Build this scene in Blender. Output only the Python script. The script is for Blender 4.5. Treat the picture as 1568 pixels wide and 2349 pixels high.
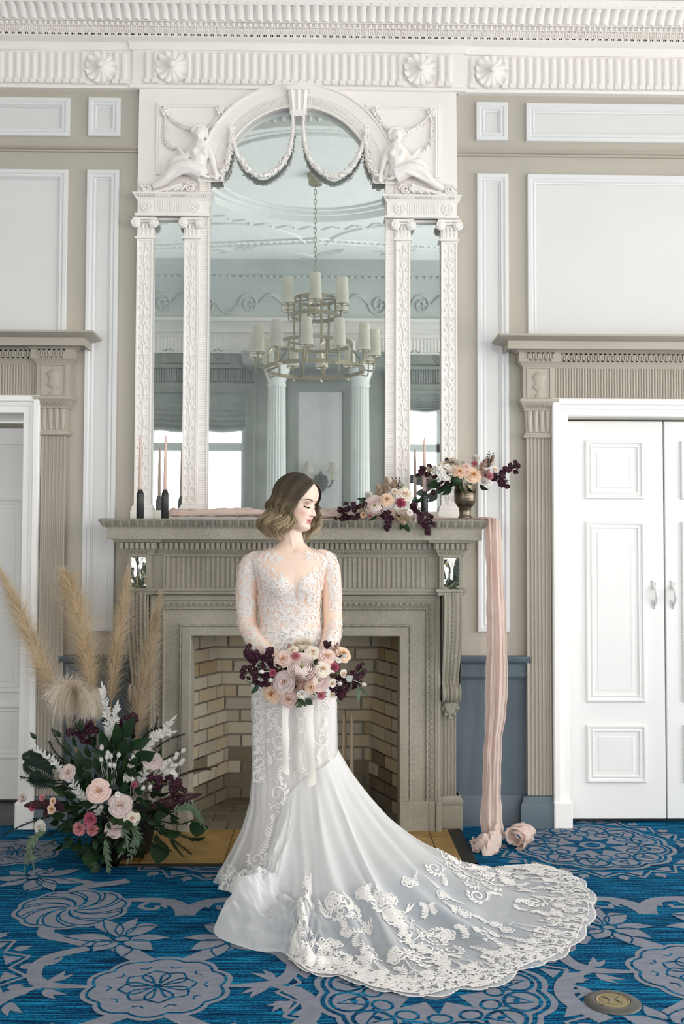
import bpy, bmesh, math, random
import numpy as np
from mathutils import Matrix, Vector, Quaternion, noise as mnoise
PI = math.pi
for _o in list(bpy.data.objects):
    bpy.data.objects.remove(_o)
SC = bpy.context.scene
COL = SC.collection
R = random.Random(7)

# ---------------------------------------------------------------- camera
FPX, CAM_Y, CAM_Z = 2360.0, -5.4, 1.4067
YAW, PITCH, ROLL = [math.radians(a) for a in (1.055, 2.327, 0.183)]


def cam_vec(x, y, w):
    c, s = math.cos(ROLL), math.sin(ROLL); x, y = c * x - s * y, s * x + c * y
    c, s = math.cos(PITCH), math.sin(PITCH); w, y = c * w - s * y, s * w + c * y
    c, s = math.cos(YAW), math.sin(YAW); x, w = c * x + s * w, -s * x + c * w
    return Vector((x, w, y))


cd = bpy.data.cameras.new('camera'); cam = bpy.data.objects.new('camera', cd); COL.objects.link(cam)
cd.sensor_fit = 'VERTICAL'; cd.sensor_height = 36.0; cd.lens = FPX * 36.0 / 2349.0
cd.clip_start = 0.05; cd.clip_end = 200
_r, _u, _f = cam_vec(1, 0, 0), cam_vec(0, 1, 0), cam_vec(0, 0, 1)
cam.matrix_world = Matrix(((_r.x, _u.x, -_f.x, 0), (_r.y, _u.y, -_f.y, CAM_Y), (_r.z, _u.z, -_f.z, CAM_Z), (0, 0, 0, 1)))
SC.camera = cam

# ---------------------------------------------------------------- light
SC.view_settings.view_transform = 'Standard'; SC.view_settings.look = 'None'
SC.view_settings.gamma = 1.0; SC.view_settings.use_curve_mapping = False
SC.view_settings.exposure = 0.76
wd = bpy.data.worlds.new('overcast_sky'); SC.world = wd; wd.use_nodes = True
_nt = wd.node_tree; _bg = _nt.nodes['Background']
_bg.inputs['Color'].default_value = (1.0, 0.985, 0.965, 1); _bg.inputs['Strength'].default_value = 6.0
cy = SC.cycles
cy.max_bounces = 14; cy.diffuse_bounces = 8; cy.glossy_bounces = 6; cy.transparent_max_bounces = 32; cy.transmission_bounces = 6
cy.caustics_reflective = False; cy.caustics_refractive = False; cy.sample_clamp_indirect = 12.0
cy.use_denoising = True

ROOM_L, ROOM_R, ROOM_B, CEIL = -4.4, 4.4, -7.2, 4.78
# window openings: (x0,x1,z0,z1) in the back wall, (y0,y1,z0,z1) in the right wall
BACK_WIN = [(-2.14, -0.95, 0.6, 3.38), (0.88, 2.0, 0.6, 3.38), (-4.1, -2.75, 0.55, 3.2), (2.8, 4.1, 0.55, 3.2)]
RIGHT_WIN = [(-2.3, -0.75, 0.5, 3.3), (-4.4, -2.85, 0.5, 3.3), (-6.5, -4.95, 0.5, 3.3)]


def portal(name, loc, rot, sx, sy):
    ld = bpy.data.lights.new(name, 'AREA'); ld.shape = 'RECTANGLE'; ld.size = sx; ld.size_y = sy
    lo = bpy.data.objects.new(name, ld); COL.objects.link(lo); lo.location = loc; lo.rotation_euler = rot
    ld.cycles.is_portal = True
    return lo


for (a, b, z0, z1) in BACK_WIN:
    portal('window_portal', ((a + b) / 2, ROOM_B - 0.3, (z0 + z1) / 2), (PI / 2, 0, 0), b - a, z1 - z0)
for (a, b, z0, z1) in RIGHT_WIN:
    portal('window_portal', (ROOM_R + 0.3, (a + b) / 2, (z0 + z1) / 2), (0, PI / 2, 0), z1 - z0, b - a)


# ---------------------------------------------------------------- helpers
def P(px, py, y=0.0):
    """point of the vertical plane y = const seen at a photo pixel"""
    d = cam_vec((px - 784) / FPX, (1174.5 - py) / FPX, 1.0); t = (y - CAM_Y) / d.y
    return Vector((d.x * t, y, CAM_Z + d.z * t))


def Fl(px, py, z=0.0):
    d = cam_vec((px - 784) / FPX, (1174.5 - py) / FPX, 1.0); t = (z - CAM_Z) / d.z
    return Vector((d.x * t, CAM_Y + d.y * t, z))


def lin(h):
    h = h.lstrip('#'); out = []
    for i in (0, 2, 4):
        c = int(h[i:i + 2], 16) / 255.0
        out.append(c / 12.92 if c <= 0.04045 else ((c + 0.055) / 1.055) ** 2.4)
    return (*out, 1.0)


def nd(nt, typ, **kw):
    n = nt.nodes.new(typ)
    for k, v in kw.items():
        if k.startswith('i_'):
            n.inputs[k[2:].replace('_', ' ')].default_value = v
        else:
            setattr(n, k, v)
    return n


def mixrgb(nt, fac, a, b, blend='MIX'):
    m = nt.nodes.new('ShaderNodeMix'); m.data_type = 'RGBA'; m.blend_type = blend
    for s, val in ((m.inputs[0], fac), (m.inputs[6], a), (m.inputs[7], b)):
        if hasattr(val, 'is_linked') or hasattr(val, 'links'):
            nt.links.new(val, s)
        else:
            s.default_value = val
    return m.outputs[2]


MATS = {}


def mat(name, col, rough=0.6, col2=None, nscale=6.0, namt=1.0, bump=0.0, bscale=60.0, metal=0.0, spec=0.3,
        stretch=(1, 1, 1), trans=0.0, sheen=0.0, coat=0.0):
    """principled material: two colours mixed by noise, noise bump, optional translucency"""
    m = bpy.data.materials.new(name); m.use_nodes = True; nt = m.node_tree
    b = nt.nodes['Principled BSDF']; b.inputs['Roughness'].default_value = rough; b.inputs['Metallic'].default_value = metal
    b.inputs['Specular IOR Level'].default_value = spec; b.inputs['Sheen Weight'].default_value = sheen
    b.inputs['Coat Weight'].default_value = coat
    c1 = lin(col) if isinstance(col, str) else col
    tc = nd(nt, 'ShaderNodeTexCoord'); mp = nd(nt, 'ShaderNodeMapping'); mp.inputs['Scale'].default_value = stretch
    nt.links.new(tc.outputs['Object'], mp.inputs['Vector'])
    if col2:
        c2 = lin(col2) if isinstance(col2, str) else col2
        nz = nd(nt, 'ShaderNodeTexNoise'); nz.inputs['Scale'].default_value = nscale; nz.inputs['Detail'].default_value = 4
        nt.links.new(mp.outputs['Vector'], nz.inputs['Vector'])
        rp = nd(nt, 'ShaderNodeMapRange'); rp.inputs['From Min'].default_value = 0.5 - 0.25 / namt; rp.inputs['From Max'].default_value = 0.5 + 0.25 / namt
        nt.links.new(nz.outputs['Fac'], rp.inputs['Value'])
        cs = mixrgb(nt, rp.outputs['Result'], c1, c2)
        nt.links.new(cs, b.inputs['Base Color'])
    else:
        b.inputs['Base Color'].default_value = c1
        cs = None
    if bump:
        n2 = nd(nt, 'ShaderNodeTexNoise'); n2.inputs['Scale'].default_value = bscale; n2.inputs['Detail'].default_value = 5
        nt.links.new(mp.outputs['Vector'], n2.inputs['Vector'])
        bp = nd(nt, 'ShaderNodeBump'); bp.inputs['Strength'].default_value = bump; bp.inputs['Distance'].default_value = 0.004
        nt.links.new(n2.outputs['Fac'], bp.inputs['Height']); nt.links.new(bp.outputs['Normal'], b.inputs['Normal'])
    if trans:
        out = nt.nodes['Material Output']; tr = nd(nt, 'ShaderNodeBsdfTranslucent'); mx = nd(nt, 'ShaderNodeMixShader')
        mx.inputs[0].default_value = trans
        if cs is not None: nt.links.new(cs, tr.inputs['Color'])
        else: tr.inputs['Color'].default_value = c1
        nt.links.new(b.outputs[0], mx.inputs[1]); nt.links.new(tr.outputs[0], mx.inputs[2]); nt.links.new(mx.outputs[0], out.inputs['Surface'])
    MATS[name] = m
    return m


class MB:
    """collects geometry for one mesh"""
    def __init__(s): s.v = []; s.f = []; s.a = []

    def add(s, vs, fs):
        o = len(s.v); s.v.extend([tuple(p) for p in vs]); s.f.extend([tuple(i + o for i in f) for f in fs]); return s

    def box(s, x0, x1, y0, y1, z0, z1):
        v = [(x, y, z) for z in (z0, z1) for y in (y0, y1) for x in (x0, x1)]
        return s.add(v, [(0, 2, 3, 1), (4, 5, 7, 6), (0, 1, 5, 4), (2, 6, 7, 3), (0, 4, 6, 2), (1, 3, 7, 5)])

    def cbox(s, x0, x1, y0, y1, z0, z1, c=0.004):
        """box whose front (-y) edges are chamfered"""
        v = [(x0, y1, z0), (x1, y1, z0), (x1, y1, z1), (x0, y1, z1), (x0, y0 + c, z0), (x1, y0 + c, z0), (x1, y0 + c, z1), (x0, y0 + c, z1),
             (x0 + c, y0, z0 + c), (x1 - c, y0, z0 + c), (x1 - c, y0, z1 - c), (x0 + c, y0, z1 - c)]
        f = [(0, 3, 2, 1), (8, 9, 10, 11)]
        for i in range(4):
            j = (i + 1) % 4; f += [(i, j, j + 4, i + 4), (i + 4, j + 4, j + 8, i + 8)]
        return s.add(v, f)

    def grid(s, pts, cu=False, cv=False):
        """pts[i][j] -> quads"""
        n, m = len(pts), len(pts[0]); v = [p for r in pts for p in r]; f = []
        for i in range(n if cu else n - 1):
            for j in range(m if cv else m - 1):
                a, b = i, (i + 1) % n; c, d = j, (j + 1) % m
                f.append((a * m + c, b * m + c, b * m + d, a * m + d))
        return s.add(v, f)

    def lathe(s, prof, c=(0, 0, 0), n=24, axis='z', caps=True):
        rows = []
        for r, h in prof:
            row = []
            for k in range(n):
                a = 2 * PI * k / n; x, y = r * math.cos(a), r * math.sin(a)
                p = (x, y, h) if axis == 'z' else ((x, -h, y) if axis == '-y' else (h, x, y))
                row.append((c[0] + p[0], c[1] + p[1], c[2] + p[2]))
            rows.append(row)
        s.grid(rows, cv=True)
        if caps:
            o = len(s.v) - len(rows) * n
            s.f.append(tuple(o + k for k in range(n))[::-1]); s.f.append(tuple(o + (len(rows) - 1) * n + k for k in range(n)))
        return s

    def tube(s, pts, rad, n=8, caps=True, flat=1.0, up=None):
        pts = [Vector(p) for p in pts]; m = len(pts); rows = []; nrm = None
        for i, p in enumerate(pts):
            t = (pts[min(i + 1, m - 1)] - pts[max(i - 1, 0)])
            t = t.normalized() if t.length > 1e-9 else Vector((0, 0, 1))
            if nrm is None:
                ref = Vector(up) if up else (Vector((0, 0, 1)) if abs(t.z) < 0.9 else Vector((1, 0, 0)))
                nrm = (ref - t * ref.dot(t)).normalized()
            else:
                nrm = nrm - t * nrm.dot(t)
                nrm = nrm.normalized() if nrm.length > 1e-6 else t.orthogonal().normalized()
            b = t.cross(nrm); r = rad[i] if hasattr(rad, '__len__') else rad
            rows.append([p + (nrm * math.cos(2 * PI * k / n) * flat + b * math.sin(2 * PI * k / n)) * r for k in range(n)])
        s.grid(rows, cv=True)
        if caps and n > 2:
            o = len(s.v) - m * n
            s.f.append(tuple(o + k for k in range(n))[::-1]); s.f.append(tuple(o + (m - 1) * n + k for k in range(n)))
        return s

    def ribbon(s, pts, wid, nrm):
        """flat strip along pts with half widths wid, facing nrm (vector or list)"""
        m = len(pts); rows = []
        for i, p in enumerate(pts):
            p = Vector(p); t = Vector(pts[min(i + 1, m - 1)]) - Vector(pts[max(i - 1, 0)])
            n = Vector(nrm[i]) if isinstance(nrm, list) else Vector(nrm)
            b = n.cross(t); b = b.normalized() if b.length > 1e-9 else Vector((1, 0, 0))
            w = wid[i] if hasattr(wid, '__len__') else wid
            rows.append([p - b * w, p + b * w])
        return s.grid(rows)

    def frame(s, x0, x1, z0, z1, y0, prof, close=True):
        """mitred moulding round a rectangle on a wall facing -y; prof = [(inset, protrusion)]"""
        rows = [[(x0 + a, y0 - b, z0 + a), (x1 - a, y0 - b, z0 + a), (x1 - a, y0 - b, z1 - a), (x0 + a, y0 - b, z1 - a)] for a, b in prof]
        return s.grid(rows, cv=True)

    def crown(s, path, prof, closed_end=True):
        """moulding along a plan polyline [(x,y)] (room side on the right hand of travel +x = towards -y); prof=[(protrusion,z)]"""
        n = len(path); rows = []
        offs = []
        for i in range(n):
            def nv(a, b):
                dx, dy = b[0] - a[0], b[1] - a[1]; l = math.hypot(dx, dy); return (dy / l, -dx / l)
            if i == 0: m = nv(path[0], path[1])
            elif i == n - 1: m = nv(path[-2], path[-1])
            else:
                a, b = nv(path[i - 1], path[i]), nv(path[i], path[i + 1]); k = 1 + a[0] * b[0] + a[1] * b[1]
                m = ((a[0] + b[0]) / k, (a[1] + b[1]) / k)
            offs.append(m)
        for (x, y), m in zip(path, offs):
            rows.append([(x + m[0] * b, y + m[1] * b, z) for b, z in prof])
        o = len(s.v); s.grid(rows); k = len(prof)
        s.f.append(tuple(o + j for j in range(k))); s.f.append(tuple(o + (n - 1) * k + j for j in range(k))[::-1])
        return s

    def prism(s, poly, y0, y1):
        """extrude polygon [(x,z)] between y0 (front) and y1"""
        n = len(poly); v = [(x, y0, z) for x, z in poly] + [(x, y1, z) for x, z in poly]
        f = [tuple(range(n)), tuple(range(2 * n - 1, n - 1, -1))]
        f += [(i, i + n, (i + 1) % n + n, (i + 1) % n) for i in range(n)]
        return s.add(v, f)

    def blob(s, c, r, nu=10, nv=7, q=None, jit=0.0):
        """ellipsoid with radii r, optional rotation"""
        rows = []
        for i in range(nv + 1):
            th = PI * i / nv; row = []
            for k in range(nu):
                a = 2 * PI * k / nu; j = 1 + (R.uniform(-jit, jit) if jit else 0)
                p = Vector((r[0] * math.sin(th) * math.cos(a) * j, r[1] * math.sin(th) * math.sin(a) * j, r[2] * math.cos(th) * j))
                if q: p = q @ p
                row.append(p + Vector(c))
            rows.append(row)
        return s.grid(rows, cv=True)

    def mesh(s, name, m=None, smooth=False):
        me = bpy.data.meshes.new(name); me.from_pydata(s.v, [], s.f); me.validate(); me.update()
        if m: me.materials.append(m)
        if smooth: me.polygons.foreach_set('use_smooth', [True] * len(me.polygons))
        return me

    def build(s, name, m, parent=None, smooth=False, kind=None, auto=None, loc=None, label=None):
        return put(name, s.mesh(name, m, smooth or auto is not None), parent, loc, kind=kind, auto=auto, label=label)


def put(name, me, parent=None, loc=None, rot=None, scale=None, kind=None, auto=None, label=None):
    o = bpy.data.objects.new(name, me); COL.objects.link(o)
    if loc is not None: o.location = loc
    if rot is not None:
        if isinstance(rot, Quaternion): o.rotation_mode = 'QUATERNION'; o.rotation_quaternion = rot
        else: o.rotation_euler = rot
    if scale is not None: o.scale = (scale,) * 3 if not hasattr(scale, '__len__') else scale
    if parent is not None:
        o.parent = parent; o.matrix_parent_inverse = wmat(parent).inverted()
    if kind: o['kind'] = kind
    if label: o['label'] = label
    if auto is not None:
        try: me.set_sharp_from_angle(angle=math.radians(auto))
        except Exception: pass
    return o


def wmat(o):
    m = Matrix.LocRotScale(o.location, o.rotation_quaternion if o.rotation_mode == 'QUATERNION' else o.rotation_euler, o.scale)
    return (wmat(o.parent) @ o.matrix_parent_inverse @ m) if o.parent else m


def tag(o, label, cat, group=None):
    o['label'] = label; o['category'] = cat
    if group: o['group'] = group
    return o


def thing(name, label, cat, loc=(0, 0, 0), group=None):
    o = bpy.data.objects.new(name, None); COL.objects.link(o); o.location = loc; o.empty_display_size = 0.1
    return tag(o, label, cat, group)


def struct(name, mb, m, smooth=False, auto=None, parent=None):
    o = mb.build(name, m, parent, smooth, auto=auto)
    if parent is None: o['kind'] = 'structure'
    return o


def sroot(name, loc=(0, 0, 0)):
    o = bpy.data.objects.new(name, None); COL.objects.link(o); o.location = loc; o['kind'] = 'structure'; return o


def dup(root, loc, label=None, group=None, rotz=None, scale=None):
    r = root.copy(); COL.objects.link(r); r.location = loc
    if rotz is not None: r.rotation_euler = (r.rotation_euler[0], r.rotation_euler[1], rotz)
    if scale is not None: r.scale = (scale,) * 3
    if label: r['label'] = label
    if group: r['group'] = group
    for ch in [o for o in root.children]:
        c = ch.copy(); COL.objects.link(c); c.parent = r
        for g in ch.children:
            d = g.copy(); COL.objects.link(d); d.parent = c
    return r


def wall_with_holes(mb, axis, pos, thick, u0, u1, z0, z1, holes):
    """wall slab with rectangular holes; axis 'y': plane y=pos, u=x; axis 'x': plane x=pos, u=y"""
    us = sorted({u0, u1, *[h[0] for h in holes], *[h[1] for h in holes]}); zs = sorted({z0, z1, *[h[2] for h in holes], *[h[3] for h in holes]})
    us = [u for u in us if u0 <= u <= u1]; zs = [z for z in zs if z0 <= z <= z1]
    for a, b in zip(us, us[1:]):
        for c, d in zip(zs, zs[1:]):
            mu, mz = (a + b) / 2, (c + d) / 2
            if any(h[0] < mu < h[1] and h[2] < mz < h[3] for h in holes): continue
            lo, hi = sorted((pos, pos + thick))
            if axis == 'y': mb.box(a, b, lo, hi, c, d)
            else: mb.box(lo, hi, a, b, c, d)
    return mb


def arc(cx, cz, r, a0, a1, n):
    return [(cx + r * math.cos(a0 + (a1 - a0) * i / n), cz + r * math.sin(a0 + (a1 - a0) * i / n)) for i in range(n + 1)]


def spiral2(cx, cz, r0, r1, a0, turns, n=40):
    return [(cx + (r0 + (r1 - r0) * i / n) * math.cos(a0 + turns * 2 * PI * i / n), cz + (r0 + (r1 - r0) * i / n) * math.sin(a0 + turns * 2 * PI * i / n)) for i in range(n + 1)]


def catmull(pts, n):
    pts = [Vector(p) for p in pts]; q = [pts[0] * 2 - pts[1]] + pts + [pts[-1] * 2 - pts[-2]]; out = []
    m = len(pts) - 1
    for i in range(n):
        t = m * i / (n - 1); k = min(int(t), m - 1); t -= k; a, b, c, d = q[k:k + 4]
        out.append(0.5 * ((2 * b) + (c - a) * t + (2 * a - 5 * b + 4 * c - d) * t * t + (3 * b - a - 3 * c + d) * t ** 3))
    return out


WHITE = mat('white_plaster', '#f1ede8', 0.55, '#ece7e2', 3, bump=0.05, bscale=90)
TRIMW = mat('white_gloss_paint', '#f3f1ee', 0.35, '#eeece9', 2, spec=0.4)
PANEL = mat('pale_panel_paint', '#dcdbd9', 0.6, '#d8d7d6', 3, bump=0.04, bscale=120)
GREIGE = mat('greige_wall_paint', '#b9b2a7', 0.65, '#b3ada2', 2.5, bump=0.05, bscale=120)
GREIGE2 = mat('greige_trim_paint', '#b5ada1', 0.5, '#aca599', 4)
DADO = mat('blue_grey_paint', '#5f6c75', 0.45, '#58656e', 3)
# ================================================================ room shell
CX = -0.137
CARPET = None


def carpet_mat():
    m = bpy.data.materials.new('blue_carpet'); m.use_nodes = True; nt = m.node_tree; b = nt.nodes['Principled BSDF']
    b.inputs['Roughness'].default_value = 0.95; b.inputs['Specular IOR Level'].default_value = 0.08; b.inputs['Sheen Weight'].default_value = 0.0
    tc = nd(nt, 'ShaderNodeTexCoord')
    mp = nd(nt, 'ShaderNodeMapping'); mp.inputs['Scale'].default_value = (5, 110, 1); nt.links.new(tc.outputs['Object'], mp.inputs['Vector'])
    n1 = nd(nt, 'ShaderNodeTexNoise'); n1.inputs['Scale'].default_value = 1.0; n1.inputs['Detail'].default_value = 3; nt.links.new(mp.outputs['Vector'], n1.inputs['Vector'])
    mp2 = nd(nt, 'ShaderNodeMapping'); mp2.inputs['Scale'].default_value = (90, 170, 1); nt.links.new(tc.outputs['Object'], mp2.inputs['Vector'])
    n2 = nd(nt, 'ShaderNodeTexNoise'); n2.inputs['Scale'].default_value = 1.0; n2.inputs['Detail'].default_value = 2; nt.links.new(mp2.outputs['Vector'], n2.inputs['Vector'])
    ad = nd(nt, 'ShaderNodeMath', operation='MULTIPLY_ADD'); ad.inputs[1].default_value = 0.55
    nt.links.new(n2.outputs['Fac'], ad.inputs[0]); nt.links.new(n1.outputs['Fac'], ad.inputs[2])
    cr = nd(nt, 'ShaderNodeValToRGB'); el = cr.color_ramp.elements
    el[0].position = 0.62; el[0].color = lin('#02223c'); el[1].position = 0.95; el[1].color = lin('#1580a8')
    e = el.new(0.78); e.color = lin('#06476d')
    nt.links.new(ad.outputs[0], cr.inputs['Fac']); nt.links.new(cr.outputs['Color'], b.inputs['Base Color'])
    bp = nd(nt, 'ShaderNodeBump'); bp.inputs['Strength'].default_value = 0.5; bp.inputs['Distance'].default_value = 0.004
    nt.links.new(n2.outputs['Fac'], bp.inputs['Height']); nt.links.new(bp.outputs['Normal'], b.inputs['Normal'])
    return m


CARPET_BLUE = carpet_mat()
GREY_PILE = mat('grey_carpet_pile', '#888b96', 0.95, '#767a87', 40, bump=0.5, bscale=220, spec=0.08, stretch=(0.5, 1, 1))
CEILM = mat('ceiling_plaster', '#f0f1ef', 0.7, '#eaecea', 2, bump=0.04, bscale=60)
CEILD = mat('cove_grey_paint', '#c9cecb', 0.7, '#c2c7c4', 2)

fl = sroot('floor')
mb = MB(); mb.box(ROOM_L, ROOM_R, ROOM_B, 0.02, -0.05, 0.0); mb.box(1.2, 2.5, 0.02, 0.14, -0.05, 0.0); mb.build('carpet', CARPET_BLUE, fl)

DOOR_TOP = 2.125
L_OPEN = (-2.62, -1.558); R_OPEN = (1.282, 2.345)
mb = MB()
wall_with_holes(mb, 'y', 0.0, 0.12, ROOM_L, ROOM_R, 0, 4.4, [(L_OPEN[0], L_OPEN[1], 0, 2.145), (R_OPEN[0], R_OPEN[1], 0, DOOR_TOP), (-0.82, 0.55, 0, 1.12)])
wf = struct('wall_front', mb, GREIGE)
mb = MB(); wall_with_holes(mb, 'y', ROOM_B, -0.25, ROOM_L, ROOM_R, 0, 4.4, BACK_WIN); BACKW = mat('shade_darkened_wall_paint', '#8d908b', 0.6, '#858883', 3); wb = struct('wall_back', mb, BACKW)  # greige darkened so the colour carries the backlit wall's shade
mb = MB(); wall_with_holes(mb, 'x', ROOM_R, 0.25, ROOM_B, 0, 0, 4.4, RIGHT_WIN); wr = struct('wall_right', mb, GREIGE)
mb = MB(); mb.box(ROOM_L - 0.2, ROOM_L, ROOM_B, 0, 0, 4.4); wl = struct('wall_left', mb, GREIGE)

# ---- coved ceiling
CORN = 0.42                     # cornice projection
cl = sroot('ceiling', (0, 0, CEIL))
mb = MB(); mb.box(ROOM_L - 0.2, ROOM_R + 0.2, ROOM_B - 0.2, 0.2, CEIL, CEIL + 0.1); mb.build('ceiling_slab', CEILM, cl)
ZTOP = P(600, 4, -0.24).z        # top of the cornice
mb = MB(); ring = [(ROOM_L, ROOM_B), (ROOM_R, ROOM_B), (ROOM_R, 0), (ROOM_L, 0)]
rows = []
for i in range(9):
    t = i / 8; ins = 0.2 + 0.75 * (1 - math.cos(t * PI / 2)); z = ZTOP - 0.01 + (CEIL - ZTOP + 0.012) * math.sin(t * PI / 2)
    rows.append([(ROOM_L + ins, ROOM_B + ins, z), (ROOM_R - ins, ROOM_B + ins, z), (ROOM_R - ins, -ins, z), (ROOM_L + ins, -ins, z)])
mb.grid(rows, cv=True); mb.build('cove', CEILD, cl, smooth=False)

# cove ornament: scrolls and rosettes along the back cove (seen in the mirror) and the front strip
CO = MB()


def cove_pt(x, s, side, off=0.012):
    """point on the cove: s 0..1 up the curve, side -1 back wall / +1 front wall"""
    t = s; ins = 0.2 + 0.75 * (1 - math.cos(t * PI / 2)); z = ZTOP - 0.01 + (CEIL - ZTOP + 0.012) * math.sin(t * PI / 2)
    y = (ROOM_B + ins + off) if side < 0 else (-ins - off)
    return Vector((x, y, z - off * 0.5))


for side in (-1, 1):
    for k in range(-4, 9):
        cxk = k * 0.52 - 0.9
        pts = [cove_pt(cxk + x, 0.24 + z * 1.2, side) for x, z in spiral2(0, 0, 0.12, 0.02, PI, 1.6 if k % 2 else -1.6, 22)]
        CO.tube(pts, 0.014, 5)
        pts = [cove_pt(cxk + 0.12 + 0.28 * i / 10, 0.24 + 0.12 * math.sin(PI * i / 10) * (-1 if k % 2 else 1), side) for i in range(11)]
        CO.tube(pts, [0.008 + 0.014 * math.sin(PI * i / 10) for i in range(11)], 5)
        for a in range(6):
            c = cove_pt(cxk + 0.05 * math.cos(a * PI / 3), 0.24 + 0.06 * math.sin(a * PI / 3), side)
            CO.blob(c, (0.02, 0.012, 0.02), 6, 4)
    for k in range(80):
        c = cove_pt(-3.2 + k * 0.08, 0.62, side); CO.blob(c, (0.022, 0.02, 0.02), 6, 4)
        c = cove_pt(-3.2 + k * 0.08, 0.04, side); CO.blob(c, (0.026, 0.02, 0.014), 6, 4)
CO.build('cove_ornament', CEILD, cl, smooth=True, kind='stuff')

# ceiling ring of moulding round the chandelier rose, as the mirror shows it
CH_Y = -3.65
ZC = CEIL
def vz(px, py): return P(px, py, -CH_Y - 0.08)
CH_X = vz(722, 640).x
mb = MB()
for r, w, h in ((1.16, 0.05, 0.06), (1.02, 0.02, 0.03), (0.9, 0.012, 0.02)):
    mb.lathe([(r - w, 0), (r - w * 0.6, -h), (r + w * 0.6, -h), (r + w, 0)], (CH_X, CH_Y, ZC), 72, caps=False)
mb.build('ring_moulding', CEILM, cl, auto=40)
mb = MB()
for k in range(110):
    a = 2 * PI * k / 110
    q = Quaternion((0, 0, 1), a)
    mb.blob((CH_X + 1.2 * math.cos(a), CH_Y + 1.2 * math.sin(a), ZC - 0.012), (0.05, 0.018, 0.02), 6, 4, q)
    mb.blob((CH_X + 1.03 * math.cos(a), CH_Y + 1.03 * math.sin(a), ZC - 0.01), (0.025, 0.02, 0.018), 6, 4, q)
for k in range(40):
    a = 2 * PI * k / 40; a2 = a + 0.1
    mb.tube([(CH_X + (1.5 + 0.05 * math.sin(j)) * math.cos(a + 0.14 * j / 6), CH_Y + (1.5 + 0.05 * math.sin(j)) * math.sin(a + 0.14 * j / 6), ZC - 0.006) for j in range(7)], 0.012, 5)
mb.build('ring_leaves', CEILM, cl, smooth=True, kind='stuff')
mb = MB()   # strapwork arcs, fret bands and sprays between ring and cove
for a in range(8):
    an = a * PI / 4 + PI / 8; c = (CH_X + 2.35 * math.cos(an), CH_Y + 2.35 * math.sin(an))
    mb.tube([(c[0] + 0.8 * math.cos(an + PI + t), c[1] + 0.8 * math.sin(an + PI + t), ZC - 0.004) for t in np.linspace(-1.05, 1.05, 24)], 0.016, 6)
for (a, b) in (((-3.0, -6.05), (CH_X, -5.55)), ((CH_X, -5.55), (3.0, -6.05)), ((-3.0, -1.2), (CH_X, -1.7)), ((CH_X, -1.7), (3.0, -1.2))):
    A, B = Vector((*a, ZC - 0.005)), Vector((*b, ZC - 0.005)); n = int((B - A).length / 0.07); per = (B - A).normalized().cross(Vector((0, 0, 1)))
    for o in (-0.07, 0.07): mb.tube([A + per * o, B + per * o], 0.012, 6)
    for k in range(n):
        c = A.lerp(B, (k + 0.5) / n); mb.tube([c - per * 0.04, c + per * 0.01 + (B - A).normalized() * 0.03, c + per * 0.04], 0.01, 5)
for (sx, sy) in ((-0.9, -6.0), (0.9, -6.0), (0.0, -6.2), (-1.7, -5.1), (1.7, -5.1)):
    for k in range(7):
        a = PI / 2 + (k - 3) * 0.5; L = 0.36 - 0.04 * abs(k - 3)
        mb.tube([(CH_X + sx + L * t * math.cos(a + 0.8 * t * (1 if k > 3 else -1)), sy + L * t * math.sin(a + 0.5 * t), ZC - 0.004) for t in np.linspace(0, 1, 9)], [0.012 * math.sin(PI * (0.15 + 0.8 * t)) + 0.003 for t in np.linspace(0, 1, 9)], 5)
mb.build('ceiling_strapwork', CEILM, cl, smooth=True, kind='stuff')

# ---------------------------------------------------------------- cornice
def zc(py, pr): return P(600, py, -pr).z


BX0, BX1 = -0.99, 0.712
low = [(0.0, zc(203.5, 0.05)), (0.036, zc(203.5, 0.05)), (0.038, zc(197, 0.05)), (0.026, zc(194, 0.045)), (0.026, zc(117, 0.045)), (0.038, zc(117, 0.05)), (0.042, zc(108, 0.05)),
       (0.044, zc(106, 0.05)), (0.05, zc(99, 0.055)), (0.064, zc(92, 0.07)), (0.085, zc(88, 0.09)), (0.085, 4.22), (0.0, 4.22)]
BRKY = -0.014
top = [(0.0, zc(89, 0.11)), (0.098, zc(87, 0.11)), (0.105, zc(85, 0.11)), (0.105, zc(62, 0.11)), (0.12, zc(61, 0.13)), (0.125, zc(51, 0.13)), (0.14, zc(49, 0.15)),
       (0.155, zc(40, 0.16)), (0.185, zc(20, 0.2)), (0.21, zc(9, 0.22)), (0.23, zc(8, 0.24)), (0.24, zc(0, 0.25)), (0.245, ZTOP + 0.03), (0.0, ZTOP + 0.03)]
tr = sroot('trim_1', (0, 0, 4.0))
tr['label'] = 'white plaster cornice with fluted frieze and rosettes above fireplace wall'
mb = MB(); mb.crown([(ROOM_L, 0), (BX0, 0), (BX0, BRKY), (BX1, BRKY), (BX1, 0), (ROOM_R, 0)], low); mb.build('frieze_band', WHITE, tr, auto=35)
mb = MB(); mb.crown([(ROOM_L, 0), (ROOM_R, 0)], top); mb.build('crown_moulding', WHITE, tr, auto=35)

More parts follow.
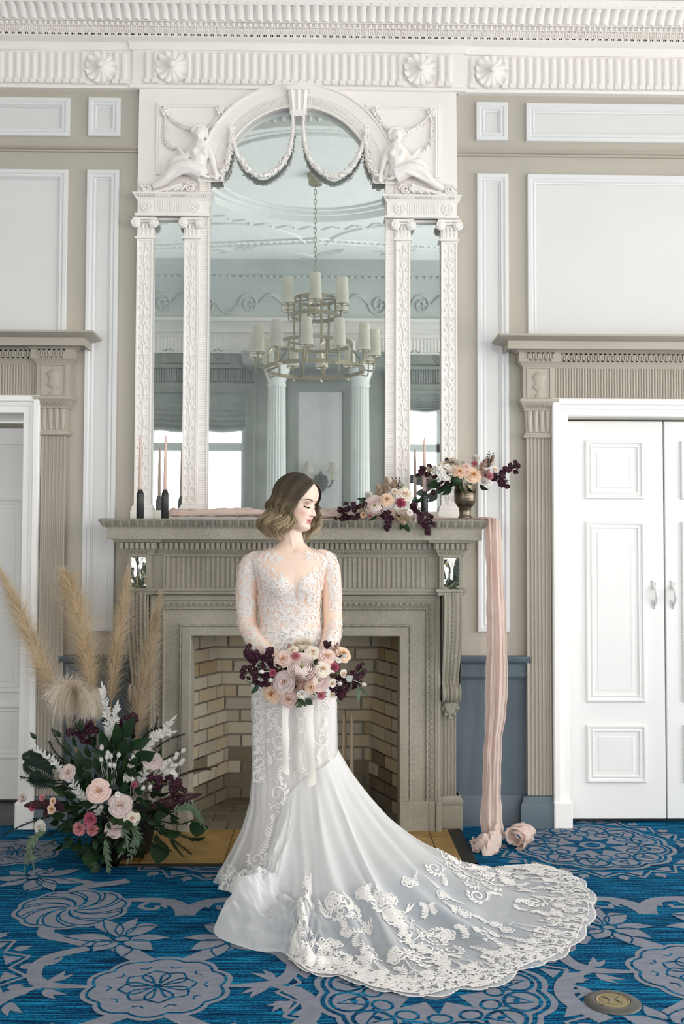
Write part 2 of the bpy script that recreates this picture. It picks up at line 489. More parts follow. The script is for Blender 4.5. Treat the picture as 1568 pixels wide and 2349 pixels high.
# flutes (one mesh, copied), rosettes
FZ0, FZ1 = zc(193, 0.05), zc(119, 0.05)
mb = MB(); w = 0.0165; prof = []
for i in range(9):
    a = PI * i / 8; prof.append((-w * math.cos(a), -0.014 * math.sin(a) ** 0.7))
rows = [[(x, y, z) for x, y in prof] for z in (FZ0 - 4, FZ1 - 4 - w)]
for i in range(1, 5):
    t = i / 4 * PI / 2; rows.append([(x * math.cos(t), y * math.cos(t), FZ1 - 4 - w + w * math.sin(t)) for x, y in prof])
mb.grid(rows)
mb.box(-w, w, -0.0165, 0, FZ0 - 4, FZ0 - 4 + 0.022)
ME_FLUTE = mb.mesh('flute', WHITE, True); ME_FLUTE.set_sharp_from_angle(angle=0.7)
ROS = [(-1.177, 0.0), (-0.802, BRKY), (0.507, BRKY), (0.886, 0.0)]
ROSZ = P(600, 156, -0.06).z
pitch = 0.0431
def flute_run(x0, x1, y):
    n = int((x1 - x0) / pitch); s = (x1 - x0 - n * pitch) / 2
    for k in range(n):
        x = x0 + s + (k + 0.5) * pitch
        if any(abs(x - rx) < 0.066 for rx, _ in ROS): continue
        put('flute', ME_FLUTE, tr, (x, y - 0.026, 4.0))
flute_run(-2.0, BX0 - 0.04, 0.0); flute_run(BX0 + 0.02, BX1 - 0.02, BRKY); flute_run(BX1 + 0.04, 2.2, 0.0)

mb = MB()
for ring_n, r0, r1, h0, h1 in ((13, 0.012, 0.084, 0.05, 0.012),):
    for k in range(ring_n):
        a = 2 * PI * k / ring_n + (0.2 if ring_n == 9 else 0); g = []
        for i in range(6):
            t = i / 5; r = r0 + (r1 - r0) * t; wd_ = (0.27 * r) * (1.0 if t < 0.7 else 1.0 - 1.6 * (t - 0.7) ** 1.2); row = []
            for j in range(5):
                u = (j - 2) / 2; hh = h0 + (h1 - h0) * t + 0.006 * (1 - u * u) * (0.3 + t) - 0.010 * math.sin(PI * t) + (0.008 if t > 0.9 else 0)
                rr = r + (0.006 if (j == 2 and i == 5) else 0)
                row.append((rr * math.cos(a) - u * wd_ * math.sin(a), -hh, rr * math.sin(a) + u * wd_ * math.cos(a)))
            g.append(row)
        mb.grid(g)
mb.lathe([(0.001, 0.0), (0.086, 0.0), (0.086, 0.008), (0.06, 0.010), (0.03, 0.030), (0.012, 0.046), (0.001, 0.046)], (0, 0, 0), 24, '-y')
ME_ROS = mb.mesh('rosette', WHITE, True); ME_ROS.set_sharp_from_angle(angle=0.6)
mb = MB(); mb.lathe([(0.001, 0.05), (0.019, 0.052), (0.019, 0.064), (0.012, 0.07), (0.001, 0.071)], (0, 0, 0), 16, '-y'); ME_BUT = mb.mesh('rosette_boss', WHITE, True)
for rx, ry in ROS:
    o = put('rosette', ME_ROS, tr, (rx, ry - 0.028, ROSZ)); put('rosette_boss', ME_BUT, o, (rx, ry - 0.028, ROSZ))

# acanthus leaf row
mb = MB(); g = []
z0, z1 = zc(49, 0.15) - 4, zc(9, 0.22) - 4
for i in range(8):
    t = i / 7; z = z0 + (z1 - z0) * t; y = -(0.145 + 0.068 * t ** 1.4); row = []
    hw = 0.0225 * (0.72 + 0.28 * math.sin(PI * (0.25 + 0.5 * t)))
    for j in range(7):
        u = (j - 3) / 3; lift = 0.016 * (1 - abs(u) ** 1.5) + (0.012 * (1 - u * u) if i >= 6 else 0) + (0.004 if j in (2, 4) else 0)
        row.append((u * hw, y - lift, z + (0.006 * u * u if i == 7 else 0)))
    g.append(row)
mb.grid(g); ME_LEAF = mb.mesh('leaf_ornament', WHITE, True)
x = -2.0
while x < 2.3:
    put('leaf_ornament', ME_LEAF, tr, (x, 0, 4.0)); x += 0.0487
# bead row and Greek-key fret: too small to pick apart singly
mb = MB(); x = -2.0; zb = (zc(61, 0.13) + zc(51, 0.13)) / 2
while x < 2.3:
    mb.blob((x, -0.123, zb), (0.0115, 0.012, 0.011), 8, 5); mb.box(x + 0.0125, x + 0.016, -0.128, -0.115, zb - 0.008, zb + 0.008); x += 0.0287
mb.build('bead_row', WHITE, tr, smooth=True, kind='stuff')
mb = MB(); x = -2.0; a, b = zc(83, 0.11), zc(63, 0.11)
h = b - a
while x < 2.3:
    p = 0.0345
    for (u0, u1, v0, v1) in ((0.0, 0.8, 0, 0.14), (0.0, 0.14, 0, 0.72), (0.66, 0.8, 0, 1.0), (0.28, 0.44, 0.3, 1.0), (0.14, 0.28, 0.58, 0.72)):
        mb.box(x + u0 * p, x + u1 * p, -0.112, -0.105, a + v0 * h, a + v1 * h)
    x += p
mb.build('fret_band', WHITE, tr, kind='stuff')

# ---------------------------------------------------------------- wall panels, string course, chair rail
PROF = [(0.0, 0.0), (0.0, 0.014), (0.003, 0.019), (0.020, 0.019), (0.024, 0.016), (0.027, 0.012), (0.034, 0.012), (0.036, 0.015), (0.040, 0.015), (0.044, 0.007), (0.05, 0.005)]
PANELM = mat('white_panel_moulding', '#e0e0e0', 0.5, '#dddddd', 3)


def panel(x0, x1, z0, z1, y=0.0, parent=None):
    mb = MB(); mb.frame(x0, x1, z0, z1, y, PROF); o = mb.build('panel_moulding', PANELM, parent, auto=30)
    mb = MB(); mb.box(x0 + 0.045, x1 - 0.045, y - 0.002, y, z0 + 0.04, z1 - 0.04); mb.build('panel_field', PANEL, parent)


for s in (-1, 1):
    def mx(d): return CX + s * d
    def pr(a, b): return sorted((mx(a), mx(b)))
    panel(*pr(0.945, 1.115), 3.612, 3.821, parent=wf)
    panel(*pr(1.212, 3.4), 3.610, 3.818, parent=wf)
    panel(*pr(0.948, 1.117), 1.001, 3.434, parent=wf)
    panel(*pr(1.217, 3.4), 2.40, 3.432, parent=wf)
    pth = [(mx(0.83), 0), (mx(4.2), 0)]
    if s < 0: pth = pth[::-1]
    mb = MB(); mb.crown(pth, [(0, 3.528), (0.012, 3.53), (0.014, 3.538), (0.008, 3.541), (0.02, 3.546), (0.024, 3.552), (0.022, 3.558), (0.012, 3.562), (0, 3.566)])
    mb.build('string_course', GREIGE2, wf, auto=40)
    # dado, chair rail, baseboard (the stretch between fireplace and door pilaster)
    mb = MB(); a, b = pr(0.80, 1.33); mb.box(a, b, -0.004, 0.0, 0, 0.86); mb.build('dado_panel', DADO, wf)
    pth = [(mx(0.80), 0), (mx(1.215), 0)]
    if s < 0: pth = pth[::-1]
    mb = MB(); mb.crown(pth, [(0, 0.755), (0.02, 0.757), (0.026, 0.768), (0.03, 0.772), (0.03, 0.835), (0.04, 0.838), (0.052, 0.846), (0.058, 0.856), (0.06, 0.868), (0.055, 0.876), (0, 0.878)])
    t = struct('trim_2' if s < 0 else 'trim_3', mb, DADO, auto=35)
    pth = [(mx(0.80), 0), (mx(1.196), 0)]
    if s < 0: pth = pth[::-1]
    mb = MB(); mb.crown(pth, [(0, 0), (0.03, 0), (0.03, 0.115), (0.026, 0.125), (0.018, 0.135), (0.016, 0.15), (0.01, 0.158), (0, 0.16)]); struct('baseboard_left' if s < 0 else 'baseboard_right', mb, DADO, auto=35)

# ---------------------------------------------------------------- doors with pilasters and entablature
DOORW = mat('door_white_paint', '#e8e8e6', 0.4, '#e5e5e3', 2, spec=0.4)
GAP = mat('door_gap_shadow_board', '#3a3a38', 0.8)  # dark board whose colour stands for shade in the door gaps
STEEL = mat('painted_hinge', '#e4e4e2', 0.35, metal=0.2)


def door_surround(s, name, label):
    def mx(d): return CX + s * d
    def path(pts):
        q = [(mx(a), b) for a, b in pts]; return q if s > 0 else q[::-1]
    rt = sroot(name, (mx(1.7), 0, 0)); rt['label'] = label
    def E(py, p): return P(1300, py, -p).z
    # casing
    zt = 2.222
    mb = MB()
    prof = [(0.0, 0.0), (0.0, 0.075), (0.006, 0.08), (0.03, 0.08), (0.034, 0.07), (0.052, 0.066), (0.056, 0.058), (0.086, 0.055), (0.09, 0.05), (0.09, -0.02)]
    a, b = sorted((mx(1.33), mx(2.57)))
    rows = [[(a + u, -v, 0.0), (a + u, -v, zt - u), (b - u, -v, zt - u), (b - u, -v, 0.0)] for u, v in prof]
    mb.grid(rows); mb.build('casing', TRIMW, rt, auto=30)
    mb = MB(); a, b = sorted((mx(1.328), mx(1.424))); mb.cbox(a, b, -0.088, 0.0, 0, 0.135, 0.006); mb.build('casing_plinth', TRIMW, rt)
    # plinth block of the pilaster in dado blue
    mb = MB(); mb.crown(path([(1.190, 0), (1.190, -0.045), (1.335, -0.045), (1.335, 0)]), [(0, 0), (0.03, 0), (0.03, 0.115), (0.026, 0.125), (0.018, 0.135), (0.016, 0.15), (0.01, 0.158), (0, 0.162)])
    mb.build('pilaster_plinth', DADO, rt, auto=35)
    # pilaster shaft with flutes
    p0, p1 = 1.2, 1.326; z0, z1 = 0.162, 2.028
    n = 6; fw = (p1 - p0 - 0.012) / n; prof = [(p0, 0.0), (p0, 0.05)]
    for k in range(n):
        c = p0 + 0.006 + (k + 0.5) * fw
        prof += [(c - fw * 0.38, 0.05)] + [(c - fw * 0.38 * math.cos(PI * i / 6), 0.05 - 0.009 * math.sin(PI * i / 6)) for i in range(1, 6)] + [(c + fw * 0.38, 0.05)]
    prof += [(p1, 0.05), (p1, 0.0)]
    mb = MB(); mb.grid([[(mx(u), -v, z) for u, v in prof] for z in (z0, z1)]); mb.build('pilaster_shaft', GREIGE2, rt, auto=50)
    # capital
    mb = MB()
    mb.crown(path([(p0 - 0.002, 0), (p0 - 0.002, -0.05), (p1 + 0.004, -0.05), (p1 + 0.004, 0)]), [(0, 2.015), (0.012, 2.018), (0.016, 2.025), (0.012, 2.034), (0.008, 2.036), (0.008, 2.042), (0.0, 2.045), (0.002, 2.12), (0.006, 2.155), (0.012, 2.158), (0.014, 2.163), (0.01, 2.168), (0.02, 2.18), (0.03, 2.2), (0.034, 2.203), (0.036, 2.218), (0, 2.219)])
    for k in range(4):
        c = p0 + (k + 0.5) * (p1 - p0) / 4
        g = []
        for i in range(7):
            t = i / 6; w_ = 0.014 * (0.55 + 0.45 * t); bulge = 0.053 + 0.004 * math.sin(PI * t) + (0.012 * max(0, t - 0.75) * 4)
            g.append([(mx(c + u * w_), -(bulge + 0.005 * (1 - u * u)), 2.047 + 0.108 * t) for u in (-1, -0.5, 0, 0.5, 1)])
        mb.grid(g)
    mb.build('capital', GREIGE2, rt, auto=40)
    mb = MB()
    for k in range(9):
        c = p0 + (k + 0.5) * (p1 - p0) / 9
        mb.tube([(mx(c + 0.006 * math.cos(t)), -0.074 - 0.008 * (t / 6), 2.183 + 0.007 * math.sin(t)) for t in np.linspace(0, 5, 9)], 0.0026, 5)
    mb.build('capital_leaves', GREIGE2, rt, smooth=True, kind='stuff')
    # entablature
    br = [(1.193, 0), (1.193, -0.055), (1.338, -0.055), (1.338, -0.03), (2.562, -0.03), (2.562, -0.055), (2.707, -0.055), (2.707, 0)]
    f0, f1 = 2.219, E(843, 0.06)
    mb = MB(); mb.crown(path(br), [(0, f0), (0.012, f0), (0.012, f1), (0, f1)]); mb.build('frieze', GREIGE2, rt, auto=35)
    zz = [E(843, 0.08), E(836, 0.09), E(830, 0.10), E(829, 0.1), E(807, 0.11), E(800, 0.13), E(797, 0.14), E(795, 0.22), E(776, 0.23), E(774, 0.24), E(766, 0.27), E(763, 0.28)]
    bed = [(0, zz[0]), (0.014, zz[0]), (0.022, zz[1]), (0.034, zz[2]), (0.038, zz[3]), (0.038, zz[4]), (0.044, zz[4] + 0.001), (0.055, zz[5]), (0.075, zz[6]), (0.075, zz[6] + 0.02), (0, zz[6] + 0.02)]
    mb = MB(); mb.crown(path(br), bed); mb.build('bed_moulding', GREIGE2, rt, auto=35)
    mb = MB(); mb.crown(path([(1.193, 0), (1.193, -0.055), (2.707, -0.055), (2.707, 0)]),
                        [(0, zz[6]), (0.105, zz[6] + 0.002), (0.108, zz[7]), (0.108, zz[8]), (0.116, zz[8] + 0.002), (0.13, zz[9] + 0.004), (0.155, zz[10]), (0.162, zz[10] + 0.003), (0.165, zz[11] + 0.008), (0.0, zz[11] + 0.014)])
    mb.build('cornice', GREIGE2, rt, auto=30)
    # fluted reeds of the frieze, carved key band
    mb = MB(); rw = 0.0142; x = 1.352
    while x < 2.55 and x < (2.45 if s > 0 else 1.75):
        g = [[(mx(x + rw / 2 - rw * 0.44 * math.cos(PI * i / 6)), -0.041 - 0.008 * math.sin(PI * i / 6), z) for i in range(7)] for z in (f0 + 0.003, f1 - 0.004)]
        mb.grid(g); x += rw
    mb.build('reeded_panel', GREIGE2, rt, smooth=True, kind='stuff')
    mb = MB(); x = 1.2; k = 0; h = zz[4] - zz[3]
    while x < (2.4 if s > 0 else 1.75):
        y = 0.093 if x < 1.33 else 0.068; a, b = sorted((mx(x), mx(x + 0.0085)))
        lo, hi = (0.0, 0.72) if k % 2 else (0.28, 1.0)
        mb.box(a, b, -y - 0.007, -y, zz[3] + 0.003 + lo * h * 0.9, zz[3] + 0.003 + hi * h * 0.9); a2, b2 = sorted((mx(x), mx(x + 0.012)))
        mb.box(a2, b2, -y - 0.007, -y, zz[3] + (0.002 if k % 2 else h * 0.82), zz[3] + (h * 0.18 if k % 2 else h - 0.001))
        x += 0.0128; k += 1
    mb.build('key_band', GREIGE2, rt, kind='stuff')
    # urn in low relief
    c = 1.263; z0 = f0 + 0.006; hh = f1 - f0 - 0.018
    pf = [(0.022, 0), (0.022, 0.1), (0.017, 0.12), (0.010, 0.16), (0.009, 0.2), (0.016, 0.25), (0.030, 0.31), (0.034, 0.38), (0.027, 0.44), (0.024, 0.5), (0.03, 0.66), (0.038, 0.75), (0.036, 0.77), (0.022, 0.84), (0.012, 0.9), (0.006, 0.92), (0.008, 0.96), (0.001, 1.0)]
    mb = MB(); g = []
    for r_, t in pf: g.append([(mx(c + r_ * math.cos(PI * i / 10)), -0.067 - 0.3 * r_ * math.sin(PI * i / 10), z0 + hh * t) for i in range(11)])
    mb.grid(g); mb.build('urn_relief', GREIGE2, rt, auto=50)
    mb = MB(); a, b = sorted((mx(1.2), mx(1.326))); mb.frame(a, b, f0 + 0.002, f1 - 0.002, -0.067, [(0, 0), (0, 0.006), (0.005, 0.006), (0.007, 0)]); mb.build('urn_border', GREIGE2, rt)
    return rt


door_l = door_surround(-1, 'door_1', 'left doorway with white casing, greige pilaster and deep-set pale door')
door_r = door_surround(1, 'door_2', 'right white double door with greige fluted pilaster and entablature')
DPROF = [(0, 0), (0, 0.008), (0.004, 0.014), (0.012, 0.014), (0.018, 0.006), (0.024, 0.004), (0.03, 0.01), (0.034, 0.01), (0.038, 0.0025), (0.060, 0.0025), (0.063, 0.005), (0.075, 0.005)]


def leaf(parent, x0, x1, y, z1, panels, gx):
    mb = MB(); mb.cbox(x0, x1, y, y + 0.045, 0.022, z1, 0.003); o = mb.build('door_leaf', DOORW, parent)
    for (a, b) in panels:
        mb = MB(); mb.frame(x0 + gx[0], x0 + gx[1], a, b, y, DPROF); mb.box(x0 + gx[0] + 0.066, x0 + gx[1] - 0.066, y - 0.0042, y, a + 0.066, b - 0.066); mb.build('door_panel', DOORW, o, auto=30)
    return o


YL = 0.03
PZ = [(P(1400, 1795, YL).z, P(1400, 1662, YL).z), (P(1400, 1610, YL).z, P(1400, 1196, YL).z), (P(1400, 1145, YL).z, P(1400, 1011, YL).z)]
l1 = leaf(door_r, 1.288, P(1523, 1400, YL).x, YL, 2.118, PZ, (P(1343, 1400, YL).x - 1.288, P(1478, 1400, YL).x - 1.288))
x2 = P(1526.5, 1400, YL).x
l2 = leaf(door_r, x2, 2.34, YL, 2.118, PZ, (0.085, 0.385))
mb = MB(); mb.box(1.27, 2.36, YL + 0.05, YL + 0.06, 0, 2.2); mb.build('gap_shadow_board', GAP, door_r)
for (px, lf, nm) in ((1498, l1, 0), (1541, l2, 1)):
    c = P(px, 1364, YL); mb = MB()
    mb.tube([(c.x - 0.006 + 0.014 * math.sin(t * 2.2), YL - 0.004 - 0.03 * math.sin(PI * min(1, max(0, (t - 0.15) / 0.7))) , c.z + 0.075 - 0.15 * t) for t in np.linspace(0, 1, 15)], [0.003 + 0.006 * math.sin(PI * t) for t in np.linspace(0, 1, 15)], 8)
    for sgn in (1, -1):
        mb.tube([(c.x + a, YL - 0.004, c.z + sgn * (0.045 + b)) for a, b in spiral2(0, 0.012, 0.016, 0.004, -PI / 2, 0.9, 12)], 0.003, 6)
        mb.blob((c.x, YL - 0.003, c.z + sgn * 0.04), (0.012, 0.006, 0.014), 8, 5)
    mb.build('door_handle', STEEL, lf, smooth=True)
for py in (1055, 1388, 1728):
    c = P(1300.5, py, YL); mb = MB(); mb.lathe([(0.001, -0.05), (0.006, -0.048), (0.006, 0.048), (0.001, 0.05)], (1.286, YL - 0.004, c.z), 10)
    for q in (-0.055, 0.055): mb.blob((1.286, YL - 0.004, c.z + q), (0.006, 0.006, 0.006), 8, 5)
    mb.build('hinge', STEEL, door_r, auto=50)
# left doorway: deep reveal, set back door
mb = MB(); yb = 0.47
mb.box(L_OPEN[1], L_OPEN[1] + 0.03, 0.0, yb, 0, 2.145); mb.box(L_OPEN[0], L_OPEN[1] + 0.03, 0.0, yb, 2.145, 2.175); mb.box(L_OPEN[0] - 0.03, L_OPEN[0], 0.0, yb, 0, 2.145)
mb.build('reveal', TRIMW, door_l)
mb = MB(); mb.box(L_OPEN[0], L_OPEN[1], yb - 0.03, yb + 0.06, 2.02, 2.11); mb.build('head_rail', DOORW, door_l)
mb = MB(); mb.box(L_OPEN[0], L_OPEN[1], 0.0, yb + 0.1, -0.02, 0.004); mb.build('threshold', mat('grey_threshold', '#5c5f5e', 0.6, '#4c4f4e', 8), door_l)
leaf(door_l, L_OPEN[0], L_OPEN[1] - 0.008, yb, 2.03, [(0.25, 0.55), (0.62, 1.72)], (0.10, 0.94))
mb = MB(); mb.box(L_OPEN[0] - 0.05, L_OPEN[1] + 0.05, yb + 0.1, yb + 0.12, 0, 2.3); mb.build('gap_shadow_board', GAP, door_l)
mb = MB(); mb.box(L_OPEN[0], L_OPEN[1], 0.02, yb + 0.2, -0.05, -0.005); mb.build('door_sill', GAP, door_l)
# ================================================================ woven carpet pattern
CPG, CPB, CPT = MB(), MB(), MB()      # grey motifs, blue outlines over them, grey on top
ZG, ZB, ZTT = 0.0012, 0.0020, 0.0028


_zk = [0]


def zinc(z):
    _zk[0] = (_zk[0] + 1) % 48; return z + _zk[0] * 1.4e-5


def poly2(mb, pts, z):
    z = zinc(z)
    c = (sum(p[0] for p in pts) / len(pts), sum(p[1] for p in pts) / len(pts)); n = len(pts)
    mb.add([(x, y, z) for x, y in pts] + [(c[0], c[1], z)], [(i, (i + 1) % n, n) for i in range(n)])


def stroke2(mb, pts, w, z, closed=False):
    z = zinc(z); P_ = [Vector((x, y, 0)) for x, y in pts]; n = len(P_); L, Rr = [], []
    for i in range(n):
        a = P_[(i - 1) % n] if closed or i > 0 else P_[i]; b = P_[(i + 1) % n] if closed or i < n - 1 else P_[i]
        t = (b - a); t = t.normalized() if t.length else Vector((1, 0, 0)); q = Vector((-t.y, t.x, 0)); ww = (w[i] if hasattr(w, '__len__') else w) / 2
        L.append(P_[i] + q * ww); Rr.append(P_[i] - q * ww)
    rows = [[(a.x, a.y, z), (b.x, b.y, z)] for a, b in zip(L, Rr)]
    mb.grid(rows, cu=closed)


def T2(c, pts, a=0.0, s=1.0, fl=1):
    ca, sa = math.cos(a), math.sin(a)
    return [(c[0] + s * (fl * x * ca - y * sa), c[1] + s * (fl * x * sa + y * ca)) for x, y in pts]


def ell(rx, ry, n=18, cx=0, cy=0): return [(cx + rx * math.cos(2 * PI * i / n), cy + ry * math.sin(2 * PI * i / n)) for i in range(n)]


def lens(L, w, n=8, bend=0.0, k=0.8):
    """leaf from (0,0) to (0,L)"""
    a = [(-w * math.sin(PI * (i / n) ** k) + bend * math.sin(PI * i / n), L * i / n) for i in range(n + 1)]
    b = [(w * math.sin(PI * (i / n) ** k) + bend * math.sin(PI * i / n), L * i / n) for i in range(n - 1, 0, -1)]
    return a + b


def medallion(c, rot=0.0):
    sc = lambda r, d: [(r + d * abs(math.sin(6 * t)), t) for t in np.linspace(0, 2 * PI, 145)[:-1]]
    pol = lambda q: [(c[0] + r * math.cos(t + rot), c[1] + r * math.sin(t + rot)) for r, t in q]
    poly2(CPG, pol(sc(0.365, 0.028)), ZG)
    stroke2(CPB, pol(sc(0.338, 0.026)), 0.014, ZB, True)
    for k in range(12):
        a = rot + PI / 6 * (k + 0.5); e = (c[0] + 0.283 * math.cos(a), c[1] + 0.283 * math.sin(a))
        stroke2(CPB, T2(e, ell(0.058, 0.069), a), 0.013, ZB, True)
        stroke2(CPB, T2(e, [(-0.05, -0.034), (0.035, 0.0), (-0.05, 0.034)], a), 0.011, ZB); poly2(CPB, T2(e, ell(0.011, 0.016, 10, -0.018), a), ZB + 0.0002)
        a = rot + PI / 6 * k; e = (c[0] + 0.195 * math.cos(a), c[1] + 0.195 * math.sin(a)); stroke2(CPB, T2(e, ell(0.03, 0.036), a), 0.010, ZB, True)
        stroke2(CPB, T2(c, [(0.22 , 0.0), (0.245, 0.014)], a), 0.009, ZB)
    star = []
    for k in range(16):
        a = rot + PI / 8 * k; r = (0.165 if k % 2 == 0 else 0.082); star.append((c[0] + r * math.cos(a), c[1] + r * math.sin(a)))
    poly2(CPB, star, ZB); poly2(CPT, T2(c, ell(0.062, 0.062, 28)), ZTT - 0.0004); poly2(CPB, T2(c, ell(0.038, 0.038, 24)), ZTT)
    n = 18
    for k in range(n):
        a = rot + 2 * PI * (k + 0.5) / n; st = 2 * PI / n
        p = lambda r, t: (c[0] + r * math.cos(a + t), c[1] + r * math.sin(a + t))
        stroke2(CPG, [p(0.505, -st / 2), p(0.435, 0), p(0.505, st / 2)], 0.014, ZG)
        poly2(CPG, [p(0.422, -st * 0.30 + st / 2), p(0.422, st * 0.30 + st / 2), p(0.478, st / 2)], ZG)
        for d, L in ((-0.42, 0.052), (0, 0.07), (0.42, 0.052)):
            e = p(0.468, 0); poly2(CPG, T2(e, lens(L, 0.013), a - PI / 2 + d), ZG)


def lotus(c, rot, fl=1):
    tr_ = lambda pts, a=0.0, o=(0, 0): T2(c, T2(o, pts, a), rot, 1.0, fl)
    for a, L, w, o in ((0.15, 0.20, 0.036, (0.01, 0.03)), (-0.45, 0.22, 0.032, (0.02, 0.02)), (0.75, 0.15, 0.040, (-0.01, 0.03)), (1.5, 0.16, 0.034, (-0.02, 0.0)), (-1.35, 0.20, 0.038, (0.03, -0.01)), (-1.9, 0.11, 0.030, (0.03, -0.03)), (2.2, 0.15, 0.044, (-0.01, -0.02)), (2.9, 0.12, 0.03, (0.0, -0.05)), (-2.5, 0.12, 0.045, (0.01, -0.02))):
        poly2(CPG, tr_(lens(L, w, 8, 0.012 if a > 0 else -0.012), a, o), ZG); stroke2(CPB, tr_(lens(L, w, 8, 0.012 if a > 0 else -0.012), a, o), 0.007, ZB, True)
    for a in (-0.2, -0.38, -0.56): poly2(CPG, tr_(lens(0.10, 0.014), a, (0.12, 0.17)), ZG)
    stroke2(CPG, tr_([(0.05, 0.06), (0.10, 0.13), (0.13, 0.21)]), [0.02, 0.05, 0.055], ZG)
    for a in (1.1, 1.35): poly2(CPG, tr_(lens(0.10, 0.012, 8, 0.03), a, (-0.02, 0.10)), ZG)
    poly2(CPG, tr_(ell(0.028, 0.022)), ZTT - 0.0006); stroke2(CPB, tr_(ell(0.028, 0.022)), 0.006, ZTT, True)


def rosette2(c, r):
    poly2(CPG, [(c[0] + (r + 0.022 * abs(math.sin(5 * t))) * math.cos(t), c[1] + (r + 0.022 * abs(math.sin(5 * t))) * math.sin(t)) for t in np.linspace(0, 2 * PI, 101)[:-1]], ZG)
    stroke2(CPB, [(c[0] + (r - 0.022 + 0.022 * abs(math.sin(5 * t))) * math.cos(t), c[1] + (r - 0.022 + 0.022 * abs(math.sin(5 * t))) * math.sin(t)) for t in np.linspace(0, 2 * PI, 101)[:-1]], 0.009, ZB, True)
    for k in range(8):
        stroke2(CPB, T2(c, lens(r * 0.56, r * 0.20, 10, 0, 1.5), k * PI / 4 + 0.2), 0.008, ZB, True)
    for k in range(10):
        stroke2(CPB, T2(c, [(-0.02, r * 0.72), (0.0, r * 0.66), (0.02, r * 0.72)], k * PI / 5 + 0.4), 0.007, ZB)
    poly2(CPB, T2(c, ell(0.014, 0.014)), ZB + 0.0003)


def pinwheel(c, r):
    poly2(CPG, [(c[0] + (r + 0.016 * abs(math.sin(5 * t))) * math.cos(t), c[1] + (r + 0.016 * abs(math.sin(5 * t))) * math.sin(t)) for t in np.linspace(0, 2 * PI, 101)[:-1]], ZG)
    stroke2(CPB, [(c[0] + (r - 0.022 + 0.016 * abs(math.sin(5 * t))) * math.cos(t), c[1] + (r - 0.022 + 0.016 * abs(math.sin(5 * t))) * math.sin(t)) for t in np.linspace(0, 2 * PI, 101)[:-1]], 0.009, ZB, True)
    for k in range(10):
        for o in (0, 0.2): stroke2(CPB, T2(c, [(r * 0.92 * t * math.cos(1.1 * t + o * t), r * 0.92 * t * math.sin(1.1 * t + o * t)) for t in np.linspace(0.12, 1, 10)], k * PI / 5), 0.008, ZB)


def stem2(pts, w):
    c = catmull([(x, y, 0) for x, y in pts], 22); stroke2(CPG, [(p.x, p.y) for p in c], w, ZG)


for c, r_ in (((1.308, -0.386), 0.02), ((-0.46, -0.40), 0.1), ((0.36, -2.04), 0.0), ((-1.48, -1.93), 0.05), ((2.2, -2.0), 0.0), ((-2.25, -0.38), 0.0), ((0.42, -3.6), 0), ((-1.4, -3.6), 0)): medallion(c, r_)
for x0 in (-0.53, 1.28, 3.05, -2.34):
    dy = 0.0 if x0 < 0 else 0.10
    y = lambda v: v + dy * (1 if v < -1.3 else 0)
    rosette2((x0, y(-1.99)), 0.225)
    for s in (-1, 1):
        lotus((x0 + s * 0.195, y(-1.58)), 0.0, s)
        pinwheel((x0 + s * 0.455, -1.25), 0.215)
        X = lambda a: x0 + s * a
        stem2([(X(0.0), -1.33), (X(0.02), -1.25), (X(0.09), -1.17), (X(0.22), -1.15), (X(0.36), -1.18)], [0.075] * 5 + list(np.linspace(0.075, 0.03, 17)))
        stem2([(X(0.16), -1.16), (X(0.19), -1.235), (X(0.13), -1.26), (X(0.12), -1.22)], 0.022)
        stem2([(X(0.50), -1.45), (X(0.48), -1.53), (X(0.38), -1.58), (X(0.31), -1.62)], 0.062)
        stem2([(X(0.20), y(-1.64)), (X(0.13), y(-1.72)), (X(0.06), y(-1.80))], 0.075)
        stem2([(X(0.30), y(-1.66)), (X(0.42), y(-1.75)), (X(0.43), y(-1.88)), (X(0.37), y(-1.97)), (X(0.22), y(-1.99))], [0.05] * 14 + list(np.linspace(0.06, 0.02, 8)))
        stem2([(X(0.36), y(-1.97)), (X(0.47), y(-2.06)), (X(0.50), y(-2.2)), (X(0.42), y(-2.35))], [0.03] * 4 + [0.062] * 18)
        stem2([(X(0.06), y(-2.18)), (X(0.14), y(-2.25)), (X(0.24), y(-2.33))], 0.06)
        lotus((x0 + s * 0.22, y(-2.40)), PI * 0.95 * s, s)
        for k, (a, b, t) in enumerate(((0.37, -1.95, -0.5), (0.36, -2.0, -2.2), (0.42, -1.82, -0.2), (0.44, -2.1, -2.6), (0.10, -1.16, -2.6))):
            for e in (-0.35, 0.1): poly2(CPG, T2((X(a), y(b)), lens(0.10, 0.014, 8, 0.01), (t + e) * -s), ZG)
        stem2([(X(0.50), -1.05), (X(0.46), -0.98), (X(0.36), -0.94), (X(0.30), -0.90)], 0.06)
        lotus((x0 + s * 0.72, -0.86), 2.4 * s, s)
    rosette2((x0 + 0.9, -0.47 + 0.0), 0.2) if x0 < -1 else None
CPG.build('carpet_motifs', GREY_PILE, fl, kind='stuff'); CPB.build('carpet_outlines', CARPET_BLUE, fl, kind='stuff'); CPT.build('carpet_rings', GREY_PILE, fl, kind='stuff')
# ================================================================ overmantel with three mirrors
OMX = -0.14


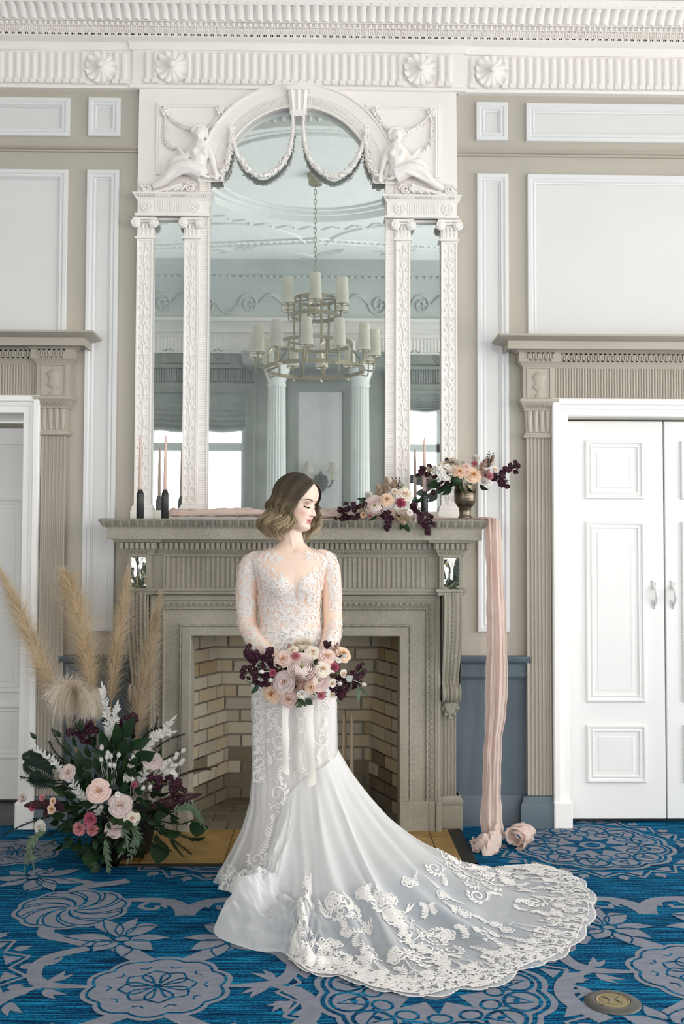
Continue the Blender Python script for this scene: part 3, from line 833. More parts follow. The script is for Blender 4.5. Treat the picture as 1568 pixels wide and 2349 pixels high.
def mirror_mat():
    m = bpy.data.materials.new('old_mirror_glass'); m.use_nodes = True; nt = m.node_tree; b = nt.nodes['Principled BSDF']
    b.inputs['Metallic'].default_value = 1.0; b.inputs['Roughness'].default_value = 0.012; b.inputs['Base Color'].default_value = (0.90, 0.95, 0.93, 1)
    df = nd(nt, 'ShaderNodeBsdfDiffuse'); df.inputs['Color'].default_value = (0.70, 0.78, 0.76, 1)
    tc = nd(nt, 'ShaderNodeTexCoord'); n1 = nd(nt, 'ShaderNodeTexNoise'); n1.inputs['Scale'].default_value = 7; n1.inputs['Detail'].default_value = 8; n1.inputs['Roughness'].default_value = 0.7
    nt.links.new(tc.outputs['Object'], n1.inputs['Vector'])
    rp = nd(nt, 'ShaderNodeMapRange'); rp.inputs['From Min'].default_value = 0.45; rp.inputs['From Max'].default_value = 0.8; rp.inputs['To Min'].default_value = 0.11; rp.inputs['To Max'].default_value = 0.22
    nt.links.new(n1.outputs['Fac'], rp.inputs['Value'])
    n2 = nd(nt, 'ShaderNodeTexNoise'); n2.inputs['Scale'].default_value = 55; n2.inputs['Detail'].default_value = 6; nt.links.new(tc.outputs['Object'], n2.inputs['Vector'])
    r2 = nd(nt, 'ShaderNodeMapRange'); r2.inputs['From Min'].default_value = 0.70; r2.inputs['From Max'].default_value = 0.76; r2.inputs['To Max'].default_value = 0.5
    nt.links.new(n2.outputs['Fac'], r2.inputs['Value'])
    ad = nd(nt, 'ShaderNodeMath', operation='ADD', use_clamp=True); nt.links.new(rp.outputs['Result'], ad.inputs[0]); nt.links.new(r2.outputs['Result'], ad.inputs[1])
    mx = nd(nt, 'ShaderNodeMixShader'); nt.links.new(ad.outputs[0], mx.inputs[0]); nt.links.new(b.outputs[0], mx.inputs[1]); nt.links.new(df.outputs[0], mx.inputs[2])
    nt.links.new(mx.outputs[0], nt.nodes['Material Output'].inputs['Surface'])
    return m


MIRROR = mirror_mat()
om = thing('overmantel_mirror', 'white plaster overmantel with arched central mirror, two side mirrors, garlands and figures', 'mirror', (OMX, 0, 1.59))


def ox(d): return OMX + d
Z0, ZA, ZT = 1.585, 3.37, 3.862        # bottom, arch centre, top
RA, RB = 0.395, 0.528
HW = 0.463                              # half width of the central opening
# mirrors
mb = MB(); mb.prism([(ox(-HW - 0.01), Z0 + 0.02), (ox(HW + 0.01), Z0 + 0.02), (ox(HW + 0.01), 3.39)] + arc(OMX, ZA, RA + 0.012, 0.03, PI - 0.03, 40) + [(ox(-HW - 0.01), 3.39)], -0.036, -0.02)
mb.build('mirror_glass', MIRROR, om)
for s in (-1, 1):
    a, b = sorted((ox(s * 0.585), ox(s * 0.765))); mb = MB(); mb.box(a, b, -0.036, -0.02, Z0 + 0.02, 3.19); mb.build('mirror_glass', MIRROR, om)
# white front: spandrel panel with arched hole
mb = MB()
for s in (-1, 1):
    pts = [(0.845, 3.28), (HW, 3.28), (HW, 3.382), (RA - 0.002, 3.382)] + [(RA * math.cos(a), ZA + RA * math.sin(a)) for a in np.linspace(0.035, PI / 2, 30)] + [(0, ZT), (0.84, ZT)]
    pts = [(ox(s * u), z) for u, z in pts]
    mb.prism(pts if s > 0 else pts[::-1], -0.06, 0.0)
mb.build('spandrel_panel', WHITE, om)
# edge strips down the sides (backs of the pilasters)
mb = MB()
for s in (-1, 1):
    for d0, d1 in ((0.757, 0.84), (0.465, 0.594)):
        a, b = sorted((ox(s * d0), ox(s * d1))); mb.box(a, b, -0.055, 0.0, Z0, 3.29)
mb.box(ox(-0.84), ox(0.84), -0.06, 0, Z0, Z0 + 0.045)
mb.build('backing_frame', WHITE, om)
# archivolt
prof = [(RA, -0.03), (RA, 0.082), (RA + 0.006, 0.086), (RA + 0.012, 0.078), (RA + 0.016, 0.076), (RA + 0.062, 0.076), (RA + 0.066, 0.08), (RA + 0.12, 0.08), (RA + 0.124, 0.088), (RB, 0.088), (RB + 0.004, 0.06)]
mb = MB(); mb.grid([[(OMX + r * math.cos(a), -p, ZA + r * math.sin(a)) for r, p in prof] for a in np.linspace(-0.02, PI + 0.02, 64)]); mb.build('archivolt', WHITE, om, auto=30)
mb = MB()
for k in range(110):
    a = PI * (k + 0.5) / 110; q = Vector((math.cos(a), 0, math.sin(a))); t = Vector((-math.sin(a), 0, math.cos(a))); c = Vector((OMX, -0.077, ZA))
    g = [[c + q * r + t * (u * 0.004) - Vector((0, 0.007 * (1 - u * u), 0)) for u in (-1, 0, 1)] for r in (RA + 0.02, RA + 0.058)]
    mb.grid(g)
mb.build('archivolt_reeds', WHITE, om, smooth=True, kind='stuff')
# keystone
mb = MB(); zt, zb = 3.855, 3.722
for k in range(-1, 2):
    w0, w1 = 0.0135, 0.018
    v = [(OMX + k * 2 * w0 - w0, -0.09, zb + 0.02), (OMX + k * 2 * w0 + w0, -0.09, zb + 0.02), (OMX + k * 2 * w1 + w1, -0.11, zt - 0.012), (OMX + k * 2 * w1 - w1, -0.11, zt - 0.012)]
    m_ = [Vector(p) + Vector((0, -0.012, 0)) for p in ((OMX + k * 2 * w0, -0.09, zb + 0.02), (OMX + k * 2 * w1, -0.11, zt - 0.012))]
    mb.add(v + m_, [(0, 4, 5, 3), (4, 1, 2, 5)])
mb.box(ox(-0.0585), ox(0.0585), -0.122, -0.05, zt - 0.014, zt + 0.002); mb.box(ox(-0.036), ox(0.036), -0.10, -0.03, zb - 0.012, zb + 0.02)
mb.box(ox(-0.045), ox(0.045), -0.088, -0.03, zb, zt - 0.01)
mb.build('keystone', WHITE, om)


def leafy_tube(mb, pts, r, n=40, dens=1.0, lr=1.0):
    """garland: a tube thickening in the middle, set with small leaves"""
    c = catmull(pts, n); rad = [r * (0.55 + 0.45 * math.sin(PI * i / (n - 1))) for i in range(n)]
    mb.tube(c, rad, 8)
    for i in range(1, n - 1):
        for k in range(int(3 * dens)):
            a = R.uniform(0, PI); t = (c[i + 1] - c[i - 1]).normalized(); o = Vector((math.cos(a), -0.7 * math.sin(a), 0)); o = (o - t * o.dot(t))
            if o.length < 1e-4: continue
            o.normalize(); b = t.cross(o); L = rad[i] * R.uniform(1.0, 1.5) * lr; p = c[i] + o * rad[i] * 0.75
            tip = p + t * L * R.choice((1, 1, -0.3)) + o * L * 0.55
            m = (p + tip) / 2
            mb.add([p - b * L * 0.12, m - b * L * 0.42 + o * 0.001, tip, m + b * L * 0.42 + o * 0.001, p + b * L * 0.12, m + o * L * 0.22], [(0, 1, 5), (1, 2, 5), (2, 3, 5), (3, 4, 5), (4, 0, 5)])


def OP(px, py, y=-0.085): return P(px, py, y)
gl = [[(671, 254), (670, 300), (661, 345), (640, 378), (602, 399), (568, 384), (545, 352), (531, 310), (528, 292)],
      [(528, 292), (526, 330), (520, 365), (508, 390), (490, 401), (478, 402)]]
cxp = 683.0
for s in (-1, 1):
    for g in gl:
        pts = [OP(px if s < 0 else 2 * cxp - px, py + (0 if s < 0 else 3), -0.085 if i not in (0,) else -0.095) for i, (px, py) in enumerate(g)]
        mb = MB(); leafy_tube(mb, pts, 0.0140, 46, 1.2, 1.3); mb.build('garland', WHITE, om)
    # thin garlands in the spandrel
    for g in ([(378, 250), (398, 275), (430, 291), (455, 290)], [(377, 255), (376, 290), (378, 318), (390, 334), (402, 335)], [(472, 292), (492, 274), (503, 250)]):
        pts = [OP(px if s < 0 else 2 * cxp - px, py + (0 if s < 0 else 4), -0.068) for px, py in g]
        mb = MB(); leafy_tube(mb, pts, 0.0085, 22, 1.2, 1.6); mb.build('spandrel_garland', WHITE, om)
    mb = MB()
    for (px, py) in ((376, 250), (503, 247), (527, 290)):
        c = OP(px if s < 0 else 2 * cxp - px, py + (0 if s < 0 else 3), -0.075)
        for k in range(5):
            a = k * 2 * PI / 5 + 0.4; mb.blob(c + Vector((0.016 * math.cos(a), 0, 0.016 * math.sin(a))), (0.011, 0.012, 0.011), 7, 5)
        mb.blob(c, (0.012, 0.018, 0.012), 7, 5)
    mb.build('ribbon_knot', WHITE, om, smooth=True)
    # moulding strips framing the spandrel
    mb = MB()
    prof = [(-0.011, 0.0), (-0.011, 0.008), (-0.004, 0.012), (0.003, 0.007), (0.006, 0.010), (0.012, 0.010), (0.014, 0.0)]
    xs, zs = 0.735, 3.775
    rows = []
    pth = [((xs, 3.40), (1, 0)), ((xs, zs), (1, 1)), ((0.36, zs), (0, 1))]
    for (u, z), (nx_, nz_) in pth: rows.append([(ox(s * (u + a * nx_)), -0.06 - b, z + a * nz_) for a, b in prof])
    mb.grid(rows); mb.build('spandrel_moulding', WHITE, om, auto=40)


def remesh(mb, name, m, parent, voxel, smooth_it=6, **kw):
    """one continuous skin over the pieces collected in mb"""
    me = mb.mesh(name + '_src'); o = bpy.data.objects.new(name + '_src', me); COL.objects.link(o)
    md = o.modifiers.new('r', 'REMESH'); md.mode = 'VOXEL'; md.voxel_size = voxel
    if smooth_it:
        sm = o.modifiers.new('s', 'SMOOTH'); sm.iterations = smooth_it; sm.factor = 0.5
    dg = bpy.context.evaluated_depsgraph_get(); res = bpy.data.meshes.new_from_object(o.evaluated_get(dg))
    bpy.data.objects.remove(o); bpy.data.meshes.remove(me); res.name = name
    res.materials.clear()
    if m: res.materials.append(m)
    res.polygons.foreach_set('use_smooth', [True] * len(res.polygons))
    return put(name, res, parent, **kw)


# reclining draped maiden in relief (left one drawn, right one mirrored)
for s in (-1, 1):
    def F_(px, py, y): return OP(px if s < 0 else 2 * cxp - px, py + (0 if s < 0 else 5), y)
    mb = MB(); sx = 1
    def limb(ps, rr, n=10):
        mb.tube(catmull([F_(*p) for p in ps], 12), list(np.interp(np.linspace(0, len(rr) - 1, 12), range(len(rr)), rr)), n, flat=0.9)
    mb.blob(F_(456, 302, -0.105), (0.031, 0.03, 0.038), 14, 10)                      # head
    for k in range(9):
        a = PI * (0.05 + 0.9 * k / 8); mb.blob(F_(456 + 17 * math.cos(a), 299 - 17 * math.sin(a), -0.105), (0.011, 0.014, 0.011), 7, 5)   # curls
    mb.blob(F_(471, 306, -0.105), (0.013, 0.014, 0.014), 7, 5)
    mb.blob(F_(452 if s < 0 else 453, 305, -0.133), (0.006, 0.010, 0.009), 7, 5)
    limb([(458, 312, -0.095), (459, 325, -0.09)], [0.017, 0.02])
    limb([(459, 322, -0.09), (457, 345, -0.095), (455, 375, -0.095), (458, 398, -0.092)], [0.04, 0.052, 0.043, 0.052])     # torso
    mb.blob(F_(445, 342, -0.13), (0.022, 0.02, 0.022), 9, 7); mb.blob(F_(466, 342, -0.13), (0.022, 0.02, 0.022), 9, 7)
    limb([(474, 330, -0.095), (484, 355, -0.095), (490, 380, -0.095), (495, 400, -0.10)], [0.021, 0.019, 0.015, 0.012])     # near arm
    mb.blob(F_(494, 405, -0.10), (0.016, 0.014, 0.012), 8, 6)
    limb([(442, 330, -0.095), (428, 352, -0.10), (420, 352, -0.10), (410, 338, -0.095), (403, 333, -0.09)], [0.02, 0.018, 0.015, 0.012, 0.011])
    limb([(460, 392, -0.10), (425, 378, -0.115), (398, 385, -0.11), (380, 405, -0.10), (360, 418, -0.09), (347, 424, -0.085)], [0.05, 0.044, 0.036, 0.028, 0.022, 0.014])   # thigh, shin, foot
    limb([(455, 385, -0.09), (415, 366, -0.09), (398, 368, -0.085), (390, 392, -0.08)], [0.04, 0.034, 0.03, 0.024])
    for k in range(7):                                                                # drapery folds
        u = k / 6
        limb([(462 - 12 * u, 385 + 5 * u, -0.128), (430 - 18 * u, 386 + 7 * u, -0.142 + 0.01 * u), (405 - 22 * u, 398 + 10 * u, -0.125 + 0.01 * u), (380 - 25 * u, 414 + 8 * u, -0.10)], [0.007, 0.009, 0.008, 0.004])
    limb([(432, 360, -0.11), (445, 378, -0.13), (462, 396, -0.125), (480, 403, -0.11)], [0.008, 0.012, 0.012, 0.008])
    remesh(mb, 'relief_figure', WHITE, om, 0.0042, 3)
    # acanthus and scrolls under the figure
    mb = MB()
    for (px, py, r, dr) in ((333, 427, 0.030, 1), (436, 425, 0.032, -1)):
        c = F_(px, py, -0.075); sg = dr * (1 if s < 0 else -1)
        mb.tube([(c.x + sg * x, -0.078, c.z + z) for x, z in spiral2(0, 0, r, 0.006, PI, -2.0, 40)], 0.006, 6)
        for k in range(6): mb.blob(c + Vector((0.012 * math.cos(k), -0.006, 0.012 * math.sin(k))), (0.006, 0.006, 0.006), 6, 4)
    pts = [F_(*p) for p in ((336, 437, -0.07), (360, 435, -0.075), (390, 425, -0.085), (420, 415, -0.09))]
    mb.tube(catmull(pts, 14), 0.009, 6)
    for k in range(8):
        a = F_(368 + k * 8.5, 426 - k * 1.6, -0.085); b = F_(356 + k * 8.5 - 4, 439 - 0.4 * k + (2 if k % 2 else 0), -0.068); m_ = (a + b) / 2 + Vector((0, -0.012, 0)); w_ = Vector((0.013, 0, 0.003))
        mb.add([a, m_ - w_, b, m_ + w_, m_ + Vector((0, -0.006, 0))], [(0, 1, 4), (1, 2, 4), (2, 3, 4), (3, 0, 4)])
    mb.build('acanthus_scroll', WHITE, om, smooth=True)
    # entablature block over the pilaster pair
    d0, d1 = 0.47, 0.838
    a, b = sorted((ox(s * d0), ox(s * d1)))
    mb = MB(); mb.crown([(a, 0), (a, -0.085), (b, -0.085), (b, 0)], [(0, 3.172), (0.012, 3.174), (0.012, 3.186), (0.0, 3.19), (0.0, 3.256), (0.004, 3.258), (0.006, 3.264), (0.012, 3.271), (0.02, 3.284), (0.024, 3.286), (0.024, 3.294), (0, 3.295)])
    mb.build('entablature_block', WHITE, om, auto=35)
    mb = MB()
    for k in range(14):
        x = ox(s * (0.58 + 0.0125 * k)); mb.grid([[(x - 0.005, -0.085, z), (x, -0.091, z), (x + 0.005, -0.085, z)] for z in (3.196, 3.25)])
    for k in range(34):
        x = ox(s * (0.478 + 0.0105 * k)); mb.blob((x, -0.105, 3.277), (0.0045, 0.006, 0.008), 5, 4)
    mb.build('block_reeds', WHITE, om, smooth=True, kind='stuff')
    for dd in (0.54, 0.79):
        mb = MB(); mb.lathe([(0.001, 0.004), (0.022, 0.004), (0.025, 0.008), (0.029, 0.008), (0.031, 0.0)], (ox(s * dd), -0.085, 3.222), 20, '-y')
        for k in range(6): mb.blob((ox(s * dd) + 0.013 * math.cos(k * PI / 3), -0.091, 3.222 + 0.013 * math.sin(k * PI / 3)), (0.007, 0.005, 0.007), 6, 4)
        mb.build('roundel', WHITE, om, auto=50)
    # pilasters with vine relief, capitals, bases
    for (e0, e1) in ((0.757, 0.842), (0.518, 0.594)):
        a, b = sorted((ox(s * e0), ox(s * e1))); w = b - a
        mb = MB(); mb.box(a, b, -0.07, -0.05, Z0 + 0.06, 3.065); mb.frame(a, b, Z0 + 0.075, 3.055, -0.07, [(0, 0), (0, 0.006), (0.008, 0.006), (0.010, 0.002), (0.013, 0.002), (0.014, 0.0)])
        mb.build('pilaster', WHITE, om, auto=40)
        mb = MB(); m_ = (a + b) / 2; z = Z0 + 0.11; k = 0; step = 0.105
        mb.tube([(m_ + 0.004 * math.sin(z_ * 40), -0.0715, z_) for z_ in np.arange(Z0 + 0.09, 3.04, 0.02)], 0.0035, 5)
        while z < 3.0:
            for sg in (-1, 1):
                mb.tube([(m_ + sg * (w * 0.24 + x), -0.071, z + zz) for x, zz in spiral2(0, 0, w * 0.2, 0.003, (PI if sg > 0 else 0), (-0.85 if sg > 0 else 0.85), 12)], [0.0036] * 10 + [0.005, 0.006, 0.005], 5)
                mb.blob((m_ + sg * w * 0.24, -0.072, z + 0.052), (w * 0.10, 0.004, 0.012), 6, 4, Quaternion((0, 1, 0), sg * 0.6))
                mb.blob((m_ + sg * w * 0.10, -0.072, z - 0.03), (0.005, 0.004, 0.012), 6, 4, Quaternion((0, 1, 0), sg * 0.5))
            z += step
        mb.build('vine_relief', WHITE, om, smooth=True, kind='stuff')
        mb = MB()   # capital
        mb.crown([(a, 0), (a, -0.07), (b, -0.07), (b, 0)], [(0, 3.055), (0.01, 3.058), (0.012, 3.066), (0.002, 3.07), (0.002, 3.14), (0.008, 3.142), (0.008, 3.15), (0.018, 3.155), (0.018, 3.168), (0, 3.172)])
        for sg in (-1, 1):
            c = (m_ + sg * (w / 2 + 0.004), -0.085, 3.136)
            mb.lathe([(0.001, -0.012), (0.022, -0.012), (0.026, -0.004), (0.026, 0.008), (0.018, 0.012), (0.008, 0.018), (0.001, 0.018)], c, 18, '-y')
            mb.tube([(c[0] - sg * x, -0.098, c[2] + zz) for x, zz in spiral2(0, 0, 0.022, 0.005, PI / 2, 1.6, 26)], 0.0034, 5)
        for k in range(4):
            mb.blob((a + w * (k + 0.5) / 4, -0.076, 3.122), (w * 0.10, 0.010, 0.018), 8, 6)
            mb.blob((a + w * (k + 0.5) / 4, -0.074, 3.09), (w * 0.085, 0.006, 0.014), 6, 4)
        mb.tube([(a, -0.088, 3.147), (m_, -0.09, 3.143), (b, -0.088, 3.147)], 0.005, 6)
        mb.build('capital', WHITE, om, auto=45)
        mb = MB(); mb.crown([(a, 0), (a, -0.07), (b, -0.07), (b, 0)], [(0, Z0), (0.016, Z0), (0.016, Z0 + 0.04), (0.011, Z0 + 0.046), (0.014, Z0 + 0.054), (0.008, Z0 + 0.064), (0.003, Z0 + 0.075), (0, Z0 + 0.078)]); mb.build('pilaster_base', WHITE, om, auto=40)
    # reeded strip beside the central mirror
    a, b = sorted((ox(s * 0.464), ox(s * 0.517)))
    mb = MB(); mb.box(a, b, -0.062, -0.05, Z0 + 0.03, 3.38); mb.frame(a, b, Z0 + 0.03, 3.375, -0.062, [(0, 0), (0, 0.008), (0.005, 0.008), (0.007, 0)]); mb.build('reeded_strip', WHITE, om, auto=40)
    mb = MB(); z = Z0 + 0.05
    while z < 3.36:
        mb.grid([[(a + 0.009, -0.062, z), (a + 0.009, -0.066, z + 0.004), (a + 0.009, -0.062, z + 0.008)], [(b - 0.009, -0.062, z), (b - 0.009, -0.066, z + 0.004), (b - 0.009, -0.062, z + 0.008)]]); z += 0.0125
    mb.build('strip_reeds', WHITE, om, kind='stuff')
    # dark slot under the block above the side mirror
    a, b = sorted((ox(s * 0.6), ox(s * 0.757))); mb = MB(); mb.box(a, b, -0.05, -0.036, 3.163, 3.176); mb.build('mirror_head', WHITE, om)

om.location.y += 0.03      # the whole overmantel sits back against the wall
# ================================================================ stone fireplace
def stone_mat(name, c1, c2, c3):
    m = mat(name, c1, 0.8, c2, 5, 1.2, bump=0.5, bscale=140, spec=0.2); nt = m.node_tree; b = nt.nodes['Principled BSDF']
    src = b.inputs['Base Color'].links[0].from_socket
    tc = nd(nt, 'ShaderNodeTexCoord'); n = nd(nt, 'ShaderNodeTexNoise'); n.inputs['Scale'].default_value = 2.2; n.inputs['Detail'].default_value = 6
    nt.links.new(tc.outputs['Object'], n.inputs['Vector']); rp = nd(nt, 'ShaderNodeMapRange'); rp.inputs['From Min'].default_value = 0.52; rp.inputs['From Max'].default_value = 0.75; rp.inputs['To Max'].default_value = 0.6
    nt.links.new(n.outputs['Fac'], rp.inputs['Value']); o = mixrgb(nt, rp.outputs['Result'], src, lin(c3))
    sp = nd(nt, 'ShaderNodeTexNoise'); sp.inputs['Scale'].default_value = 260; sp.inputs['Detail'].default_value = 2; nt.links.new(tc.outputs['Object'], sp.inputs['Vector'])
    r2 = nd(nt, 'ShaderNodeMapRange'); r2.inputs['From Min'].default_value = 0.35; r2.inputs['From Max'].default_value = 0.7; r2.inputs['To Min'].default_value = 0.82; r2.inputs['To Max'].default_value = 1.12
    nt.links.new(sp.outputs['Fac'], r2.inputs['Value']); o2 = mixrgb(nt, 1.0, o, r2.outputs['Result'], 'MULTIPLY')
    nt.links.new(o2, b.inputs['Base Color'])
    return m


STONE = stone_mat('grey_sandstone', '#aea99c', '#a09b8e', '#8b8577')


def marble_mat():
    m = bpy.data.materials.new('green_veined_marble'); m.use_nodes = True; nt = m.node_tree; b = nt.nodes['Principled BSDF']
    b.inputs['Roughness'].default_value = 0.06; b.inputs['Coat Weight'].default_value = 1.0; b.inputs['Coat Roughness'].default_value = 0.03; b.inputs['Specular IOR Level'].default_value = 0.9
    tc = nd(nt, 'ShaderNodeTexCoord'); n = nd(nt, 'ShaderNodeTexNoise'); n.inputs['Scale'].default_value = 9; n.inputs['Detail'].default_value = 4; n.inputs['Distortion'].default_value = 1.2
    nt.links.new(tc.outputs['Object'], n.inputs['Vector'])
    ab = nd(nt, 'ShaderNodeMath', operation='SUBTRACT'); ab.inputs[1].default_value = 0.5; nt.links.new(n.outputs['Fac'], ab.inputs[0])
    a2 = nd(nt, 'ShaderNodeMath', operation='ABSOLUTE'); nt.links.new(ab.outputs[0], a2.inputs[0])
    cr = nd(nt, 'ShaderNodeValToRGB'); e = cr.color_ramp.elements; e[0].position = 0.0; e[0].color = lin('#cfc3a0'); e[1].position = 0.035; e[1].color = lin('#39483c')
    x = e.new(0.012); x.color = lin('#7d7a5c'); x = e.new(0.2); x.color = lin('#1e2b24')
    nt.links.new(a2.outputs[0], cr.inputs['Fac']); nt.links.new(cr.outputs['Color'], b.inputs['Base Color'])
    bp = nd(nt, 'ShaderNodeBump'); bp.inputs['Strength'].default_value = 0.12; bp.inputs['Distance'].default_value = 0.01; n3 = nd(nt, 'ShaderNodeTexNoise'); n3.inputs['Scale'].default_value = 22
    nt.links.new(tc.outputs['Object'], n3.inputs['Vector']); nt.links.new(n3.outputs['Fac'], bp.inputs['Height']); nt.links.new(bp.outputs['Normal'], b.inputs['Normal']); nt.links.new(bp.outputs['Normal'], b.inputs['Coat Normal'])
    return m


MARBLE = marble_mat()
fp = thing('fireplace', 'carved grey stone fireplace with brick firebox and tiled hearth', 'fireplace', (OMX, -0.18, 0))
FX = -0.137
def fx(d): return FX + d
DB, DI = 0.838, 0.722           # corner block outer / inner half widths
YB, YF = -0.24, -0.185          # block front, frieze front
BRK = [(fx(-DB), 0), (fx(-DB), YB), (fx(-DI), YB), (fx(-DI), YF), (fx(DI), YF), (fx(DI), YB), (fx(DB), YB), (fx(DB), 0)]
RECT = [(fx(-DB), 0), (fx(-DB), YB), (fx(DB), YB), (fx(DB), 0)]
def mz(py, b=0.0, y=YB): return P(700, py, y - b).z
SHT = mz(1190.5, 0.12)
# shelf
prof = [(0, mz(1238, 0.08)), (0.083, mz(1238.5, 0.083)), (0.085, mz(1237, 0.085)), (0.085, mz(1214, 0.085)), (0.088, mz(1212.5, 0.088)), (0.092, mz(1209, 0.092)), (0.102, mz(1203, 0.1)), (0.117, mz(1196, 0.117)), (0.121, mz(1193, 0.12)), (0.118, SHT - 0.002), (0.112, SHT), (0, SHT)]
mb = MB(); mb.crown(RECT, prof); shelf = mb.build('mantel_shelf', STONE, fp, auto=30)
mb = MB(); mb.box(fx(-DB), fx(DB), YB, 0.0, mz(1243, 0.05), SHT); mb.build('shelf_core', STONE, fp)
# carved leaf edge of the shelf
mb = MB(); z0, z1 = mz(1210, 0.09), mz(1194.5, 0.12)
def edge_leaf(cx, cy, ux, uy, nx_, ny_, half):
    g = []
    for i in range(6):
        t = i / 5; b = 0.0935 + 0.027 * t ** 1.1; w_ = half * math.sin(PI * (0.5 - 0.42 * (1 - t)) )
        w_ = half * (0.25 + 0.75 * math.sin(PI / 2 * t)); row = []
        for u in (-1, -0.55, 0, 0.55, 1):
            l = 0.006 * (1 - abs(u)) + (0.004 if u == 0 else 0)
            row.append((cx + ux * u * w_ + nx_ * (b + l), cy + uy * u * w_ + ny_ * (b + l), z0 + (z1 - z0) * t - 0.002 * u * u))
        g.append(row)
    mb.grid(g)
x = fx(-DB) - 0.10
while x < fx(DB) + 0.11: edge_leaf(x, YB, 1, 0, 0, -1, 0.017); edge_leaf(x + 0.0205, YB + 0.002, 1, 0, 0, -1, 0.006); x += 0.041
for s in (-1, 1):
    y = YB - 0.09
    while y < 0: edge_leaf(fx(s * DB), y, 0, 1, s, 0, 0.017); y += 0.041
mb.build('leaf_edge', STONE, fp, smooth=True, kind='stuff')
# bed mouldings with dentils
zd0, zd1 = mz(1259.5, 0.04), mz(1246, 0.04)
bed = [(0, mz(1276, 0.01)), (0.006, mz(1275, 0.01)), (0.008, mz(1272, 0.01)), (0.012, mz(1268, 0.01)), (0.02, mz(1262, 0.03)), (0.024, zd0 + 0.001), (0.032, zd0), (0.032, zd1), (0.055, zd1 + 0.002), (0.06, mz(1241, 0.06)), (0.064, mz(1238, 0.06)), (0, mz(1238, 0.06))]
mb = MB(); mb.crown(BRK, bed); mb.build('bed_moulding', STONE, fp, auto=35)
mb = MB(); mb.cbox(-0.0085, 0.0085, -0.016, 0.0, zd0 - 1.4, zd1 - 1.4, 0.0015); ME_DENT = mb.mesh('dentil', STONE)
def dent_run(x0, x1, y):
    n = max(1, round((x1 - x0) / 0.0258)); 
    for k in range(n): put('dentil', ME_DENT, fp, (x0 + (k + 0.5) * (x1 - x0) / n, y, 1.4))
dent_run(fx(-DI) + 0.035, fx(DI) - 0.035, YF - 0.032)
for s in (-1, 1):
    a, b = sorted((fx(s * (DI - 0.03)), fx(s * (DB + 0.035)))); dent_run(a, b, YB - 0.032)
mb = MB()
def bed_leaf(x, y):
    mb.tube([(x + 0.008 * math.cos(t), y - 0.014 - 0.004 * math.sin(t), mz(1268, 0.01) + 0.009 * math.sin(t)) for t in np.linspace(0, PI, 6)], 0.0028, 4); mb.blob((x, y - 0.015, mz(1269, 0.01)), (0.003, 0.004, 0.006), 5, 4)
x = fx(-DI) + 0.03
while x < fx(DI) - 0.02: bed_leaf(x, YF); x += 0.0185
for s in (-1, 1):
    x = -0.05
    while x < 0.06: bed_leaf(fx(s * (DB + DI) / 2) + x, YB); x += 0.0185
mb.build('carved_band', STONE, fp, smooth=True, kind='stuff')
# frieze: fluted, with blocks carrying marble insets
zf0, zf1 = mz(1351, 0, YF), mz(1277, 0, YF)
mb = MB(); mb.crown(BRK, [(0, zf0 - 0.03), (0.0, zf0 - 0.03), (0.0, zf1 + 0.02), (0, zf1 + 0.02)]); mb.box(fx(-DB + 0.01), fx(DB - 0.01), YF + 0.01, 0, zf0 - 0.03, zf1 + 0.05); mb.build('frieze', STONE, fp)
mb = MB(); x0, x1 = fx(-0.64), fx(0.64); n = 52; w_ = (x1 - x0) / n; pr_ = [(x0 - 0.012, 0.0), (x0 - 0.012, 0.01), (x0, 0.01)]
for k in range(n):
    c = x0 + (k + 0.5) * w_; pr_ += [(c - w_ * 0.32 * math.cos(PI * i / 6), 0.010 - 0.009 * math.sin(PI * i / 6)) for i in range(7)]
pr_ += [(x1, 0.01), (x1 + 0.012, 0.01), (x1 + 0.012, 0.0)]
mb.grid([[(x, YF - b, z) for x, b in pr_] for z in (zf0 + 0.006, zf1 - 0.003)]); mb.build('fluted_frieze', STONE, fp, auto=45)
mb = MB(); mb.frame(fx(-0.665), fx(0.665), zf0 - 0.004, zf1 + 0.006, YF, [(0, 0), (0, 0.014), (0.006, 0.015), (0.010, 0.010), (0.012, 0.003)]); mb.build('frieze_border', STONE, fp)
for s in (-1, 1):
    a, b = sorted((fx(s * 0.736), fx(s * 0.826))); za, zb = mz(1356, 0), mz(1275, 0)
    mb = MB(); mb.frame(a, b, za, zb, YB, [(0, 0), (0, 0.008), (0.006, 0.008), (0.010, 0.002)]); mb.build('inset_border', STONE, fp)
    mb = MB(); g = []; yawm = 0.17 if s > 0 else 0.0
    for i in range(9):
        g.append([(a + 0.009 + (b - a - 0.018) * j / 6, YB - 0.005 - 0.004 * math.sin(PI * j / 6) * math.sin(PI * i / 8) - yawm * (b - a) * (j / 6), za + 0.009 + (zb - za - 0.018) * i / 8) for j in range(7)])
    mb.grid(g); mb.build('marble_inset', MARBLE, fp, smooth=True, label='polished green veined marble tile')
# moulding under the frieze
prof = [(0, mz(1366, 0.01)), (0.004, mz(1366, 0.01)), (0.01, mz(1363, 0.015)), (0.01, mz(1359, 0.015)), (0.016, mz(1358, 0.02)), (0.02, mz(1354, 0.02)), (0.02, mz(1351, 0.02)), (0, mz(1350, 0.02))]
mb = MB(); mb.crown(BRK, prof); mb.build('necking_moulding', STONE, fp, auto=35)
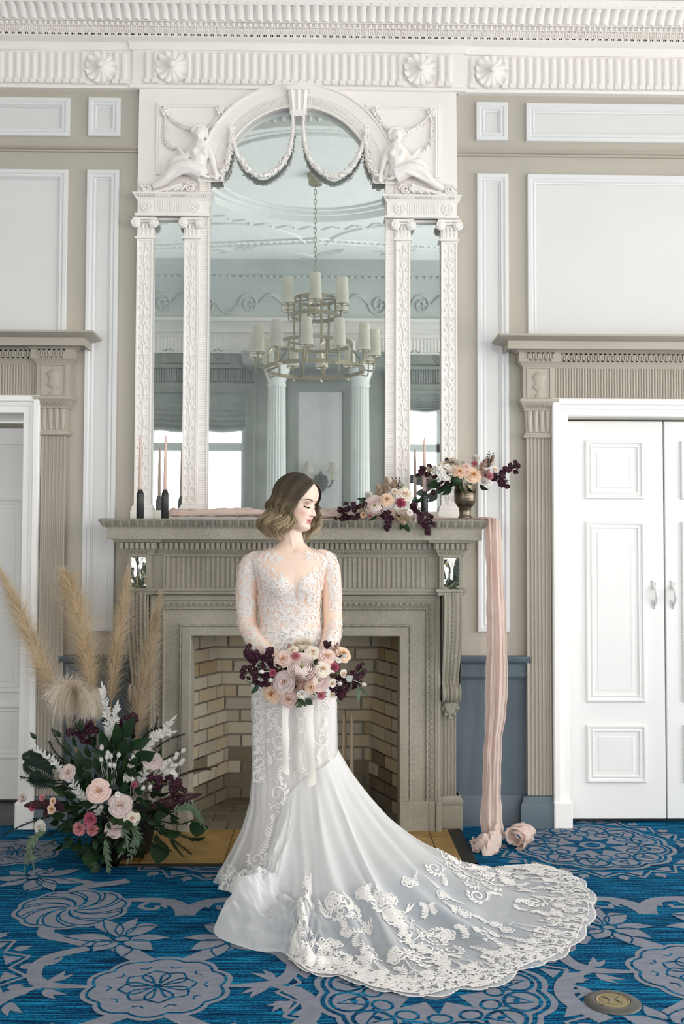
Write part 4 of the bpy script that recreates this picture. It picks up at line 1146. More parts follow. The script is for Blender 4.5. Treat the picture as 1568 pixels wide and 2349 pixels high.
# surround of the opening
ZS, DS, INS = mz(1366, 0, YF), 0.735, 0.207
YS = -0.02
prof = [(0.0, 0.0), (0.0, 0.148), (0.004, 0.152), (0.012, 0.152), (0.014, 0.146), (0.026, 0.146), (0.028, 0.136), (0.060, 0.130), (0.062, 0.138), (0.066, 0.141), (0.072, 0.139), (0.075, 0.128), (0.146, 0.128), (0.148, 0.136), (0.154, 0.140), (0.160, 0.136), (0.162, 0.142), (INS - 0.004, 0.142), (INS, 0.138), (INS, -0.02)]
x0, x1 = fx(-DS), fx(DS); HB = 0.158
mb = MB(); mb.grid([[(x0 + a, YS - b, HB), (x0 + a, YS - b, ZS - a), (x1 - a, YS - b, ZS - a), (x1 - a, YS - b, HB)] for a, b in prof]); mb.build('surround', STONE, fp, auto=30)
for s in (-1, 1):
    mb = MB()
    for (i0, i1, p) in ((0.0, 0.027, 0.158), (0.027, 0.062, 0.148), (0.062, 0.149, 0.146), (0.149, INS + 0.002, 0.152)):
        a, b = sorted((fx(s * (DS - i0 + 0.002)), fx(s * (DS - i1 + 0.0015)))); mb.cbox(a, b, YS - p - 0.006, YS + 0.02, 0.0, HB + 0.002, 0.004)
    mb.build('surround_plinth', STONE, fp)
# joint lines of the lintel, bead-and-reel and egg bands
mb = MB()
def band(path_pts, step, fn):
    A = [Vector(p) for p in path_pts]
    for a, b in zip(A, A[1:]):
        L = (b - a).length; n = int(L / step); d = (b - a).normalized()
        for k in range(n): fn(a + d * ((k + 0.5) * L / n), d)
def bead(i_, yy, step):
    pts = [(x0 + i_, yy, HB + 0.01), (x0 + i_, yy, ZS - i_), (x1 - i_, yy, ZS - i_), (x1 - i_, yy, HB + 0.01)]
    def fn(p, d):
        q = Vector((0, 0, 1)).rotation_difference(d); mb.blob(p, (0.005, 0.005, step * 0.33), 6, 5, q)
        for e in (-0.44, -0.36): mb.blob(p + d * step * e, (0.0055, 0.0055, 0.0025), 6, 4, q)
    band(pts, step, fn)
bead(0.154, YS - 0.140, 0.05); bead(0.068, YS - 0.140, 0.03)
mb.build('bead_and_reel', STONE, fp, smooth=True, kind='stuff')
mb = MB(); i_ = 0.044; yy = YS - 0.133
def egg(p, d):
    o = Vector((d.z, 0, -d.x)) * 1.0
    mb.blob(p, (0.008, 0.007, 0.010) if abs(d.x) > 0.5 else (0.010, 0.007, 0.008), 7, 5)
    mb.tube([p + d * (0.013 * math.cos(t)) + o * (0.015 * math.sin(t)) for t in np.linspace(-0.3, PI + 0.3, 7)], 0.0028, 4)
band([(x0 + i_, yy, HB + 0.01), (x0 + i_, yy, ZS - i_), (x1 - i_, yy, ZS - i_), (x1 - i_, yy, HB + 0.01)], 0.0285, egg)
mb.build('egg_band', STONE, fp, smooth=True, kind='stuff')
# consoles on fluted pilasters
for s in (-1, 1):
    c0, c1 = 0.741, 0.836
    prof = [(1.225, -0.235), (1.2, -0.252), (1.12, -0.258), (1.02, -0.247), (0.92, -0.222), (0.83, -0.192), (0.78, -0.174), (0.755, -0.168), (0.745, -0.172), (0.735, -0.19), (0.715, -0.203), (0.69, -0.203), (0.668, -0.19), (0.66, -0.165), (0.665, -0.13), (0.675, -0.10)]
    pts = catmull([(0, y, z) for z, y in prof], 40); g = []
    for i, p in enumerate(pts):
        t = (pts[min(i + 1, 39)] - pts[max(i - 1, 0)]).normalized(); n_ = Vector((0, -t.z, t.y)); n_ = n_ if n_.y < 0 or i > 34 else -n_
        if i > 30: n_ = Vector((0, -t.z, t.y)) if Vector((0, -t.z, t.y)).dot(Vector((0, p.y + 0.15, p.z - 0.70))) > 0 else -Vector((0, -t.z, t.y))
        zz = p.z; wd_ = 1.0 if zz > 1.0 else (0.9 + 0.1 * (zz - 0.78) / 0.22 if zz > 0.78 else (0.9 if zz > 0.745 else 1.0))
        row = []
        for u, h in ((0, -0.02), (0.0, 0.0), (0.06, 0.004), (0.12, 0.0), (0.17, -0.004), (0.3, 0.004), (0.43, -0.004), (0.5, 0.0), (0.57, -0.004), (0.7, 0.004), (0.83, -0.004), (0.88, 0.0), (0.94, 0.004), (1.0, 0.0), (1.0, -0.02)):
            q = p + n_ * h; row.append((fx(s * (c0 + (c1 - c0) * u * wd_)), q.y, q.z))
        g.append(row)
    mb = MB(); mb.grid(g)
    sd = [(y, z) for z, y in [(a_.z, a_.y) for a_ in pts]] + [(0.0, 0.675), (0.0, 1.225)]
    for u in (c0, c0 + (c1 - c0) * 0.98):
        mb.add([(fx(s * u), y, z) for y, z in sd], [tuple(range(len(sd)))])
    cons = mb.build('console', STONE, fp, auto=50)
    mb = MB()
    for i in range(0, 37):
        p = pts[i]; q = pts[min(i + 1, 39)]
        for e in (0, 0.5):
            r_ = p.lerp(q, e); wd_ = 1.0 if r_.z > 1.0 else (0.9 + 0.1 * (r_.z - 0.78) / 0.22 if r_.z > 0.78 else 0.92)
            mb.blob((fx(s * (c0 + (c1 - c0) * 0.5 * wd_)), r_.y - 0.003, r_.z), (0.0055, 0.006, 0.006), 6, 4)
    mb.build('bead_string', STONE, cons, smooth=True, kind='stuff')
    mb = MB()
    for k in range(5):
        a = (k - 2) * 0.55; b0 = Vector((fx(s * 0.789), -0.14, 0.655)); tip = b0 + Vector((0.042 * math.sin(a), 0.02, -0.075 * math.cos(a) * (1.0 if k != 2 else 1.1))); m_ = b0.lerp(tip, 0.55) + Vector((0, -0.018, 0)); wv = Vector((0.016 * math.cos(a), 0, 0.016 * math.sin(a)))
        mb.add([b0, m_ - wv, tip, m_ + wv, m_ + Vector((0, -0.006, 0))], [(0, 1, 4), (1, 2, 4), (2, 3, 4), (3, 0, 4)])
        mb.blob(tip, (0.012, 0.01, 0.010), 7, 5)
    mb.build('acanthus_drop', STONE, cons, smooth=True)
    p0, p1 = 0.745, 0.824; nn = 4; fw = (p1 - p0 - 0.006) / nn; pf = [(p0, 0.0), (p0, 0.088)]
    for k in range(nn):
        c = p0 + 0.003 + (k + 0.5) * fw; pf += [(c - fw * 0.4 * math.cos(PI * i / 6), 0.088 - 0.008 * math.sin(PI * i / 6)) for i in range(7)]
    pf += [(p1, 0.088), (p1, 0.0)]
    mb = MB(); mb.grid([[(fx(s * u), -b, z) for u, b in pf] for z in (0.16, 0.68)]); mb.build('fluted_pilaster', STONE, fp, auto=50)
    a, b = sorted((fx(s * 0.738), fx(s * 0.842)))
    mb = MB(); mb.crown([(a, 0), (a, -0.092), (b, -0.092), (b, 0)], [(0, 0), (0.014, 0), (0.014, 0.12), (0.012, 0.124), (0.016, 0.13), (0.016, 0.15), (0.01, 0.158), (0.004, 0.17), (0, 0.172)]); mb.build('pilaster_plinth', STONE, fp, auto=40)
    a, b = sorted((fx(s * 0.70), fx(s * 0.836))); mb = MB(); mb.box(a, b, -0.09, 0, 0.6, ZS + 0.03); mb.build('console_back', STONE, fp)

# ---- firebox of yellowish brick
BRICKS = [mat('firebrick_' + n, c, 0.85, c2, 30, 1.3, bump=0.7, bscale=110, spec=0.15) for n, c, c2 in (('cream', '#e4dbc8', '#d3c8b2'), ('buff', '#decfb3', '#cbbb9b'), ('grey', '#d6cdbb', '#c2b9a7'), ('tan', '#cbb691', '#b7a27d'), ('sooty', '#a0947f', '#7b705f'))]
MORTAR = mat('grey_mortar', '#928f85', 0.9, '#828077', 40, bump=0.6, bscale=150)
fbx = bpy.data.objects.new('firebox', None); COL.objects.link(fbx); fbx.location = (FX, 0.2, 0); fbx.parent = fp; fbx.matrix_parent_inverse = wmat(fp).inverted()
ME_BR = []
for v in range(5):
    mb = MB(); rr = random.Random(v)
    mb.cbox(-0.5, 0.5, -0.5, 0.5, -0.5, 0.5, 0.06)
    mb.v = [(x + rr.uniform(-0.012, 0.012), y + (rr.uniform(-0.12, 0.12) if y < 0 else 0), z + rr.uniform(-0.025, 0.025)) for x, y, z in mb.v]
    ME_BR.append([mb.mesh('brick', m) for m in BRICKS])
def yback(z): return 0.56 if z < 0.4 else 0.56 - 0.2 * ((z - 0.4) / 0.62) ** 1.35
def xl(y): return -0.545 - 0.398 * (0.56 - y)
def xr(y): return 0.277 + 0.341 * (0.56 - y)
CH = 0.0735; NC = 15
def brick(p, ux, n, L, row):
    """brick centred at p, long axis ux, outward normal n"""
    up = ux.cross(-n) if False else n.cross(ux); up = up if up.z > 0 else -up
    t = R.random(); i = (0 if t < 0.4 else 1 if t < 0.65 else 2 if t < 0.93 else 3)
    if row < 2 and R.random() < 0.75: i = 4
    elif row < 4 and R.random() < 0.3: i = 4
    M = Matrix((( ux.x, -n.x, up.x), (ux.y, -n.y, up.y), (ux.z, -n.z, up.z))).to_4x4()
    put('brick', ME_BR[R.randrange(5)][i], fbx, p, M.to_quaternion(), (L, 0.022, CH - 0.010))
BL = 0.2
for r in range(NC):
    z = 0.004 + (r + 0.5) * CH; y = yback(z); slope = (yback(z + 0.03) - yback(z - 0.03)) / 0.06
    n = Vector((0, -1, -slope * 1.0)).normalized() if slope else Vector((0, -1, 0)); n = Vector((0, -1, slope)).normalized()
    a, b = xl(y), xr(y); x = a - (0.0 if r % 2 else BL * 0.5) - 0.02
    while x < b:
        L0, L1 = max(x, a), min(x + BL, b)
        if L1 - L0 > 0.035: brick(Vector(((L0 + L1) / 2, y, z)), Vector((1, 0, 0)), n, L1 - L0 - 0.011, r)
        x += BL
    for s in (-1, 1):
        f = xl if s < 0 else xr; A = Vector((f(-0.02), -0.02, z)); B = Vector((f(y), y, z)); d = (B - A); Lt = d.length; d.normalize()
        nn_ = Vector((-d.y * s, d.x * s, 0)); nn_ = nn_ if nn_.x * s < 0 else -nn_
        u = -(0.0 if r % 2 else BL * 0.5) - 0.03
        while u < Lt:
            L0, L1 = max(u, 0), min(u + BL, Lt)
            if L1 - L0 > 0.035: brick(A + d * ((L0 + L1) / 2), d if s < 0 else d, nn_, L1 - L0 - 0.011, r)
            u += BL
mb = MB(); off = 0.0005
zs = np.linspace(0, NC * CH + 0.02, 24)
mb.grid([[(xl(-0.03) - 0.02, -0.03, z), (xl(yback(z)) - 0.01, yback(z) + off, z), (xr(yback(z)) + 0.01, yback(z) + off, z), (xr(-0.03) + 0.02, -0.03, z)] for z in zs])
mb.build('mortar_bed', MORTAR, fbx)
SOOT = mat('sooty_cast_iron', '#3b3832', 0.8)
mb = MB(); mb.box(-0.95, 0.7, -0.01, 0.75, NC * CH + 0.005, NC * CH + 0.05); mb.box(-1.0, -0.9, 0.0, 0.75, -0.02, NC * CH + 0.05); mb.box(0.6, 0.7, 0.0, 0.75, -0.02, NC * CH + 0.05); mb.box(-1.0, 0.7, 0.72, 0.78, -0.02, NC * CH + 0.05); mb.build('roof_and_light_block', SOOT, fbx)  # firebox roof, plus an added unseen outer box that blocks light
mb = MB()
for s in (-1, 1):
    a, b = sorted((fx(s * (DS - INS + 0.003)), fx(s * (DS - INS + 0.02)))); mb.box(a, b, -0.09, 0.02, 0.0, 1.0)
mb.build('iron_edge', SOOT, fbx)
# ---- hearth tiles
HEARTH = [mat('ochre_hearth_stone_' + n, c, 0.42, c2, 9, 1.3, bump=0.25, bscale=60, spec=0.4) for n, c, c2 in (('dark', '#8a6a33', '#6f5329'), ('mid', '#9c7a3e', '#7e6130'), ('light', '#a98a52', '#8d6f3c'))]
GREYT = [mat('grey_hearth_tile_' + n, c, 0.6, c2, 12, 1.2, bump=0.3, bscale=80) for n, c, c2 in (('a', '#7d7565', '#696252'), ('b', '#877f6e', '#726a59'))]
BLACKM = mat('black_edging_strip', '#23211f', 0.5, '#2c2a27', 20)
hr = bpy.data.objects.new('hearth', None); COL.objects.link(hr); hr.location = (FX, -0.4, 0); hr.parent = fp; hr.matrix_parent_inverse = wmat(fp).inverted()
def tile(x0, x1, y0, y1, m, h=0.014, g=0.0018, nm='hearth_tile'):
    mb = MB(); c = 0.002
    v = [(x0 + g, y0 + g, 0), (x1 - g, y0 + g, 0), (x1 - g, y1 - g, 0), (x0 + g, y1 - g, 0)]; v += [(a, b, h - c) for a, b, _ in v]
    v += [(x0 + g + c, y0 + g + c, h), (x1 - g - c, y0 + g + c, h), (x1 - g - c, y1 - g - c, h), (x0 + g + c, y1 - g - c, h)]
    f = [(8, 9, 10, 11)]
    for i in range(4): j = (i + 1) % 4; f += [(i, j, j + 4, i + 4), (i + 4, j + 4, j + 8, i + 8)]
    mb.add(v, f); mb.build(nm, m, hr)
hx0, hx1 = fx(-0.775), 0.638
xs = [hx0, hx0 + 0.09, hx0 + 0.47, hx0 + 0.86, hx0 + 1.2, hx1 - 0.10, hx1]
for i in range(len(xs) - 1):
    for j, (a, b) in enumerate(((-0.69, -0.30), (-0.30, -0.13))):
        tile(xs[i], xs[i + 1], a, b, HEARTH[(i * 2 + j * 3 + (1 if i in (0, 5) else 0)) % 3 if j == 0 else 2])
k = 0
for iy in range(5):
    y0 = -0.13 + iy * 0.165
    for ix in range(-5, 5):
        x0_ = FX - 0.02 + ix * 0.165 + (0.08 if iy % 2 else 0)
        if x0_ + 0.165 < xl(min(y0, 0.55)) - 0.05 or x0_ > xr(min(y0, 0.55)) + 0.05: continue
        tile(x0_, x0_ + 0.165, y0, y0 + 0.165, GREYT[(ix + iy) % 2], 0.012); k += 1
mb = MB(); mb.box(hx0 - 0.07, hx1 + 0.07, -0.712, -0.6885, 0, 0.010); mb.box(hx1, hx1 + 0.068, -0.712, -0.09, 0, 0.010); mb.box(hx0 - 0.07, hx0, -0.712, -0.09, 0, 0.010); mb.build('black_border', BLACKM, hr)
mb = MB(); mb.box(hx0, hx1, -0.69, -0.1, 0, 0.006); mb.box(-0.9, 0.6, -0.12, 0.7, -0.01, 0.004); mb.build('tile_bed', MORTAR, hr)
# ================================================================ far side of the room (seen in the mirrors)
MY = -0.006
def bw(px, py, pr=0.0): return P(px, py, 7.2 + 2 * MY - pr)          # virtual plane of the back wall
YBK = ROOM_B
COLW = mat('column_white', '#e6e7e4', 0.5, '#dfe0dd', 3)
DIM = mat('window_frame_paint', '#c9cdca', 0.5)
PANE = bpy.data.materials.new('window_pane'); PANE.use_nodes = True
_n = PANE.node_tree; _g = nd(_n, 'ShaderNodeBsdfGlossy'); _g.inputs['Roughness'].default_value = 0.02; _t = nd(_n, 'ShaderNodeBsdfTransparent'); _m = nd(_n, 'ShaderNodeMixShader'); _m.inputs[0].default_value = 0.05
_n.links.new(_t.outputs[0], _m.inputs[1]); _n.links.new(_g.outputs[0], _m.inputs[2]); _n.links.new(_m.outputs[0], _n.nodes['Material Output'].inputs['Surface'])


def window(name, axis, pos, u0, u1, z0, z1, mull=True, depth=0.12, sgn=-1, label=None):
    rt = sroot(name); 
    if label: rt['label'] = label
    def bx(a, b, c, d, t0=0.03, t1=0.11):
        mb_ = MB(); lo, hi = sorted((pos + sgn * t0, pos + sgn * t1))
        mb_.box(a, b, lo, hi, c, d) if axis == 'y' else mb_.box(lo, hi, a, b, c, d); return mb_
    t = 0.06; tr_ = z0 + (z1 - z0) * 0.76
    for (a, b, c, d) in ((u0, u0 + t, z0, z1), (u1 - t, u1, z0, z1)): bx(a, b, c, d).build('jamb', DIM, rt)
    for (c, d) in ((z0, z0 + t), (z1 - t, z1), (tr_ - 0.05, tr_ + 0.05)): bx(u0 + t, u1 - t, c, d).build('rail', DIM, rt)
    m_ = (u0 + u1) / 2
    if mull: bx(m_ - 0.045, m_ + 0.045, z0 + t, z1 - t).build('mullion', DIM, rt)
    segs = ((u0 + t, m_ - 0.045), (m_ + 0.045, u1 - t)) if mull else ((u0 + t, u1 - t),)
    for a, b in segs:
        for c, d in ((z0 + t, tr_ - 0.05), (tr_ + 0.05, z1 - t)):
            bx(a, b, c, d, 0.068, 0.072).build('pane', PANE, rt)
    return rt


for i, (a, b, c, d) in enumerate(BACK_WIN): window('window_%d' % (i + 1), 'y', YBK, a, b, c, d, mull=i < 2)
for i, (a, b, c, d) in enumerate(RIGHT_WIN): window('window_%d' % (i + 5), 'x', ROOM_R, a, b, c, d, sgn=1)
# casings, reeded heads and dark upper wall zone
for (a, b, c, d) in BACK_WIN:
    mb = MB(); pr_ = [(-0.12, 0), (-0.12, 0.03), (-0.1, 0.04), (-0.03, 0.03), (0.0, 0.02), (0.0, -0.03)]
    rows = [[(a + u, YBK + v, c - 0.1), (a + u, YBK + v, d - u), (b - u, YBK + v, d - u), (b - u, YBK + v, c - 0.1)] for u, v in pr_]
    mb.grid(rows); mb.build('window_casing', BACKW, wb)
    mb = MB(); x = a - 0.1
    while x < b + 0.1: mb.box(x, x + 0.018, YBK, YBK + 0.05, d + 0.13, d + 0.28); x += 0.03
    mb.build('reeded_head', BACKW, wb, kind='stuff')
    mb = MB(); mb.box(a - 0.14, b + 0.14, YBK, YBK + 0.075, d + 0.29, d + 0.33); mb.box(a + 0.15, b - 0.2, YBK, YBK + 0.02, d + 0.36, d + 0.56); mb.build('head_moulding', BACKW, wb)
    mb = MB()
    for k in range(4):
        mb.tube([(a + 0.25 + k * 0.3 + x_, YBK + 0.025, d + 0.46 + z_) for x_, z_ in spiral2(0, 0, 0.08, 0.02, PI, 1.4 if k % 2 else -1.4, 16)], 0.012, 5)
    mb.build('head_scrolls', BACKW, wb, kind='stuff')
# cornice of the other walls
def cornice_run(path, nm):
    t = sroot(nm); mb = MB(); mb.crown(path, low); mb.build('frieze_band', WHITE, t, auto=35); mb = MB(); mb.crown(path, top); mb.build('crown_moulding', WHITE, t, auto=35)
    mb = MB()
    for (x0_, y0_), (x1_, y1_) in zip(path, path[1:]):
        d = Vector((x1_ - x0_, y1_ - y0_, 0)); L = d.length; d.normalize(); n_ = Vector((d.y, -d.x, 0)); u = 0.1
        while u < L - 0.1:
            p = Vector((x0_, y0_, 0)) + d * u
            g = [[p - d * 0.017 + n_ * 0.026 + Vector((0, 0, z)), p + n_ * 0.042 + Vector((0, 0, z)), p + d * 0.017 + n_ * 0.026 + Vector((0, 0, z))] for z in (FZ0 + 0.005, FZ1 - 0.01)]
            mb.grid(g); u += pitch
            q = p + n_ * 0.11; mb.add([q - d * 0.006 + Vector((0, 0, zc(83, 0.11))), q + d * 0.006 + Vector((0, 0, zc(83, 0.11))), q + d * 0.006 + Vector((0, 0, zc(63, 0.11))), q - d * 0.006 + Vector((0, 0, zc(63, 0.11)))], [(0, 1, 2, 3)])
    mb.build('frieze_flutes', WHITE, t, kind='stuff')
cornice_run([(ROOM_R, 0), (ROOM_R, ROOM_B), (ROOM_L, ROOM_B), (ROOM_L, 0)][0:4], 'trim_4')
for rx in (-2.4, -0.55, 0.55, 2.4): put('rosette', ME_ROS, wb, (rx, YBK + 0.03, ROSZ), (0, 0, PI))
# fluted columns
def fluted_column(x, y, r, z1):
    t = sroot('column'); mb = MB(); rows = []
    for z, k in ((0.22, 1.0), (1.2, 1.0), (2.2, 0.95), (z1 - 0.25, 0.86)):
        row = []
        for i in range(144):
            a = 2 * PI * i / 144; rr = r * k - 0.014 * abs(math.sin(10 * a)) ; row.append((x + rr * math.cos(a), y + rr * math.sin(a), z))
        rows.append(row)
    mb.grid(rows, cv=True); mb.build('shaft', COLW, t, auto=40)
    mb = MB(); mb.lathe([(r * 1.5, 0), (r * 1.5, 0.08), (r * 1.35, 0.1), (r * 1.4, 0.13), (r * 1.1, 0.17), (r * 1.15, 0.2), (r, 0.23)], (x, y, 0), 32); mb.build('column_base', COLW, t, auto=40)
    mb = MB(); mb.lathe([(r * 0.86, z1 - 0.26), (r * 0.95, z1 - 0.24), (r * 0.88, z1 - 0.2), (r * 1.1, z1 - 0.12), (r * 1.3, z1 - 0.06), (r * 1.3, z1)], (x, y, 0), 32); mb.build('column_capital', COLW, t, auto=40)
    return t
for pxl, pxr in ((610, 657), (804, 849)):
    a, b = bw(pxl, 1000, 0.45).x, bw(pxr, 1000, 0.45).x; fluted_column((a + b) / 2, YBK + 0.42, (b - a) / 2, bw(700, 838, 0.45).z)
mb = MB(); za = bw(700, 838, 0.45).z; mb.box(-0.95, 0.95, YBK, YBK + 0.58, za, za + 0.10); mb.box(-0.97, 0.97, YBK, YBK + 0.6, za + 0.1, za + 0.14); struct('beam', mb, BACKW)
# recessed centre panel
pa, pb = bw(684, 1000).x, bw(784, 1000).x; pt = bw(730, 900).z
mb = MB(); pr_ = [(-0.13, 0), (-0.13, 0.03), (-0.1, 0.035), (-0.02, 0.02), (0, 0.0)]
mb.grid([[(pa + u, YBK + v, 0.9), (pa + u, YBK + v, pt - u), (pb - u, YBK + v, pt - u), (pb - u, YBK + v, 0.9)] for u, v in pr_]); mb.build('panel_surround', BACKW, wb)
mb = MB(); mb.box(pa, pb, YBK, YBK + 0.006, 1.0, pt); mb.build('panel_field', PANEL, wb)
# dado of the far walls
mb = MB(); mb.box(ROOM_L, -2.5, YBK, YBK + 0.02, 0, 0.86); mb.box(-0.95, 1.0, YBK, YBK + 0.02, 0, 0.86); mb.box(2.55, ROOM_R, YBK, YBK + 0.02, 0, 0.86); mb.build('dado_panel', DADO, wb)
# roman blinds
BLIND = mat('grey_linen_blind', '#8d928f', 0.9, '#7b807d', 20, bump=0.4, bscale=90)
def blind(a, b, ztop, zbot, label):
    rt = thing('roman_blind', label, 'blind', ((a + b) / 2, YBK + 0.02, ztop), 'roman blinds'); n = 5
    mb = MB(); rows = []
    H = ztop - zbot
    for i in range(41):
        t = i / 40; z = ztop - H * t; f = 0.0 if t < 0.35 else 0.05 * abs(math.sin((t - 0.35) * PI * n / 0.65)) * (0.4 + t)
        rows.append([(a + (b - a) * j / 16, YBK + 0.03 + f + 0.006 * math.sin(j * 1.3 + i), z + 0.012 * math.sin(j * 0.9) * t) for j in range(17)])
    mb.grid(rows); mb.build('fabric', BLIND, rt, smooth=True)
    mb = MB(); mb.box(a, b, YBK + 0.01, YBK + 0.06, ztop - 0.01, ztop + 0.03); mb.build('headrail', BLIND, rt)
blind(BACK_WIN[0][0] + 0.0, BACK_WIN[0][1], BACK_WIN[0][3], bw(520, 992).z, 'grey linen roman blind pulled half down over the window left of the columns')
blind(BACK_WIN[1][0], BACK_WIN[1][1], BACK_WIN[1][3], bw(970, 946).z, 'grey linen roman blind gathered high over the window right of the columns')
# double wall sconce
BRONZE = mat('dark_bronze', '#5d6460', 0.45, '#4a504c', 20, metal=0.6)
SHADE = mat('cream_lamp_shade', '#e3ded2', 0.8, '#dcd6c8', 30, bump=0.2, bscale=200, trans=0.35)
IVORY = mat('ivory_candle_tube', '#d9cda8', 0.5)
c = bw(735, 1105, 0.08)
sc = thing('wall_sconce', 'dark bronze double wall sconce with two small cream shades between the columns', 'lamp', (c.x, YBK, c.z))
mb = MB(); mb.prism([(c.x + x, c.z + z) for x, z in ((0, -0.14), (0.05, -0.1), (0.095, 0.0), (0.075, 0.07), (0.03, 0.09), (0, 0.14), (-0.03, 0.09), (-0.075, 0.07), (-0.095, 0.0), (-0.05, -0.1))], YBK, YBK + 0.03)
for k in range(6): mb.blob((c.x, YBK + 0.035, c.z - 0.1 + k * 0.035), (0.05 - 0.006 * abs(k - 2), 0.02, 0.014), 8, 5)
mb.build('back_plate', BRONZE, sc)
for s in (-1, 1):
    e = (c.x + s * 0.145, YBK + 0.12); mb = MB(); mb.tube(catmull([(c.x, YBK + 0.03, c.z), (c.x + s * 0.05, YBK + 0.08, c.z - 0.05), (c.x + s * 0.11, YBK + 0.11, c.z - 0.06), (e[0], e[1], c.z + 0.0)], 16), 0.011, 7)
    mb.lathe([(0.001, 0), (0.03, 0.006), (0.032, 0.012), (0.012, 0.016), (0.001, 0.018)], (e[0], e[1], c.z), 16); arm = mb.build('arm', BRONZE, sc, smooth=True)
    mb = MB(); mb.lathe([(0.012, 0), (0.012, 0.13), (0.001, 0.131)], (e[0], e[1], c.z + 0.015), 12); mb.build('candle_tube', IVORY, sc)
    mb = MB(); mb.lathe([(0.07, 0), (0.052, 0.07), (0.034, 0.14)], (e[0], e[1], c.z + 0.10), 20, caps=False); mb.build('lamp_shade', SHADE, sc, smooth=True)
# smoke detector on the ceiling
d_ = P(408, 576, -2 * MY * -1 + 2.6); 
mb = MB(); sdx, sdy = -1.1, -3.0
sd = thing('smoke_detector', 'small dark smoke detector on the ceiling seen in the left side mirror', 'detector', (sdx, sdy, CEIL))
mb.lathe([(0.07, 0), (0.07, -0.02), (0.045, -0.045), (0.001, -0.05)][::-1], (sdx, sdy, CEIL), 20); mb.build('detector_body', BRONZE, sd, auto=40)

# ---------------------------------------------------------------- chandelier
BRASS = mat('aged_brass', '#a3977b', 0.32, '#8a7e64', 12, metal=0.9)
def cz(py, dd=0.0): return P(725, py, -CH_Y + 2 * MY + dd).z
ch = thing('chandelier', 'two-tier brass ring chandelier with tall cream drum shades', 'chandelier', (CH_X, CH_Y, CEIL))
def cring(nm, r, z, w=0.034, t=0.008):
    mb = MB(); mb.lathe([(r - t, z - w / 2), (r + t, z - w / 2), (r + t, z + w / 2), (r - t, z + w / 2), (r - t, z - w / 2)], (CH_X, CH_Y, 0), 64, caps=False); return mb.build(nm, BRASS, ch, auto=40)
zL, zM, zU, zT = cz(848), cz(790), cz(726), cz(688)
RL, RM, RU = 0.435, 0.40, 0.20
cring('lower_ring', RL, zL); cring('middle_ring', RM * 0.83, zM, 0.028); cring('upper_ring', RU, zU); cring('top_ring', RU - 0.012, zT, 0.026)
mb = MB(); mb.lathe([(0.001, zT + 0.01), (0.075, zT + 0.01), (0.075, zT + 0.055), (0.03, zT + 0.06), (0.015, zT + 0.1), (0.001, zT + 0.1)], (CH_X, CH_Y, 0), 24)
mb.build('hub', BRASS, ch, auto=40)
for k in range(6):
    a = PI / 3 * k + 0.2; ca, sa = math.cos(a), math.sin(a); at = lambda r, z: (CH_X + r * ca, CH_Y + r * sa, z)
    mb = MB(); mb.tube([at(RU - 0.012, zT), at(RU - 0.012, zM - 0.03)], 0.011, 4); mb.tube([at(RU - 0.012, zM - 0.03), at(RM * 0.83, zM - 0.03)], 0.009, 4); mb.tube([at(0.02, zT), at(RU, zT)], 0.008, 4); mb.build('inner_bar', BRASS, ch)
    mb = MB(); mb.tube([at(RM * 0.83, zM + 0.01), at(RM * 0.83, zL + 0.03)], 0.010, 4); mb.tube([at(RM * 0.83, zL + 0.04), at(RL, zL)], 0.010, 4); mb.build('outer_bar', BRASS, ch)
    a += PI / 6; ca, sa = math.cos(a), math.sin(a); mb = MB(); mb.tube([at(RL - 0.005, zL - 0.01), at(RL - 0.005, zL + 0.12)], 0.010, 4); mb.tube([at(RL - 0.005, zL + 0.12), at(RM * 0.83, zM)], 0.009, 4); mb.build('outer_bar', BRASS, ch)
SH = [(0.056, 0.0), (0.057, 0.0), (0.045, 0.235), (0.044, 0.235)]
def lamp(a, r, zr, zs):
    ca, sa = math.cos(a), math.sin(a); at = lambda q, z: (CH_X + q * ca, CH_Y + q * sa, z)
    mb = MB(); mb.tube(catmull([at(r - 0.09, zr), at(r - 0.04, zr - 0.012), at(r - 0.008, zr), at(r, zs + 0.02)], 14), 0.007, 6)
    mb.lathe([(0.001, 0), (0.022, 0.002), (0.024, 0.01), (0.013, 0.02), (0.012, 0.06), (0.001, 0.06)], (*at(r, zs)[:2], zs - 0.005), 14); arm = mb.build('lamp_arm', BRASS, ch, smooth=True)
    mb = MB(); mb.lathe([(0.057, 0.0), (0.0445, 0.235)], (*at(r, zs)[:2], zs), 28, caps=False)
    mb.build('lamp_shade', SHADE, arm, smooth=True)
    mb = MB(); mb.lathe([(0.0565, -0.004), (0.0585, -0.004), (0.0585, 0.004), (0.0565, 0.004)], (*at(r, zs)[:2], zs), 28, caps=False); mb.build('shade_rim', BRASS, arm)
for k in range(12): lamp(2 * PI * k / 12 + 0.12, 0.53, zL - 0.005, cz(820))
for k in range(6): lamp(2 * PI * k / 6 + 0.5, 0.275, zU - 0.005, cz(706))
mb = MB(); mb.lathe([(0.075, 0), (0.075, -0.02), (0.065, -0.05), (0.06, -0.09), (0.012, -0.095), (0.001, -0.095)][::-1], (CH_X, CH_Y, CEIL), 24); mb.build('ceiling_canopy', BRASS, ch, auto=40)
mb = MB(); z = CEIL - 0.09; k = 0
while z > zT + 0.09:
    pts = []
    for t in np.linspace(0, 2 * PI, 13)[:-1]:
        u, v = 0.011 * math.cos(t), 0.026 * math.sin(t); pts.append((CH_X + (u if k % 2 else 0), CH_Y + (0 if k % 2 else u), z - 0.024 + v))
    rows = []
    mb.tube(pts + [pts[0]], 0.0035, 5, caps=False); z -= 0.043; k += 1
mb.build('chain', BRASS, ch, smooth=True, kind='stuff')
